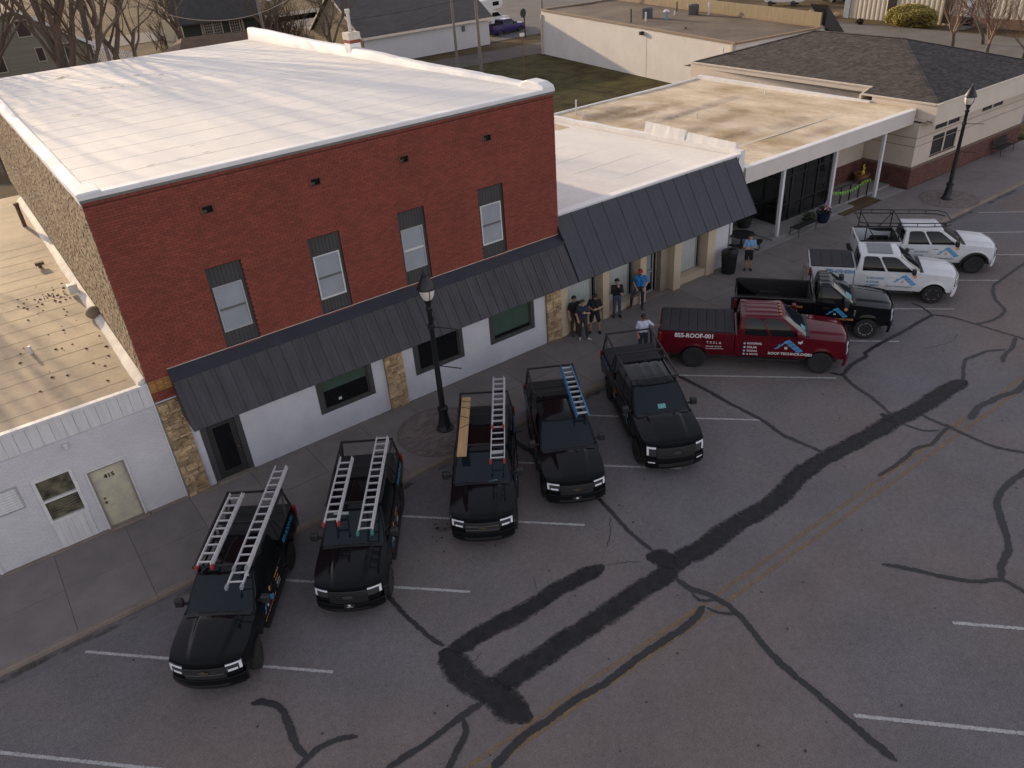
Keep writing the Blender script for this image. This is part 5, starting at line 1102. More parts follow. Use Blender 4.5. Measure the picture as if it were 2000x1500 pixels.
        bl.box((xt+.06,-yi,.78),(xb-.04,yi,.83)); bl.box((xb-.09,-yi,.83),(xb-.04,yi,zr_b)); bl.box((xt+.06,-yi-.012,.83),(xb-.04,-yi+.015,zr_b)); bl.box((xt+.06,yi-.015,.83),(xb-.04,yi+.012,zr_b)); 
        for g in (1,-1): bl.prism([(-D['wb']-.46,.83),(-D['wb']-.38,1.08),(-D['wb']+.38,1.08),(-D['wb']+.46,.83)], 1, g*(yi-.2), g*(yi-.015))
        for k in range(9): bl.box((xt+.08,-yi+.14+k*(2*yi-.28)/8-.03,.83),(xb-.1,-yi+.14+k*(2*yi-.28)/8+.03,.845))
        for g in (1,-1): bl.box((xt+.05,min(g*(W-.17),g*(W-.07)),D['zrail']+.012),(xb-.02,max(g*(W-.17),g*(W-.07)),D['zrail']+.03))
        s.part('bed_liner', bl, liner)
        tg = MB(); tg.box((xt-.03,-W+.09,D['zs']+.14),(xt+.05,W-.09,D['zrail'])); tgo = s.part('tailgate', tg, P, bevel=.02); s.part('tailgate_handle', MB().box((xt-.045,-.15,D['zrail']-.16),(xt-.028,.15,D['zrail']-.07)), trim, tgo)
        s.part('rear_bumper', MB().box((xt-.14,-W+.06,.44),(xt+.05,W-.06,.62)), D.get('rb_m',trim), bevel=.03)
        for g in (1,-1): s.part('tail_light', MB().box((xt-.035,min(g*(W-.09),g*(W+.004)),D['zrail']-.42),(xt+.06,max(g*(W-.09),g*(W+.004)),D['zrail']-.05)), redlamp, bevel=.015)
        if D.get('cover'):
            n = D['cover']; x0, x1 = xt+.02, xb-.02
            for k in range(n):
                a = x0+(x1-x0)*k/n+.006; b = x0+(x1-x0)*(k+1)/n-.006
                s.part('cover_panel', MB().grid(lambda u,v: (a+(b-a)*u,(2*v-1)*(W-.07),D['zrail']+.035+.012*(1-(2*v-1)**4)-.006*abs(2*u-1)**6), 8, 8).box((a,-W+.07,D['zrail']+.005),(b,W-.07,D['zrail']+.03)), cover_m)
        # wheels
        tm, rm = make_wheel(D['R'], D.get('tw',.27), D.get('rim_m',blackrim), D.get('spokes',6))
        for ax in (0,-D['wb']):
            for g in (1,-1):
                e = bpy.data.objects.new('wheel', None); COL.objects.link(e); e.parent = root; e.location = (ax, g*(W-.12), D['R']); e.rotation_euler = (0,0,(0 if g > 0 else math.pi)+(D.get('steer',0) if ax == 0 else 0)); e.empty_display_size = .1
                link('tyre', tm, e); link('rim', rm, e)
    # ---- extras
    def lettering(s, txt, size, x, z, g, m, bold=.004, align='LEFT', spacing=1., shear=0., off=.024):
        vs, fs = text(txt, size, bold, align, shear, spacing); mb = MB()
        mb.add([(x+(-g)*a, g*(s.side(x-g*a, z+b)+off), z+b) for a, b in vs], fs); return s.part('lettering', mb, m, fix=False, smooth=None)
    def logo(s, x, z, w_, g, house=whiteL, sunm=orangeL, line=blue):
        """roof with a field of solar panels, a chimney-side line, a small window and a sun"""
        f = lambda a, b: (x-g*a*w_, g*(s.side(x-g*a*w_, z+b*w_)+.0255), z+b*w_)
        lg = MB(); A, B = (.50,.42), (1.0,.0); e = (-.20,-.07)
        for i in range(4):
            for j in range(3):
                u0, u1 = i/4+.012, (i+1)/4-.02; v0, v1 = j/3+.02, (j+1)/3-.04
                q = lambda u, v: (A[0]+(B[0]-A[0])*u+e[0]*v, A[1]+(B[1]-A[1])*u+e[1]*v); lg.add([f(*q(u0,v0)),f(*q(u1,v0)),f(*q(u1,v1)),f(*q(u0,v1))], [(0,1,2,3)])
        lg.add([f(.50,.44),f(.46,.36),f(.12,.07),f(.0,.06),f(.12,.13)], [(0,1,2,3,4)]); lg.add([f(.15,.15),f(.15,.24),f(.19,.24),f(.19,.18)], [(0,1,2,3)])
        o_ = s.part('logo', lg, line, fix=False, smooth=None)
        h = MB(); 
        for i in (0,1):
            for j in (0,1): h.add([f(.36+.05*i,.06+.05*j),f(.40+.05*i,.06+.05*j),f(.40+.05*i,.10+.05*j),f(.36+.05*i,.10+.05*j)], [(0,1,2,3)])
        s.part('logo_window', h, house, o_, fix=False, smooth=None)
        c = MB(); n = 14; pts = [((.86+(.10 if k % 2 else .06)*math.cos(2*math.pi*k/n)), .36+(.10 if k % 2 else .06)*math.sin(2*math.pi*k/n)) for k in range(n)]; c.add([f(*p) for p in pts], [tuple(range(n))]); s.part('logo_sun', c, sunm, o_, fix=False, smooth=None)
    def rack(s, z=None, xf=None, mid=True, thick=.05):
        D = s.D; W = D['W']; xt = -(D['wb']+D['ro']); z = z or D['zr']+.10; xf = D['xw']+.02 if xf is None else xf; hw = W-.10
        rk = MB()
        for g in (1,-1):
            rk.beam((xf,g*hw*.86,z),(D['xr'],g*hw*.9,z),thick,thick); rk.beam((D['xr'],g*hw*.9,z),(xt+.1,g*hw*.9,z),thick,thick)
            rk.beam((xt+.18,g*hw*.9,z),(xt+.05,g*(W-.1),D['zrail']),thick,thick); rk.beam((xt+.25,g*hw*.9,z),(xt+.55,g*(W-.1),D['zrail']),thick*.8,thick*.8)
            rk.beam((D['xr']-.1,g*hw*.9,z),(D['xr']-.16,g*(W-.1),D['zrail']),thick,thick); rk.beam((D['xr']-.2,g*hw*.9,z),(D['xr']-.5,g*(W-.1),D['zrail']),thick*.8,thick*.8)
            rk.beam((xf-.06,g*hw*.86,z),(xf-.16,g*hw*.80,D['zr']-.05),thick*.8,thick*.8)
        for x in (xf-.02, D['xr']-.1, xt+.18): rk.beam((x,-hw*.9,z+thick*.5),(x,hw*.9,z+thick*.5),thick,thick)
        s.rz = z+thick; s.part('rack', rk, trim, smooth=None)
def ladder(tr, label, x0, x1, y, wd=.42, z=None, rails=alu, rung=alu, feet=ladred, sections=2, dy=0., group=None, fly=(0,1)):
    """extension ladder lying on a truck's rack; x0 (foot) to x1 (tip) in the truck's own frame"""
    z = z or tr.rz; M = tr.root.matrix_basis.copy() if False else Matrix.Translation(tr.root.location)@Matrix.Rotation(tr.root.rotation_euler.z,4,'Z')
    p = M@Vector((x0,y,z)); q = M@Vector((x1,y+dy,z)); a = math.atan2(q.y-p.y,q.x-p.x); L = (q-p).length
    t = thing('extension_ladder', label, 'ladder', p, a, group)
    for k in range(sections):
        f0, f1 = (0,1) if k == 0 else fly; w_ = wd-.06*k; zz = .04+.06*k; a0, a1 = L*f0, L*f1
        for g in (1,-1):
            r = MB(); r.box((a0,min(g*w_/2,g*(w_/2-.028)),zz-.036),(a1,max(g*w_/2,g*(w_/2-.028)),zz+.036)); obj('rail', r, rails, t, bevel=.004)
            if feet is not None and (k == 0 or f0 > .1): obj('foot', MB().box((a0-.07,g*(w_/2-.014)-.03,zz-.05),(a0+.05,g*(w_/2-.014)+.03,zz+.045)), feet, t)
        n = int((a1-a0-.2)/.305); x = .16+.305*math.ceil((a0-.05)/.305)-.05*k
        for i in range(n+1):
            if x > a1-.05: break
            obj('rung', MB().box((x-.018,-w_/2+.02,zz-.014),(x+.018,w_/2-.02,zz+.014)), rung, t); x += .305
    return t
SMALL = dict(W=.955, wb=3.32, fo=.93, ro=1.15, zs=.46, zb=1.19, zn=1.10, zr=1.84, zrail=1.30, xc=-.60, xw=-1.42, xr=-2.92, R=.39, Ra=.47, zg=(.66,.98), zl=(.80,1.03), ylamp=(.50,.86), wins=[(-.80,-.10),(-.02,.82)], cover=4)
G1 = 'black pickup trucks nosed out across the stalls'
def blk(label, loc, h, **kw): D = dict(SMALL); D.update(kw); return Truck(label, loc, h, D, carpaint('black_car_paint',(.006,.0065,.008),.2), G1)
def sideletters(t, g):
    xt = -(t.D['wb']+t.D['ro']); t.lettering('855-ROOF-001', .17, (xt+.2 if g < 0 else t.D['xr']-.15), t.D['zrail']-.20, g, cyan, .005)
    xa = t.gh(t.D['wins'][1][0],1,0).x; t.logo(xa+.1 if g < 0 else xa+.95, t.D['zs']+.30, .8, g); t.lettering('ROOF TECHNOLOGIES', .095, xa+.05 if g < 0 else xa+1.0, t.D['zs']+.17, g, orangeL, .002)
    for k, w_ in enumerate(('ROOFING','SOLAR','SIDING','& MORE')): t.lettering(w_, .085, (t.D['xr']+.25 if g < 0 else xa-.15), t.D['zs']+.52-.115*k, g, orangeL if k < 2 else whiteL, .002)
def emblem(t, kind, z):
    if kind == 'bowtie':
        mb = MB(); pts = [(-.13,-.01),(-.11,-.035),(-.05,-.035),(-.045,-.05),(.045,-.05),(.05,-.035),(.13,-.035),(.13,.0),(.11,.035),(.05,.035),(.045,.05),(-.045,.05),(-.05,.035),(-.13,.035)]
        mb.slab(lambda u,v,d: t.front(-.12+.24*u, z-.018+.036*v, d), 3, 1, .05, .015); mb.slab(lambda u,v,d: t.front(-.045+.09*u, z-.042+.084*v, d), 2, 1, .052, .015)
        t.part('emblem', mb, mat('dark_gold',(.12,.10,.06),.3,coords='obj',metal=.5))
    else:
        mb = MB(); n = 20; f = lambda a,k,d: t.front(.125*k*math.cos(a), z+.05*k*math.sin(a), d)
        mb.add([f(2*math.pi*i/n,1,.058) for i in range(n)]+[f(2*math.pi*i/n,1,.04) for i in range(n)], [tuple(range(n))]+[(i,(i+1)%n,n+(i+1)%n,n+i) for i in range(n)]); o_ = t.part('emblem', mb, mat('emblem_oval',(.03,.035,.045),.3,coords='obj'), smooth=None)
        r = MB(); r.add([f(2*math.pi*i/n,1,.061) for i in range(n)]+[f(2*math.pi*i/n,.86,.061) for i in range(n)], [(i,(i+1)%n,n+(i+1)%n,n+i) for i in range(n)]); t.part('emblem_ring', r, chrome, o_, smooth=None)
        vs, fs = text('Ford', .075, .002, 'CENTER', .3); q = MB(); q.add([t.front(a, z-.022+b, .0615) for a,b in vs], fs); t.part('emblem_lettering', q, chrome, o_, fix=False, smooth=None)
def badge(t, z):
    q = MB(); q.slab(lambda u,v,d: t.front(-.14+.28*u, z-.08+.16*v, d), 2, 2, .05, .01); pl = t.part('front_plate', q, trim)
    q = MB(); n = 8; q.add([t.front(.045*math.cos(R(a)), z+.02+.04*math.sin(R(a)), .0615) for a in (0,45,90,135,180,225,270,315)], [tuple(range(8))]); q.add([t.front(-.08+.16*u, z-.05+.014*v, .0615) for u,v in ((0,0),(1,0),(1,1),(0,1))], [(0,1,2,3)]); t.part('plate_emblem', q, whiteL, pl, fix=False, smooth=None)
def sticker(t, sy0, sy1, t0, t1, m): t.part('windshield_sticker', MB().slab(lambda u,v,d: t.gh(1,sy0+(sy1-sy0)*u,t0+(t1-t0)*v)+Vector((d*.7,0,d*.7)), 2, 1, .012, .003), m)
teal = mat('teal_paper', (.12,.32,.33), .7, coords='obj'); paperm = mat('pale_paper_tag', (.35,.38,.36), .7, coords='obj')
# 1: nearest, two ladders
t1 = blk('nearest black pickup with two ladders, parked beside the white door 415 building', (-1.27,-7.15), -126, bar_m=chrome, nbar=1, steer=.22); t1.rack(); sideletters(t1, 1); emblem(t1,'bowtie',.90); sticker(t1,.72,.86,.86,.91,whiteL)
ladder(t1, 'short aluminium ladder with red feet on the nearest black pickup', -1.35, -4.15, -.42, feet=ladred, group='ladders on truck racks', sections=2, fly=(0,.98)); ladder(t1, 'long aluminium ladder on the nearest black pickup, overhanging its tail', -.62, -5.25, .55, .40, feet=mat('ladder_grey_foot',(.25,.26,.28),.6,coords='obj'), group='ladders on truck racks', fly=(.12,1))
# 2
t2 = blk('second black pickup from the left, oval emblem on honeycomb grille, two ladders', (2.40,-7.15), -124.5, bright=0, nbar=5, zg=(.62,1.0)); t2.rack(); sideletters(t2, 1); emblem(t2,'oval',.86); badge(t2,.56)
ladder(t2, 'short aluminium ladder with red feet on the second black pickup', -.55, -3.35, -.45, group='ladders on truck racks', fly=(0,1)); ladder(t2, 'long aluminium ladder reaching over the windshield of the second black pickup', -.12, -4.25, .50, .40, feet=mat('ladder_green_foot',(.05,.2,.18),.6,coords='obj'), group='ladders on truck racks', fly=(.02,1)); sticker(t2,-.75,-.2,.86,.93,paperm)
# 3
t3 = blk('third black pickup from the left, carrying a plank and a long ladder', (6.52,-7.26), -126, bar_m=chrome, nbar=2); t3.rack(); sideletters(t3, 1); emblem(t3,'bowtie',.84); sticker(t3,.35,.85,.86,.93,paperm); sticker(t3,.2,.5,.08,.14,teal)
ladder(t3, 'long aluminium ladder with red feet beside the plank on third black pickup', -.5, -5.0, .50, .42, group='ladders on truck racks', fly=(.36,1))
M3 = Matrix.Translation(t3.root.location)@Matrix.Rotation(t3.root.rotation_euler.z,4,'Z')
pk = thing('wooden_plank', 'long wooden plank tied on the rack of the third black pickup', 'plank', M3@Vector((-2.4,-.55,t3.rz)), t3.root.rotation_euler.z)
obj('board', MB().box((-1.55,-.14,0),(1.55,.14,.045)), mat('sawn_pine',(.46,.29,.14),.8,.2,4,coords='obj',stretch=(.3,3,1)), pk); 
for xx, sk in ((-1.35,.1),(-1.0,.12),(-.5,.16),(.2,-.22)): obj('strap', MB().beam((xx,-.155,.048),(xx+sk,.155,.048),.022,.006), trim, pk)
# 4
t4 = blk('fourth black pickup from the left, with the blue ladder', (9.5,-7.68), -120.5, nbar=2); t4.rack(xf=-2.7); sideletters(t4, -1); emblem(t4,'bowtie',.86); badge(t4,.52)
ladder(t4, 'blue fibreglass ladder with silver rungs on the fourth black pickup', -1.05, -4.05, .55, .42, rails=ladblue, feet=None, group='ladders on truck racks', dy=-.05, fly=(.0,1))
# 5
BIG = dict(W=1.0, wb=3.72, fo=.98, ro=1.2, zs=.50, zb=1.30, zn=1.20, zr=1.98, zrail=1.42, xc=-.62, xw=-1.48, xr=-3.12, R=.41, Ra=.50, zg=(.70,1.08), zl=(.78,1.12), ylamp=(.62,.90), wins=[(-.82,-.08),(0,.82)], cover=4, bright=0)
D5 = dict(BIG, ribs=1, nbar=3, lip_m=trim, steer=.1); t5 = Truck('large black pickup with teal card in windshield and empty ladder rack', (12.88,-8.34), -118.5, D5, carpaint('black_car_paint',(.006,.0065,.008),.2), G1); t5.rack(z=2.10); sideletters(t5, -1); emblem(t5,'oval',.92); sticker(t5,-.1,.18,.22,.36,teal)
for g in (1,-1): t5.part('fog_light', MB().slab(lambda u,v,d: t5.front(g*(.66+.2*u),.55+.04*v,d), 3, 1, .05, .012), lampm)
# red super crew
SD = dict(W=1.015, wb=4.52, fo=1.0, ro=1.28, zs=.58, zb=1.42, zn=1.32, zr=2.12, zrail=1.50, xc=-.60, xw=-1.42, xr=-3.05, R=.44, Ra=.53, zg=(.82,1.22), zl=(.80,1.24), ylamp=(.66,.93), wins=[(-.78,-.06),(.02,.82)], cover=8, ribs=1, nose=.19, msize=1.25, ridge=.035)
red = carpaint('dark_red_car_paint', (.09,.005,.011), .25)
tr = Truck('dark red crew cab pickup with long black covered bed', (21.40,-7.80), -48.5, dict(SD, mirror_m=red, bump_m=red, handle_m=red), red, None)
xt = -(tr.D['wb']+tr.D['ro'])
tr.lettering('855-ROOF-001', .225, xt+.55, 1.29, -1, whiteL, .007); tr.lettering('TESLA', .13, xt+1.72, 1.08, -1, whiteL, .002, spacing=1.7); tr.lettering('SOLAR ROOF', .085, xt+1.70, .94, -1, whiteL, .001, spacing=1.15)
tr.part('lettering', MB().add([(xt+1.7,-tr.side(xt+1.7,.87)-.024,.875),(xt+2.35,-tr.side(xt+2.35,.87)-.024,.875),(xt+2.35,-tr.side(xt+2.35,.88)-.024,.89),(xt+1.7,-tr.side(xt+1.7,.88)-.024,.89)],[(0,1,2,3)]), whiteL, fix=False, smooth=None)
for k, w_ in enumerate(('ROOFING','SOLAR','SIDING','& MORE')):
    tr.lettering(w_, .115, -2.62, 1.12-.15*k, -1, whiteL, .003); z = 1.155-.15*k
    tr.part('bullet', MB().add([(-2.76,-tr.side(-2.76,z)-.024,z),(-2.71,-tr.side(-2.7,z)-.024,z-.05),(-2.66,-tr.side(-2.66,z)-.024,z),(-2.71,-tr.side(-2.7,z)-.024,z+.05)],[(0,1,2,3)]), mat('pale_blue_bullet',(.3,.5,.62),.5,coords='obj'), fix=False, smooth=None)
tr.logo(-1.68, .92, 1.05, -1, whiteL, whiteL); tr.lettering('ROOF TECHNOLOGIES', .15, -1.86, .74, -1, whiteL, .006, spacing=.98); sticker(tr,-.55,-.2,.1,.3,teal)
for y in (-.5,-.25,0,.25,.5): tr.part('marker_lamp', MB().box((tr.D['xw']-.14,y-.05,2.11),(tr.D['xw']-.05,y+.05,2.15)), mat('amber_lamp',(.35,.12,.03),.3,coords='obj'), bevel=.01)
# black regular cab
DS = dict(SD, wb=3.62, ro=1.35, xr=-2.02, wins=[(-.62,.78)], cover=0, rim_m=steelrim, spokes=8, step_m=trim, bump_m=chrome if False else None); DS.pop('bump_m')
ts = Truck('black regular cab pickup with open bed and steel wheels behind the red truck', (24.85,-7.44), -51, DS, carpaint('black_car_paint',(.006,.0065,.008),.2), None)
xa = -1.55; ts.logo(xa, .95, .85, -1); ts.lettering('ROOF TECHNOLOGIES', .11, xa-.1, .80, -1, orangeL, .003); ts.lettering('ROOFING', .13, -3.0, 1.22, -1, orangeL, .003); ts.lettering('SOLAR', .10, -2.9, 1.06, -1, whiteL, .003); sticker(ts,-.75,-.3,.15,.4,teal)
ts.part('fender_badge', MB().box((-.52,-ts.side(-.5,1.1)-.028,.98),(-.46,-ts.side(-.5,1.1)-.012,1.24)), chrome, bevel=.005)
hb_ = MB(); xr = ts.D['xr']-.06
for g in (1,-1): hb_.beam((xr,g*.9,1.5),(xr,g*.82,2.02),.05,.05)
hb_.beam((xr,-.82,2.02),(xr,.82,2.02),.05,.05); ts.part('headache_rack', hb_, trim)
# white crew cab
wp = carpaint('white_car_paint', (.60,.61,.62), .28)
w2 = Truck('white crew cab pickup with glass roof panel and folded black bed cover', (29.45,-7.56), -52, dict(BIG, bump_m=wp, mirror_m=trim, handle_m=wp, rim_m=mat('grey_alloy',(.22,.22,.23),.35,.1,4,coords='obj',metal=.4), rb_m=chrome, grille_m=wp, bar_m=trim, step_m=trim), wp, None)
xt = -(w2.D['wb']+w2.D['ro']); w2.lettering('785-670-0204', .21, xt+.62, 1.20, -1, blueL, .004)
for k, w_ in enumerate(('ROOFING','SOLAR','SIDING','& MORE')):
    w2.lettering(w_, .125, -2.52, 1.0-.16*k, -1, blueL, .002, shear=.15); z = 1.04-.16*k
    w2.part('bullet', MB().add([(-2.62,-w2.side(-2.62,z)-.024,z-.03),(-2.56,-w2.side(-2.56,z)-.024,z-.03),(-2.56,-w2.side(-2.56,z)-.024,z+.03),(-2.62,-w2.side(-2.62,z)-.024,z+.03)],[(0,1,2,3)]), blueL, fix=False, smooth=None)
w2.logo(-1.62, .84, .95, -1, orangeL, orangeL); w2.lettering('Roof Technologies', .13, -1.84, .68, -1, greyL, .002)
w2.part('glass_roof', MB().slab(lambda u,v,d: (lambda p: p+Vector((0,0,.046*(1-(p.x*0))+d)))(w2.gh(-.62+1.3*u,-.74+1.48*v,1)), 6, 6, .012, .004), mat('roof_glass',(.03,.035,.05),.05,.1,2,coords='obj',spec=.7))
# white crew cab with tube rack
w1 = Truck('white crew cab pickup with black tube rack over open bed, farthest truck', (33.36,-7.15), -48, dict(BIG, cover=0, bump_m=wp, zr=1.95, rim_m=blackrim, flare=.05, handle_m=chrome, mirror_m=trim, R=.43, Ra=.53), wp, None)
for k, w_ in enumerate(('ROOFING','SOLAR')): w1.lettering(w_, .13, -2.55, .98-.17*k, -1, greyL, .002, shear=.15)
w1.logo(-1.62, .84, .95, -1, orangeL, orangeL); w1.lettering('Roof Technologies', .13, -1.84, .68, -1, greyL, .002)
for ax in (0,-3.72):
    a = MB()
    for g in (1,-1):
        pts = [(ax+.56*math.cos(R(t)), g*(w1.side(ax+.5*math.cos(R(t)),.43+.5*math.sin(R(t)))+.02), .43+.56*math.sin(R(t))) for t in range(5,176,10)]; a.tube(pts, .055, 6)
    w1.part('fender_flare', a, trim)
rk = MB(); z = 2.28; xt = -(3.72+1.2)
for g in (1,-1):
    for zz in (z, z-.16): rk.tube([(-1.15,g*.55,zz),(-1.45,g*.8,zz),(-2.2,g*.86,zz),(xt+.1,g*.86,zz),(xt-.05,g*.78,zz)], .025, 6)
    for xx in (-1.9,-2.6,-3.4,-4.2): rk.tube([(xx,g*.86,z),(xx,g*.86,z-.16)], .018, 5)
    for xx in (-3.28,xt+.25): rk.tube([(xx,g*.86,z),(xx,g*.9,1.43)], .028, 6); rk.tube([(xx,g*.86,z-.1),(xx+(.5 if xx < -4 else -.5),g*.9,1.43)], .022, 6)
rk.tube([(-1.15,-.55,z),(-1.15,.55,z)], .025, 6); rk.tube([(-3.28,-.86,z),(-3.28,.86,z)], .03, 6); rk.tube([(xt-.05,-.78,z),(xt-.05,.78,z)], .025, 6)
w1.part('rack', rk, trim)
# purple pickup and camper across the alley
PUR = dict(BIG, cover=0, rim_m=steelrim, R=.42, bump_m=trim)
pu = Truck('purple pickup parked across the alley by the round sign', (65.6,71.0), 8, PUR, carpaint('purple_car_paint',(.04,.03,.13),.3), None)
# ================================================================== PEOPLE
def cloth(n, c, r=.85): return mat(n, c, r, .12, 14, coords='obj', bump=.2, bscale=70)
skin = mat('skin', (.40,.235,.165), .6, .06, 20, coords='obj'); skin2 = mat('tanned_skin', (.33,.18,.12), .6, .06, 20, coords='obj')
def person(label, loc, rotz, shirt, pants, shoe, hair=None, cap=None, shorts=False, sleeve='short', J=None, glasses=False, beard=False, sk=None, h=1.76):
    t = thing('person', label, 'person', loc, rotz); sc = h/1.76; sk = sk or skin
    j = dict(pel=(0,0,.95), chest=(0,0,1.30), neck=(0,.01,1.47), head=(0,-.02,1.635),
             shR=(-.185,.0,1.42), elR=(-.25,.03,1.15), wrR=(-.24,-.06,.90), shL=(.185,.0,1.42), elL=(.25,.03,1.15), wrL=(.24,-.06,.90),
             hipR=(-.09,0,.92), knR=(-.11,-.01,.50), anR=(-.12,.02,.09), hipL=(.09,0,.92), knL=(.11,-.01,.50), anL=(.12,.02,.09), toeR=(-.03,-.17), toeL=(.03,-.17), fingR=None, fingL=None)
    if J: j.update(J)
    V = {k: Vector(v) for k, v in j.items() if v is not None and len(v) == 3}
    caps = []                                                      # a, b, ra, rb, material index
    def c(a, b, ra, rb, m): caps.append((Vector(a)*sc, Vector(b)*sc, ra*sc, rb*sc, m))
    S, P, K, F = 0, 1, 2, 3
    fw = V['chest']-V['pel']
    for g in (-1,1):
        c(V['pel']+Vector((g*.075,0,.06)), V['chest']+Vector((g*.085,0,.0)), .112, .118, S); c(V['chest']+Vector((g*.085,0,0)), V['chest']+Vector((g*.12,.01,.10)), .118, .085, S)
        c(V['pel']+Vector((g*.07,.0,.05)), V['pel']+Vector((g*.075,.0,-.06)), .118, .112, P)
    c(V['chest']+Vector((0,0,.12)), V['neck'], .10, .062, S); c(V['neck'], V['head']+Vector((0,.01,-.06)), .056, .058, K)
    hd = V['head']; c(hd+Vector((0,.012,.03)), hd+Vector((0,-.004,-.02)), .092, .086, K); c(hd+Vector((0,-.012,-.02)), hd+Vector((0,-.035,-.085)), .074, .05, K)
    c(hd+Vector((0,-.085,.0)), hd+Vector((0,-.112,-.028)), .012, .017, K)
    for g in (-1,1): c(hd+Vector((g*.09,.01,.01)), hd+Vector((g*.09,.015,-.025)), .016, .012, K)
    for s in 'RL':
        sh, el, wr = V['sh'+s], V['el'+s], V['wr'+s]; ub = sh.lerp(el, .72)
        c(sh, sh.lerp(el,.3), .075, .062, S); c(sh.lerp(el,.3), ub, .062, .054 if sleeve == 'long' else .058, S); c(ub, el, .047 if sleeve == 'short' else .052, .043 if sleeve == 'short' else .05, S if sleeve == 'long' else K)
        c(el, el.lerp(wr,.35), .044, .043, S if sleeve == 'long' else K); c(el.lerp(wr,.35), wr, .043, .030 if sleeve == 'short' else .037, S if sleeve == 'long' else K)
        d = (wr-el).normalized(); fd = Vector(j['fing'+s]).normalized() if j['fing'+s] else (d+Vector((0,-.25,0))).normalized(); side_ = d.cross(Vector((0,-1,.2))).normalized(); 
        pm = wr+fd*.075; c(wr, pm, .030, .034, K); c(wr+side_*.012, pm+side_*.02, .026, .022, K); c(wr-side_*.012, pm-side_*.02, .026, .022, K)
        for k, ln in enumerate((.062,.074,.070,.052)):
            b = pm+side_*(.030-.020*k); m_ = b+fd*ln*.55; e = m_+(fd*.8+Vector((0,-.35,-.25))).normalized()*ln*.5; c(b, m_, .0105, .0095, K); c(m_, e, .0095, .008, K)
        tb = wr+fd*.03+side_*.03; c(tb, tb+(side_+fd*.7).normalized()*.04, .013, .011, K); c(tb+(side_+fd*.7).normalized()*.04, tb+(side_*.5+fd).normalized()*.07, .011, .009, K)
        hp, kn, an = V['hip'+s], V['kn'+s], V['an'+s]
        if shorts: c(hp, hp.lerp(kn,.85), .105, .088, P); c(kn.lerp(hp,.1), kn.lerp(an,.3), .058, .060, K); c(kn.lerp(an,.3), an, .060, .038, K)
        else: c(hp, kn, .102, .07, P); c(kn, kn.lerp(an,.3), .068, .066, P); c(kn.lerp(an,.3), an+Vector((0,0,.0)), .066, .052, P)
        tx, ty = j['toe'+s]; c(an+Vector((0,.045,-.035)), an+Vector((tx,ty,-.05)), .045, .038, F); c(an+Vector((0,.0,-.03)), an+Vector((tx*.5,ty*.5,-.045)), .045, .044, F)
    mb = MB()
    for a, b, ra, rb, m_ in caps:
        L = (b-a).length; q = (b-a).to_track_quat('Z','Y').to_matrix().to_4x4() if L > 1e-5 else Matrix(); M = Matrix.Translation(a)@q
        prof = [(0,-ra),(ra*.5,-ra*.866),(ra*.866,-ra*.5),(ra,0),(rb,L),(rb*.866,L+rb*.5),(rb*.5,L+rb*.866),(0,L+rb)]; mb.lathe(prof, 12, M=M)
    me = mb.mesh('body_raw', skin); o = bpy.data.objects.new('body_raw', me); COL.objects.link(o); md = o.modifiers.new('remesh','REMESH'); md.mode = 'VOXEL'; md.voxel_size = .0125; md2 = o.modifiers.new('smooth','SMOOTH'); md2.iterations = 2; md2.factor = .4
    dg = bpy.context.evaluated_depsgraph_get(); dg.update(); bm_ = bpy.data.meshes.new_from_object(o.evaluated_get(dg)); bpy.data.objects.remove(o)
    bm_.materials.clear()
    for m_ in (shirt, pants, sk, shoe): bm_.materials.append(m_)
    n = len(bm_.polygons); ct = np.empty(n*3); bm_.polygons.foreach_get('center', ct); ct = ct.reshape(-1,3); best = np.full(n, 1e9); idx = np.zeros(n, dtype=np.int32)
    for a, b, ra, rb, m_ in caps:
        a_, b_ = np.array(a), np.array(b); ab = b_-a_; l2 = max(1e-9, ab@ab); tt = np.clip(((ct-a_)@ab)/l2, 0, 1); dd = np.linalg.norm(ct-(a_+tt[:,None]*ab), axis=1)-(ra+(rb-ra)*tt); k = dd < best; best[k] = dd[k]; idx[k] = m_
    bm_.polygons.foreach_set('material_index', idx); bm_.polygons.foreach_set('use_smooth', [True]*n); bm_.name = 'body'; bm_.update()
    link('body', bm_, t)
    H = hd*sc; r = .1*sc
    if hair:
        q = MB(); q.lathe([(0,.118),(.05,.112),(.085,.09),(.103,.05),(.105,.015),(.099,-.012),(.092,-.015)], 16, M=Matrix.Translation(H+Vector((0,.016,.018)))@Matrix.Rotation(R(-26),4,'X')); obj('hair', q, hair, t, smooth=60)
    if cap:
        q = MB(); q.lathe([(0,.118),(.05,.113),(.088,.09),(.105,.045),(.107,.02)], 16, M=Matrix.Translation(H+Vector((0,.01,.02)))); obj('cap', q, cap, t, smooth=60); q = MB(); q.slab(lambda u,v,d: (H.x+.085*(2*u-1), H.y-.085-.085*v*(1-.35*(2*u-1)**2), H.z+.045-.02*v+d), 6, 3, 0, .008); obj('cap_brim', q, cap, t)
    eye = mat('dark_eye', (.02,.015,.012), .3, coords='obj'); q = MB()
    for g in (-1,1): q.ball(H+Vector((g*.034,-.083,.012))*sc, .011, 6, 4)
    obj('eyes', q, eye, t); obj('mouth', MB().box(tuple(H+Vector((-.024,-.098,-.066))),tuple(H+Vector((.024,-.085,-.058)))), mat('lips',(.25,.10,.08),.6,coords='obj'), t)
    q = MB()
    for g in (-1,1): q.beam(H+Vector((g*.015,-.09,.033)),H+Vector((g*.058,-.078,.033)),.012,.01)
    obj('eyebrows', q, hair or mat('dark_hair',(.02,.014,.01),.8,coords='obj'), t)
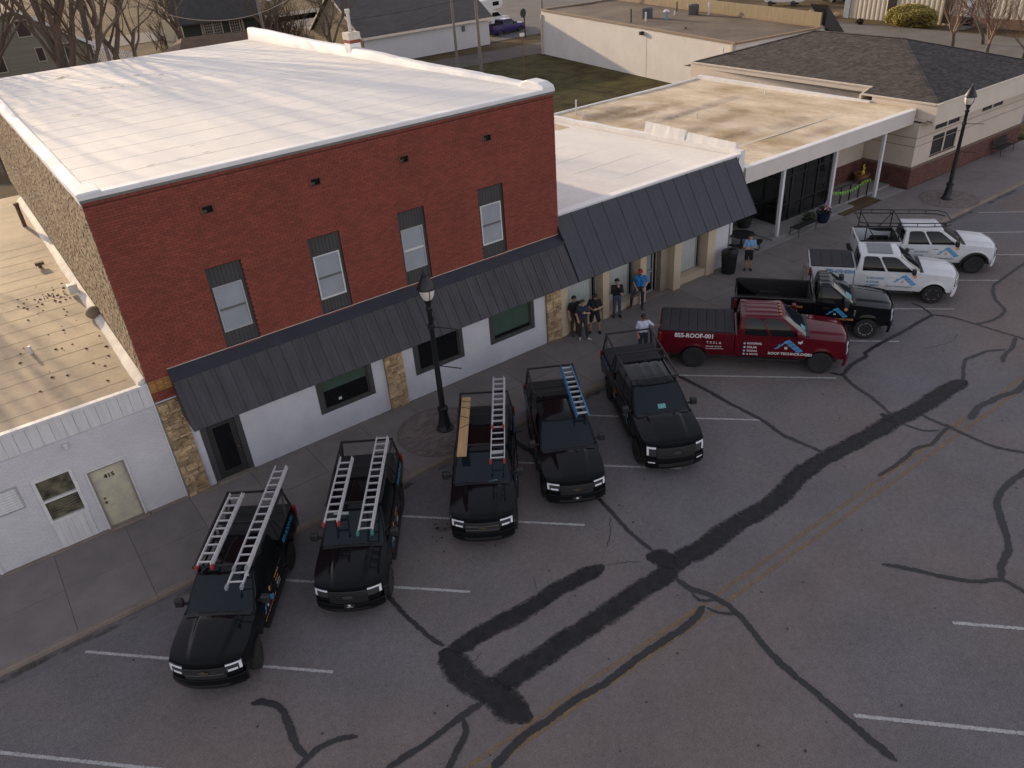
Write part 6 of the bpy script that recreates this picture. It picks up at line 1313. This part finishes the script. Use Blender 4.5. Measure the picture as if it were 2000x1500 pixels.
    if glasses: obj('sunglasses', MB().box(tuple(H+Vector((-.075,-.105,-.008))),tuple(H+Vector((.075,-.082,.028)))), mat('sunglass_lens',(.008,.008,.01),.1,coords='obj'), t)
    if beard: q = MB(); q.ball(H+Vector((0,-.045,-.085)), .062, 10, 6, sc=(1,.9,.75)); obj('beard', q, mat('dark_hair',(.02,.014,.01),.8,coords='obj'), t, smooth=60)
    return t
dk = mat('dark_hair', (.02,.014,.01), .8, coords='obj'); br = mat('brown_hair', (.06,.035,.02), .8, coords='obj')
blk_c = cloth('black_cloth', (.012,.012,.014)); navy = cloth('navy_cloth', (.022,.026,.048)); char = cloth('charcoal_trousers', (.035,.03,.032)); jean = cloth('blue_jeans', (.055,.085,.13)); djean = cloth('dark_jeans', (.025,.033,.048)); brown = cloth('brown_trousers', (.06,.04,.025)); bl = cloth('bright_blue_shirt', (.022,.16,.42)); wt = cloth('white_tee', (.52,.56,.66)); lb = cloth('light_blue_polo', (.18,.33,.55)); bs = cloth('black_shorts', (.014,.014,.016))
sh_w = cloth('white_shoes', (.5,.5,.52)); sh_k = cloth('black_shoes', (.015,.014,.014)); sh_b = cloth('brown_shoes', (.08,.06,.045)); redcap = cloth('red_cap', (.35,.03,.03))
# person's own right hand is at -x when he faces -y (the street)
person('man in black shirt and brown trousers half hidden at the pilaster, arm raised', (15.90,-.22,0), R(-10), blk_c, brown, sh_b, dk, J=dict(elL=(.36,-.1,1.40), wrL=(.20,-.28,1.50), fingL=(-.5,-.2,.5)))
person('man in navy shirt and white shoes with hand on his chest', (15.92,-.72,0), R(-34), navy, char, sh_w, br, J=dict(elL=(.27,-.06,1.16), wrL=(.10,-.20,1.25), fingL=(-1,-.15,.15), elR=(-.26,.02,1.14), wrR=(-.20,-.10,.92), anL=(.17,-.08,.09), knL=(.13,-.06,.5), toeL=(.12,-.13), head=(0,-.03,1.635)))
person('man in black tee, shorts and black cap holding something in both hands', (16.62,-.66,0), R(-42), blk_c, bs, sh_k, None, cap=blk_c, shorts=True, h=1.8, J=dict(elR=(-.30,-.02,1.17), wrR=(-.09,-.20,1.14), elL=(.30,-.02,1.17), wrL=(.09,-.20,1.14), fingR=(.7,-.5,.1), fingL=(-.7,-.5,.1), head=(0,-.06,1.62), anL=(.19,0,.09), anR=(-.19,0,.09), knL=(.16,-.01,.5), knR=(-.16,-.01,.5)), beard=True)
person('man in black sweater and blue jeans with hand at his chin', (18.25,-.22,0), R(-36), blk_c, jean, sh_k, dk, sleeve='long', J=dict(elL=(.24,-.12,1.17), wrL=(.05,-.20,1.42), fingL=(-.3,.25,.9), elR=(-.24,-.10,1.15), wrR=(.10,-.22,1.17), fingR=(1,0,0)))
person('man in bright blue shirt and red cap leaning at the pier', (19.52,-.30,0), R(-45), bl, djean, sh_b, None, cap=redcap, h=1.82, J=dict(hipR=(-.10,-.02,.92), knR=(-.34,-.28,.62), anR=(-.36,-.10,.14), toeR=(-.14,-.10), knL=(.10,-.06,.5), anL=(.10,-.06,.09), elR=(-.28,.04,1.15), wrR=(-.16,-.10,.95), elL=(.28,.04,1.15), wrL=(.17,-.10,.95)), beard=True)
person('man in white tee and sunglasses resting a hand on the red truck', (16.78,-3.28,0), R(-30), wt, djean, sh_k, dk, glasses=True, sk=skin2, J=dict(elL=(.42,-.06,1.22), wrL=(.58,-.24,1.34), fingL=(.7,-.4,-.5), elR=(-.27,.03,1.14), wrR=(-.22,-.10,.93)))
person('man in light blue polo and black shorts with folded arms by the trash can', (25.85,-.92,0), R(-48), lb, bs, sh_k, dk, shorts=True, J=dict(elR=(-.27,-.06,1.15), wrR=(.07,-.19,1.17), fingR=(1,0,.1), elL=(.27,-.06,1.15), wrL=(-.06,-.21,1.12), fingL=(-1,0,.1)))

# ================================================================== STREET FURNITURE
def street_lamp(label, x, y, rz):
    t = thing('street_lamp', label, 'street lamp', (x,y,0), rz, 'street lamps')
    obj('base', MB().lathe([(.30,0),(.30,.06),(.24,.12),(.20,.35),(.16,.62),(.15,.75),(.19,.78),(.19,.88),(.12,.92)], 16), blackmet, t, smooth=35)
    obj('pole', MB().lathe([(.105,.9),(.10,2.0),(.075,4.55),(.11,4.6),(.11,4.68),(.07,4.72),(.10,4.85),(.16,4.98)], 14), blackmet, t, smooth=35)
    obj('globe', MB().lathe([(.15,4.98),(.22,5.12),(.25,5.28),(.25,5.36)], 18), mat('frosted_globe',(.7,.66,.6),.3,.1,4,coords='obj'), t, smooth=40)
    mb = MB()
    for k in range(4): a = math.pi/4+k*math.pi/2; mb.tube([(.16*math.cos(a),.16*math.sin(a),4.98),(.235*math.cos(a),.235*math.sin(a),5.12),(.265*math.cos(a),.265*math.sin(a),5.36)], .012, 5)
    obj('cage', mb, blackmet, t)
    obj('cap', MB().lathe([(.30,5.34),(.30,5.40),(.22,5.55),(.13,5.72),(.10,5.76),(.10,5.80),(.045,5.86),(.045,5.93),(.0,6.02)], 18), blackmet, t, smooth=35)
    for z in (2.55,4.0): obj('banner_arm', MB().tube([(0,0,z),(.0,-.85,z)], .018, 6).ball((0,-.86,z),.03,8,6), blackmet, t)
    obj('collar', MB().lathe([(.09,3.92),(.115,3.94),(.115,4.08),(.09,4.1)], 12), blackmet, t); obj('outlet_box', MB().box((.06,-.06,4.15),(.15,.06,4.3)), blackmet, t, bevel=.01)
    # brick paver ring round the foot
paver = mat('brown_paver', (.18,.148,.136), .9, .2, 2, rnd=.2, bump=.2, bscale=40)
street_lamp('black lamp post in front of the red brick building', 8.22, -2.35, R(35)); street_lamp('black lamp post beyond the parked trucks near the hip roof office', 40.55, -2.3, R(35))
for cx in (8.0,40.6):
    po_ = obj('paver_disc', MB().lathe([(1.5,.006),(1.5,.009),(0,.009)], 40, M=Matrix.Translation((cx,-2.35,0))), mat('paver_sand',(.15,.125,.115),.95), side)
    mb = MB(); rn = random.Random(9); r = 0; y = -1.5
    while y < 1.5:
        x = -1.5-(.1 if r % 2 else 0)
        while x < 1.5:
            q = [(x,y),(x+.195,y),(x+.195,y+.095),(x,y+.095)]
            if all(math.hypot(*p) < 1.48 and p[1]-2.35 > KY+.18 for p in q): z = .014+rn.uniform(0,.003); mb.add([(cx+a,-2.35+b,z) for a,b in q]+[(cx+a,-2.35+b,.008) for a,b in q], [(0,1,2,3),(0,4,5,1),(1,5,6,2),(2,6,7,3),(3,7,4,0)])
            x += .2
        y += .1; r += 1
    stuff(obj('pavers', mb, paver, po_, fix=False))
t = thing('trash_can', 'black round trash can at the end of the mansard', 'trash can', (24.98,-.5,0)); obj('bin', MB().lathe([(.27,0),(.30,.02),(.35,.95),(.37,.96),(.37,1.0)], 20), mat('black_bin',(.014,.014,.015),.6,.2,8,coords='obj'), t, smooth=35); obj('lid', MB().lathe([(.38,1.0),(.38,1.05),(.30,1.12),(.13,1.16),(.12,1.10)], 20), blackmet, t, smooth=35)
for k in range(20): a = 2*math.pi*k/20; obj('slat', MB().beam((.305*math.cos(a),.305*math.sin(a),.06),(.36*math.cos(a),.36*math.sin(a),.92),.05,.012,up=(math.cos(a),math.sin(a),0)), blackmet, t)
mesh_m = mat('black_mesh_metal', (.013,.013,.014), .6, .3, 30, coords='obj')
t = thing('picnic_table', 'black round metal picnic table with fixed seats behind the trash can', 'picnic table', (27.6,.95,.01), .4)
obj('table_top', MB().lathe([(0,.74),(.6,.74),(.62,.72),(.62,.76),(0,.765)], 8), mesh_m, t); obj('pillar', MB().tube([(0,0,0),(0,0,.74)], .05, 8), blackmet, t)
for k in range(4):
    a = k*math.pi/2; c, s_ = math.cos(a), math.sin(a); mb = MB(); pts = [(1.0*math.cos(a+x)*1, 1.0*math.sin(a+x)) for x in (-.42,-.2,0,.2,.42)]; inn = [(.72*math.cos(a+x), .72*math.sin(a+x)) for x in (.42,.2,0,-.2,-.42)]; mb.prism(pts+inn, 2, .44, .47); obj('seat', mb, mesh_m, t)
    obj('seat_leg', MB().tube([(.05*c,.05*s_,.2),(.5*c,.5*s_,.10),(.88*c,.88*s_,.04),(.92*c,.92*s_,.2),(.86*c,.86*s_,.44)], .022, 6), blackmet, t)
def bench(label, x, y, L, back, rz):
    t = thing('bench', label, 'bench', (x,y,.0), rz, 'metal benches')
    for k in range(7): obj('seat_slat', MB().box((-L/2,-.25+.07*k,.43),(L/2,-.25+.07*k+.05,.45)), mesh_m, t)
    for g in (-1,1):
        xx = g*(L/2-.12); obj('leg', MB().tube([(xx,-.28,.0),(xx,-.24,.25),(xx,-.22,.42),(xx,-.28,.58 if back else .44)], .02, 6), blackmet, t); obj('leg', MB().tube([(xx,.28,.0),(xx,.24,.25),(xx,.22,.42),(xx,.34 if back else .28,.95 if back else .44)], .02, 6), blackmet, t)
        obj('arm_rest', MB().tube([(xx,-.28,.58),(xx,-.2,.62),(xx,.27,.64)] if back else [(xx,-.26,.42),(xx,0,.40),(xx,.26,.42)], .018, 6), blackmet, t)
    if back:
        for k in range(6): obj('back_slat', MB().box((-L/2,.22+.02*k,.5+.075*k),(L/2,.235+.02*k,.55+.075*k)), mesh_m, t)
bench('black backless metal bench between two white porch posts', 31.4, .15, 1.7, False, R(2)); bench('black metal bench with back against the hip roof office', 50.3, -.42, 1.9, True, R(2))
def pot(label, name, x, y, r, h, m, z=0): 
    t = thing(name, label, 'planter', (x,y,z)); obj('pot', MB().lathe([(r*.68,0),(r*.9,h*.5),(r,h*.93),(r*1.08,h*.95),(r*1.08,h),(r*.95,h),(r*.9,h*.9),(0,h*.88)], 18), m, t, smooth=40); return t
t = pot('glossy dark blue planter with flowers at a white porch post', 'flower_planter', 33.25, .3, .36, .55, mat('blue_glaze',(.012,.018,.045),.2,coords='obj')); rn = random.Random(4)
obj('leaves', leaf_mass(260, rn, (.34,.34,.22), .06, (0,0,.62), .3), mat('planter_leaves',(.04,.045,.025),.8,rnd=.4), t, fix=False)
for k, (c_, n) in enumerate((((.55,.45,.3),7),((.35,.12,.5),5),((.5,.2,.06),4))): q = MB(); [q.ball((rn.uniform(-.25,.25),rn.uniform(-.3,.1),rn.uniform(.68,.85)),.045,6,4) for _ in range(n)]; obj('flowers', q, mat('flower_%d'%k,c_,.7,coords='obj'), t)
q = MB(); q.tube([(.1,0,.5),(.1,0,1.05)],.01,5); 
for k in range(6): a = k*math.pi/3; q.add([(.1,-.02,1.05),(.1+.14*math.cos(a),-.02,1.05+.14*math.sin(a)),(.1+.12*math.cos(a+.7),-.05,1.05+.12*math.sin(a+.7))],[(0,1,2)])
obj('pinwheel', q, mat('violet_pinwheel',(.3,.16,.5),.6,coords='obj'), t, fix=False)
t = pot('black barrel planter beside the dark glass box', 'barrel_planter', 29.8, 2.6, .42, .62, mat('black_barrel',(.02,.02,.021),.6,coords='obj'), .02); obj('leaves', leaf_mass(160, rn, (.36,.36,.14), .05, (0,0,.62), .3), mat('planter_leaves',(.04,.045,.025),.8,rnd=.4), t, fix=False)
t = thing('leafy_shrub', 'small dark shrub between the bench and the blue planter', 'shrub', (32.4,.55,.09)); obj('foliage', leaf_mass(600, rn, (.45,.35,.3), .06, (0,0,.32), .3), mat('dark_green_shrub',(.035,.045,.018),.85,.4,2,rnd=.4), t, fix=False)
t = pot('round orange brown pot in the corner under the porch roof', 'orange_pot', 39.7, 2.35, .42, .55, mat('terracotta_pot',(.22,.10,.045),.7,coords='obj'), .1)
t = thing('rabbit_figure', 'yellow garden rabbit figure standing on the orange pot', 'figurine', (39.7,2.3,.58)); q = MB(); q.ball((0,0,.16),.12,12,8,sc=(1,.8,1.3)); q.ball((0,-.03,.37),.085,12,8)
for g in (-1,1): q.ball((g*.045,0,.52),.03,8,6,sc=(1,.7,3.2)); q.ball((g*.1,-.03,.05),.05,8,6)
obj('body', q, mat('yellow_plastic',(.5,.42,.05),.5,coords='obj'), t, smooth=60)
# handrail with bunting
t = thing('handrail', 'black metal handrail along the porch ramp', 'handrail', (37,1.1,0), world=True)
A, B = Vector((35.1,1.16,.1)), Vector((38.2,1.0,.1))
for k in range(5): p = A.lerp(B, k/4); obj('post', MB().box((p.x-.03,p.y-.03,.02),(p.x+.03,p.y+.03,1.02)), blackmet, t)
obj('top_rail', MB().beam(A+Z*.93,B+Z*.93,.05,.05), blackmet, t)
t = thing('bunting', 'lime green pennant bunting hung on the black handrail', 'bunting', (37,1.0,0), world=True); lime = mat('lime_fabric',(.16,.42,.04),.7,rnd=.2); st = []
for k in range(16):
    f = k/15; p = A.lerp(B, f)+Z*(.86-.22*math.sin(math.pi*min(1,f*1.15))+.02*f)+Vector((0,-.06,0)); st.append(p); q = MB(); w_ = .07; q.add([p+Vector((-w_,0,0)),p+Vector((w_,0,0)),p+Vector((rn.uniform(-.02,.02),-.05,-.2)),p+Vector((-w_,-.012,0)),p+Vector((w_,-.012,0)),p+Vector((0,-.06,-.2))],[(0,1,2),(3,5,4),(0,3,4,1),(1,4,5,2),(2,5,3,0)])
    obj('pennant', q, lime, t)
obj('string', MB().tube(st, .008, 4), lime, t)
# ================================================================== BACKGROUND THINGS
polem = mat('weathered_pole', (.20,.175,.155), .9, .25, 2, stretch=(3,3,.4))
def pole(label, x, y, h, r=.14, lean=0., arm=True):
    t = thing('utility_pole', label, 'utility pole', (x,y,0), 0, 'utility poles'); obj('shaft', MB().tube([(0,0,-.3),(lean*h,0,h)], [r,r*.7], 10), polem, t, smooth=40)
    if arm: obj('cross_arm', MB().box((lean*h-1.1,-.06,h-.7),(lean*h+1.1,.06,h-.58)), polem, t)
    for g in (-1,1): obj('insulator', MB().lathe([(.05,h-.56),(.06,h-.45),(.03,h-.38)], 8, M=Matrix.Translation((lean*h+g*.95,0,0))), mat('insulator',(.12,.1,.09),.3), t)
pole('pale utility pole in front of the grey house', 12.8, 62, 13, .20); pole('pale utility pole with street light at the dark green house', 32.4, 75, 11, .2); pole('left of two close utility poles on the lawn behind the garage wall', 45.9, 55, 11, .16); pole('right of two close utility poles on the lawn', 44.95, 49, 12, .17); pole('wooden pole at the corner of the flat white building', 63.6, 62.4, 9, .16, 0, False)
wirem = mat('black_wire', (.02,.02,.022), .6)
def wire(label, a, b, sag, r=.012, name='overhead_wire', m=None):
    a, b = Vector(a), Vector(b); o = obj(name, MB().tube([a.lerp(b,i/24)-Z*sag*4*(i/24)*(1-i/24) for i in range(25)], r, 5), m or wirem); tag(o, label, 'wire', 'overhead wires'); return o
wire('black wire from left lawn pole to the garage eave', (45.9,55,6.0), (40.2,64.4,3.2), .4); wire('long black wire crossing in front of the garage roof', (45,49,7.4), (20,60,6.5), .6, .02); wire('wire from right lawn pole towards the flat white building', (45,49,11.2), (63.6,62.4,8.5), .6); wire('wire between the pale pole and the street light pole', (12.8,62,12.3), (32.4,75,10.4), 1.0)
wire('bright bundled cable sagging across the dark green house', (22,74,7.2), (34.5,70,7.6), 1.3, .035, m=mat('pale_cable',(.45,.38,.28),.4))
t = thing('street_light_arm', 'street light head on the pole near the dark green house', 'street light', (32.4,75,6.8)); obj('arm', MB().tube([(0,0,0),(.6,-.4,.5),(1.0,-.6,.5)], .05, 6), polem, t); obj('lamp_head', MB().ball((1.1,-.65,.48),.22,10,6,sc=(1.4,1,.5)), mat('pale_cap',(.55,.58,.6),.5), t, smooth=60)
t = thing('round_road_sign', 'round dark road sign seen from behind near the purple pickup', 'road sign', (62.5,64.7,0), R(10)); obj('post', MB().box((-.06,-.04,0),(.06,.04,3.1)), blackmet, t); q = MB(); q.lathe([(0,-.015),(.55,-.015),(.55,.015),(0,.015)], 8, M=Matrix.Translation((-.25,-.06,2.95))@Matrix.Rotation(math.pi/2,4,'X')); obj('sign_plate', q, mat('sign_back',(.025,.025,.027),.6), t)
t = thing('rusty_marker_pole', 'thin rusty pole with small white box behind the roof corner', 'pole', (47.3,44.8,0)); obj('shaft', MB().tube([(0,0,0),(0,0,3.75)], .05, 8), mat('rust',(.22,.11,.055),.9), t); obj('box', MB().box((-.22,-.1,3.75),(.22,.1,4.05)), whiteframe, t, bevel=.02)
# camper on a pickup behind the purple truck
cm = mat('camper_white', (.6,.59,.57), .5, .06, 1.5, coords='obj')
t = thing('camper_truck', 'white truck camper standing behind the purple pickup', 'camper', (66.3,77.0,0), R(4))
q = MB(); q.prism([(-5.2,.9),(-1.2,.9),(-1.2,2.3),(.6,2.5),(1.0,3.0),(.7,3.7),(-5.2,3.7)], 1, -1.1, 1.1); obj('camper_body', q, cm, t, bevel=.06)
q = MB(); q.prism([(-1.2,.55),(1.9,.55),(2.1,.9),(2.0,1.25),(.9,1.4),(.1,2.1),(-1.2,2.1)], 1, -.98, .98); obj('cab', q, cm, t, bevel=.06); obj('cab_window', MB().prism([(-1.0,1.45),(.55,1.45),(.05,2.0),(-1.0,2.0)], 1, -1.0, -.985), tglass, t); obj('windshield', MB().prism([(.62,1.42),(.95,1.42),(.2,2.05),(.05,2.05)], 1, -.85, .85), tglass, t)
for a, b, c_, d_ in ((-4.6,-3.2,2.0,2.9),(-.9,.2,2.85,3.35)): obj('window', MB().box((a,-1.12,c_),(b,-1.09,d_)), tglass, t)
tm, rm = make_wheel(.38,.25,steelrim,6)
for ax in (1.0,-3.2):
    for g in (1,-1): e = bpy.data.objects.new('wheel',None); COL.objects.link(e); e.parent = t; e.location = (ax,g*.92,.38); e.rotation_euler = (0,0,0 if g > 0 else math.pi); link('tyre',tm,e); link('rim',rm,e)
def van(label, loc, rz, name='van'):
    t = thing(name, label, 'van', loc, R(rz)); q = MB(); q.prism([(-2.6,.45),(2.3,.45),(2.5,.8),(2.4,1.15),(1.5,1.35),(.7,2.1),(-2.3,2.15),(-2.6,1.9)], 1, -.95, .95); obj('body', q, cm, t, bevel=.1); obj('window', MB().prism([(-2.3,1.35),(.95,1.35),(.5,1.95),(-2.3,1.98)], 1, -.97, -.94).prism([(-2.3,1.35),(.95,1.35),(.5,1.95),(-2.3,1.98)], 1, .94, .97), tglass, t); obj('windshield', MB().prism([(1.5,1.37),(1.42,1.42),(.74,2.06),(.82,2.06)], 1, -.8, .8), tglass, t)
    for ax in (1.6,-1.6):
        for g in (1,-1): e = bpy.data.objects.new('wheel',None); COL.objects.link(e); e.parent = t; e.location = (ax,g*.85,.36); e.rotation_euler = (0,0,0 if g > 0 else math.pi); e.scale = (.95,.95,.95); link('tyre',tm,e); link('rim',rm,e)
    for g in (1,-1): obj('tail_light', MB().box((-2.63,g*.8-.08,.9),(-2.58,g*.8+.08,1.4)), redlamp, t)
van('white van at the top edge behind the brown tar roof', (99.5,53.5,0), 110)
t = thing('tractor', 'yellow wheeled tractor beside the metal building at the top edge', 'tractor', (105,48.5,0), R(60)); yw = mat('yellow_tractor_paint',(.5,.33,.04),.5,coords='obj')
tm2, rm2 = make_wheel(.75,.5,yw,8)
for ax, g in ((0,1),(0,-1),(2.6,1),(2.6,-1)): e = bpy.data.objects.new('wheel',None); COL.objects.link(e); e.parent = t; e.location = (ax,g*.9,.75 if ax == 0 else .75); e.rotation_euler = (0,0,0 if g > 0 else math.pi); link('tyre',tm2,e); link('rim',rm2,e)
obj('body', MB().prism([(-.9,.9),(3.2,.9),(3.2,1.7),(1.2,1.8),(-.9,1.8)], 1, -.5, .5), yw, t, bevel=.05); obj('cab', MB().prism([(-.8,1.8),(1.1,1.8),(.9,3.1),(-.7,3.1)], 1, -.6, .6), tglass, t, bevel=.04)
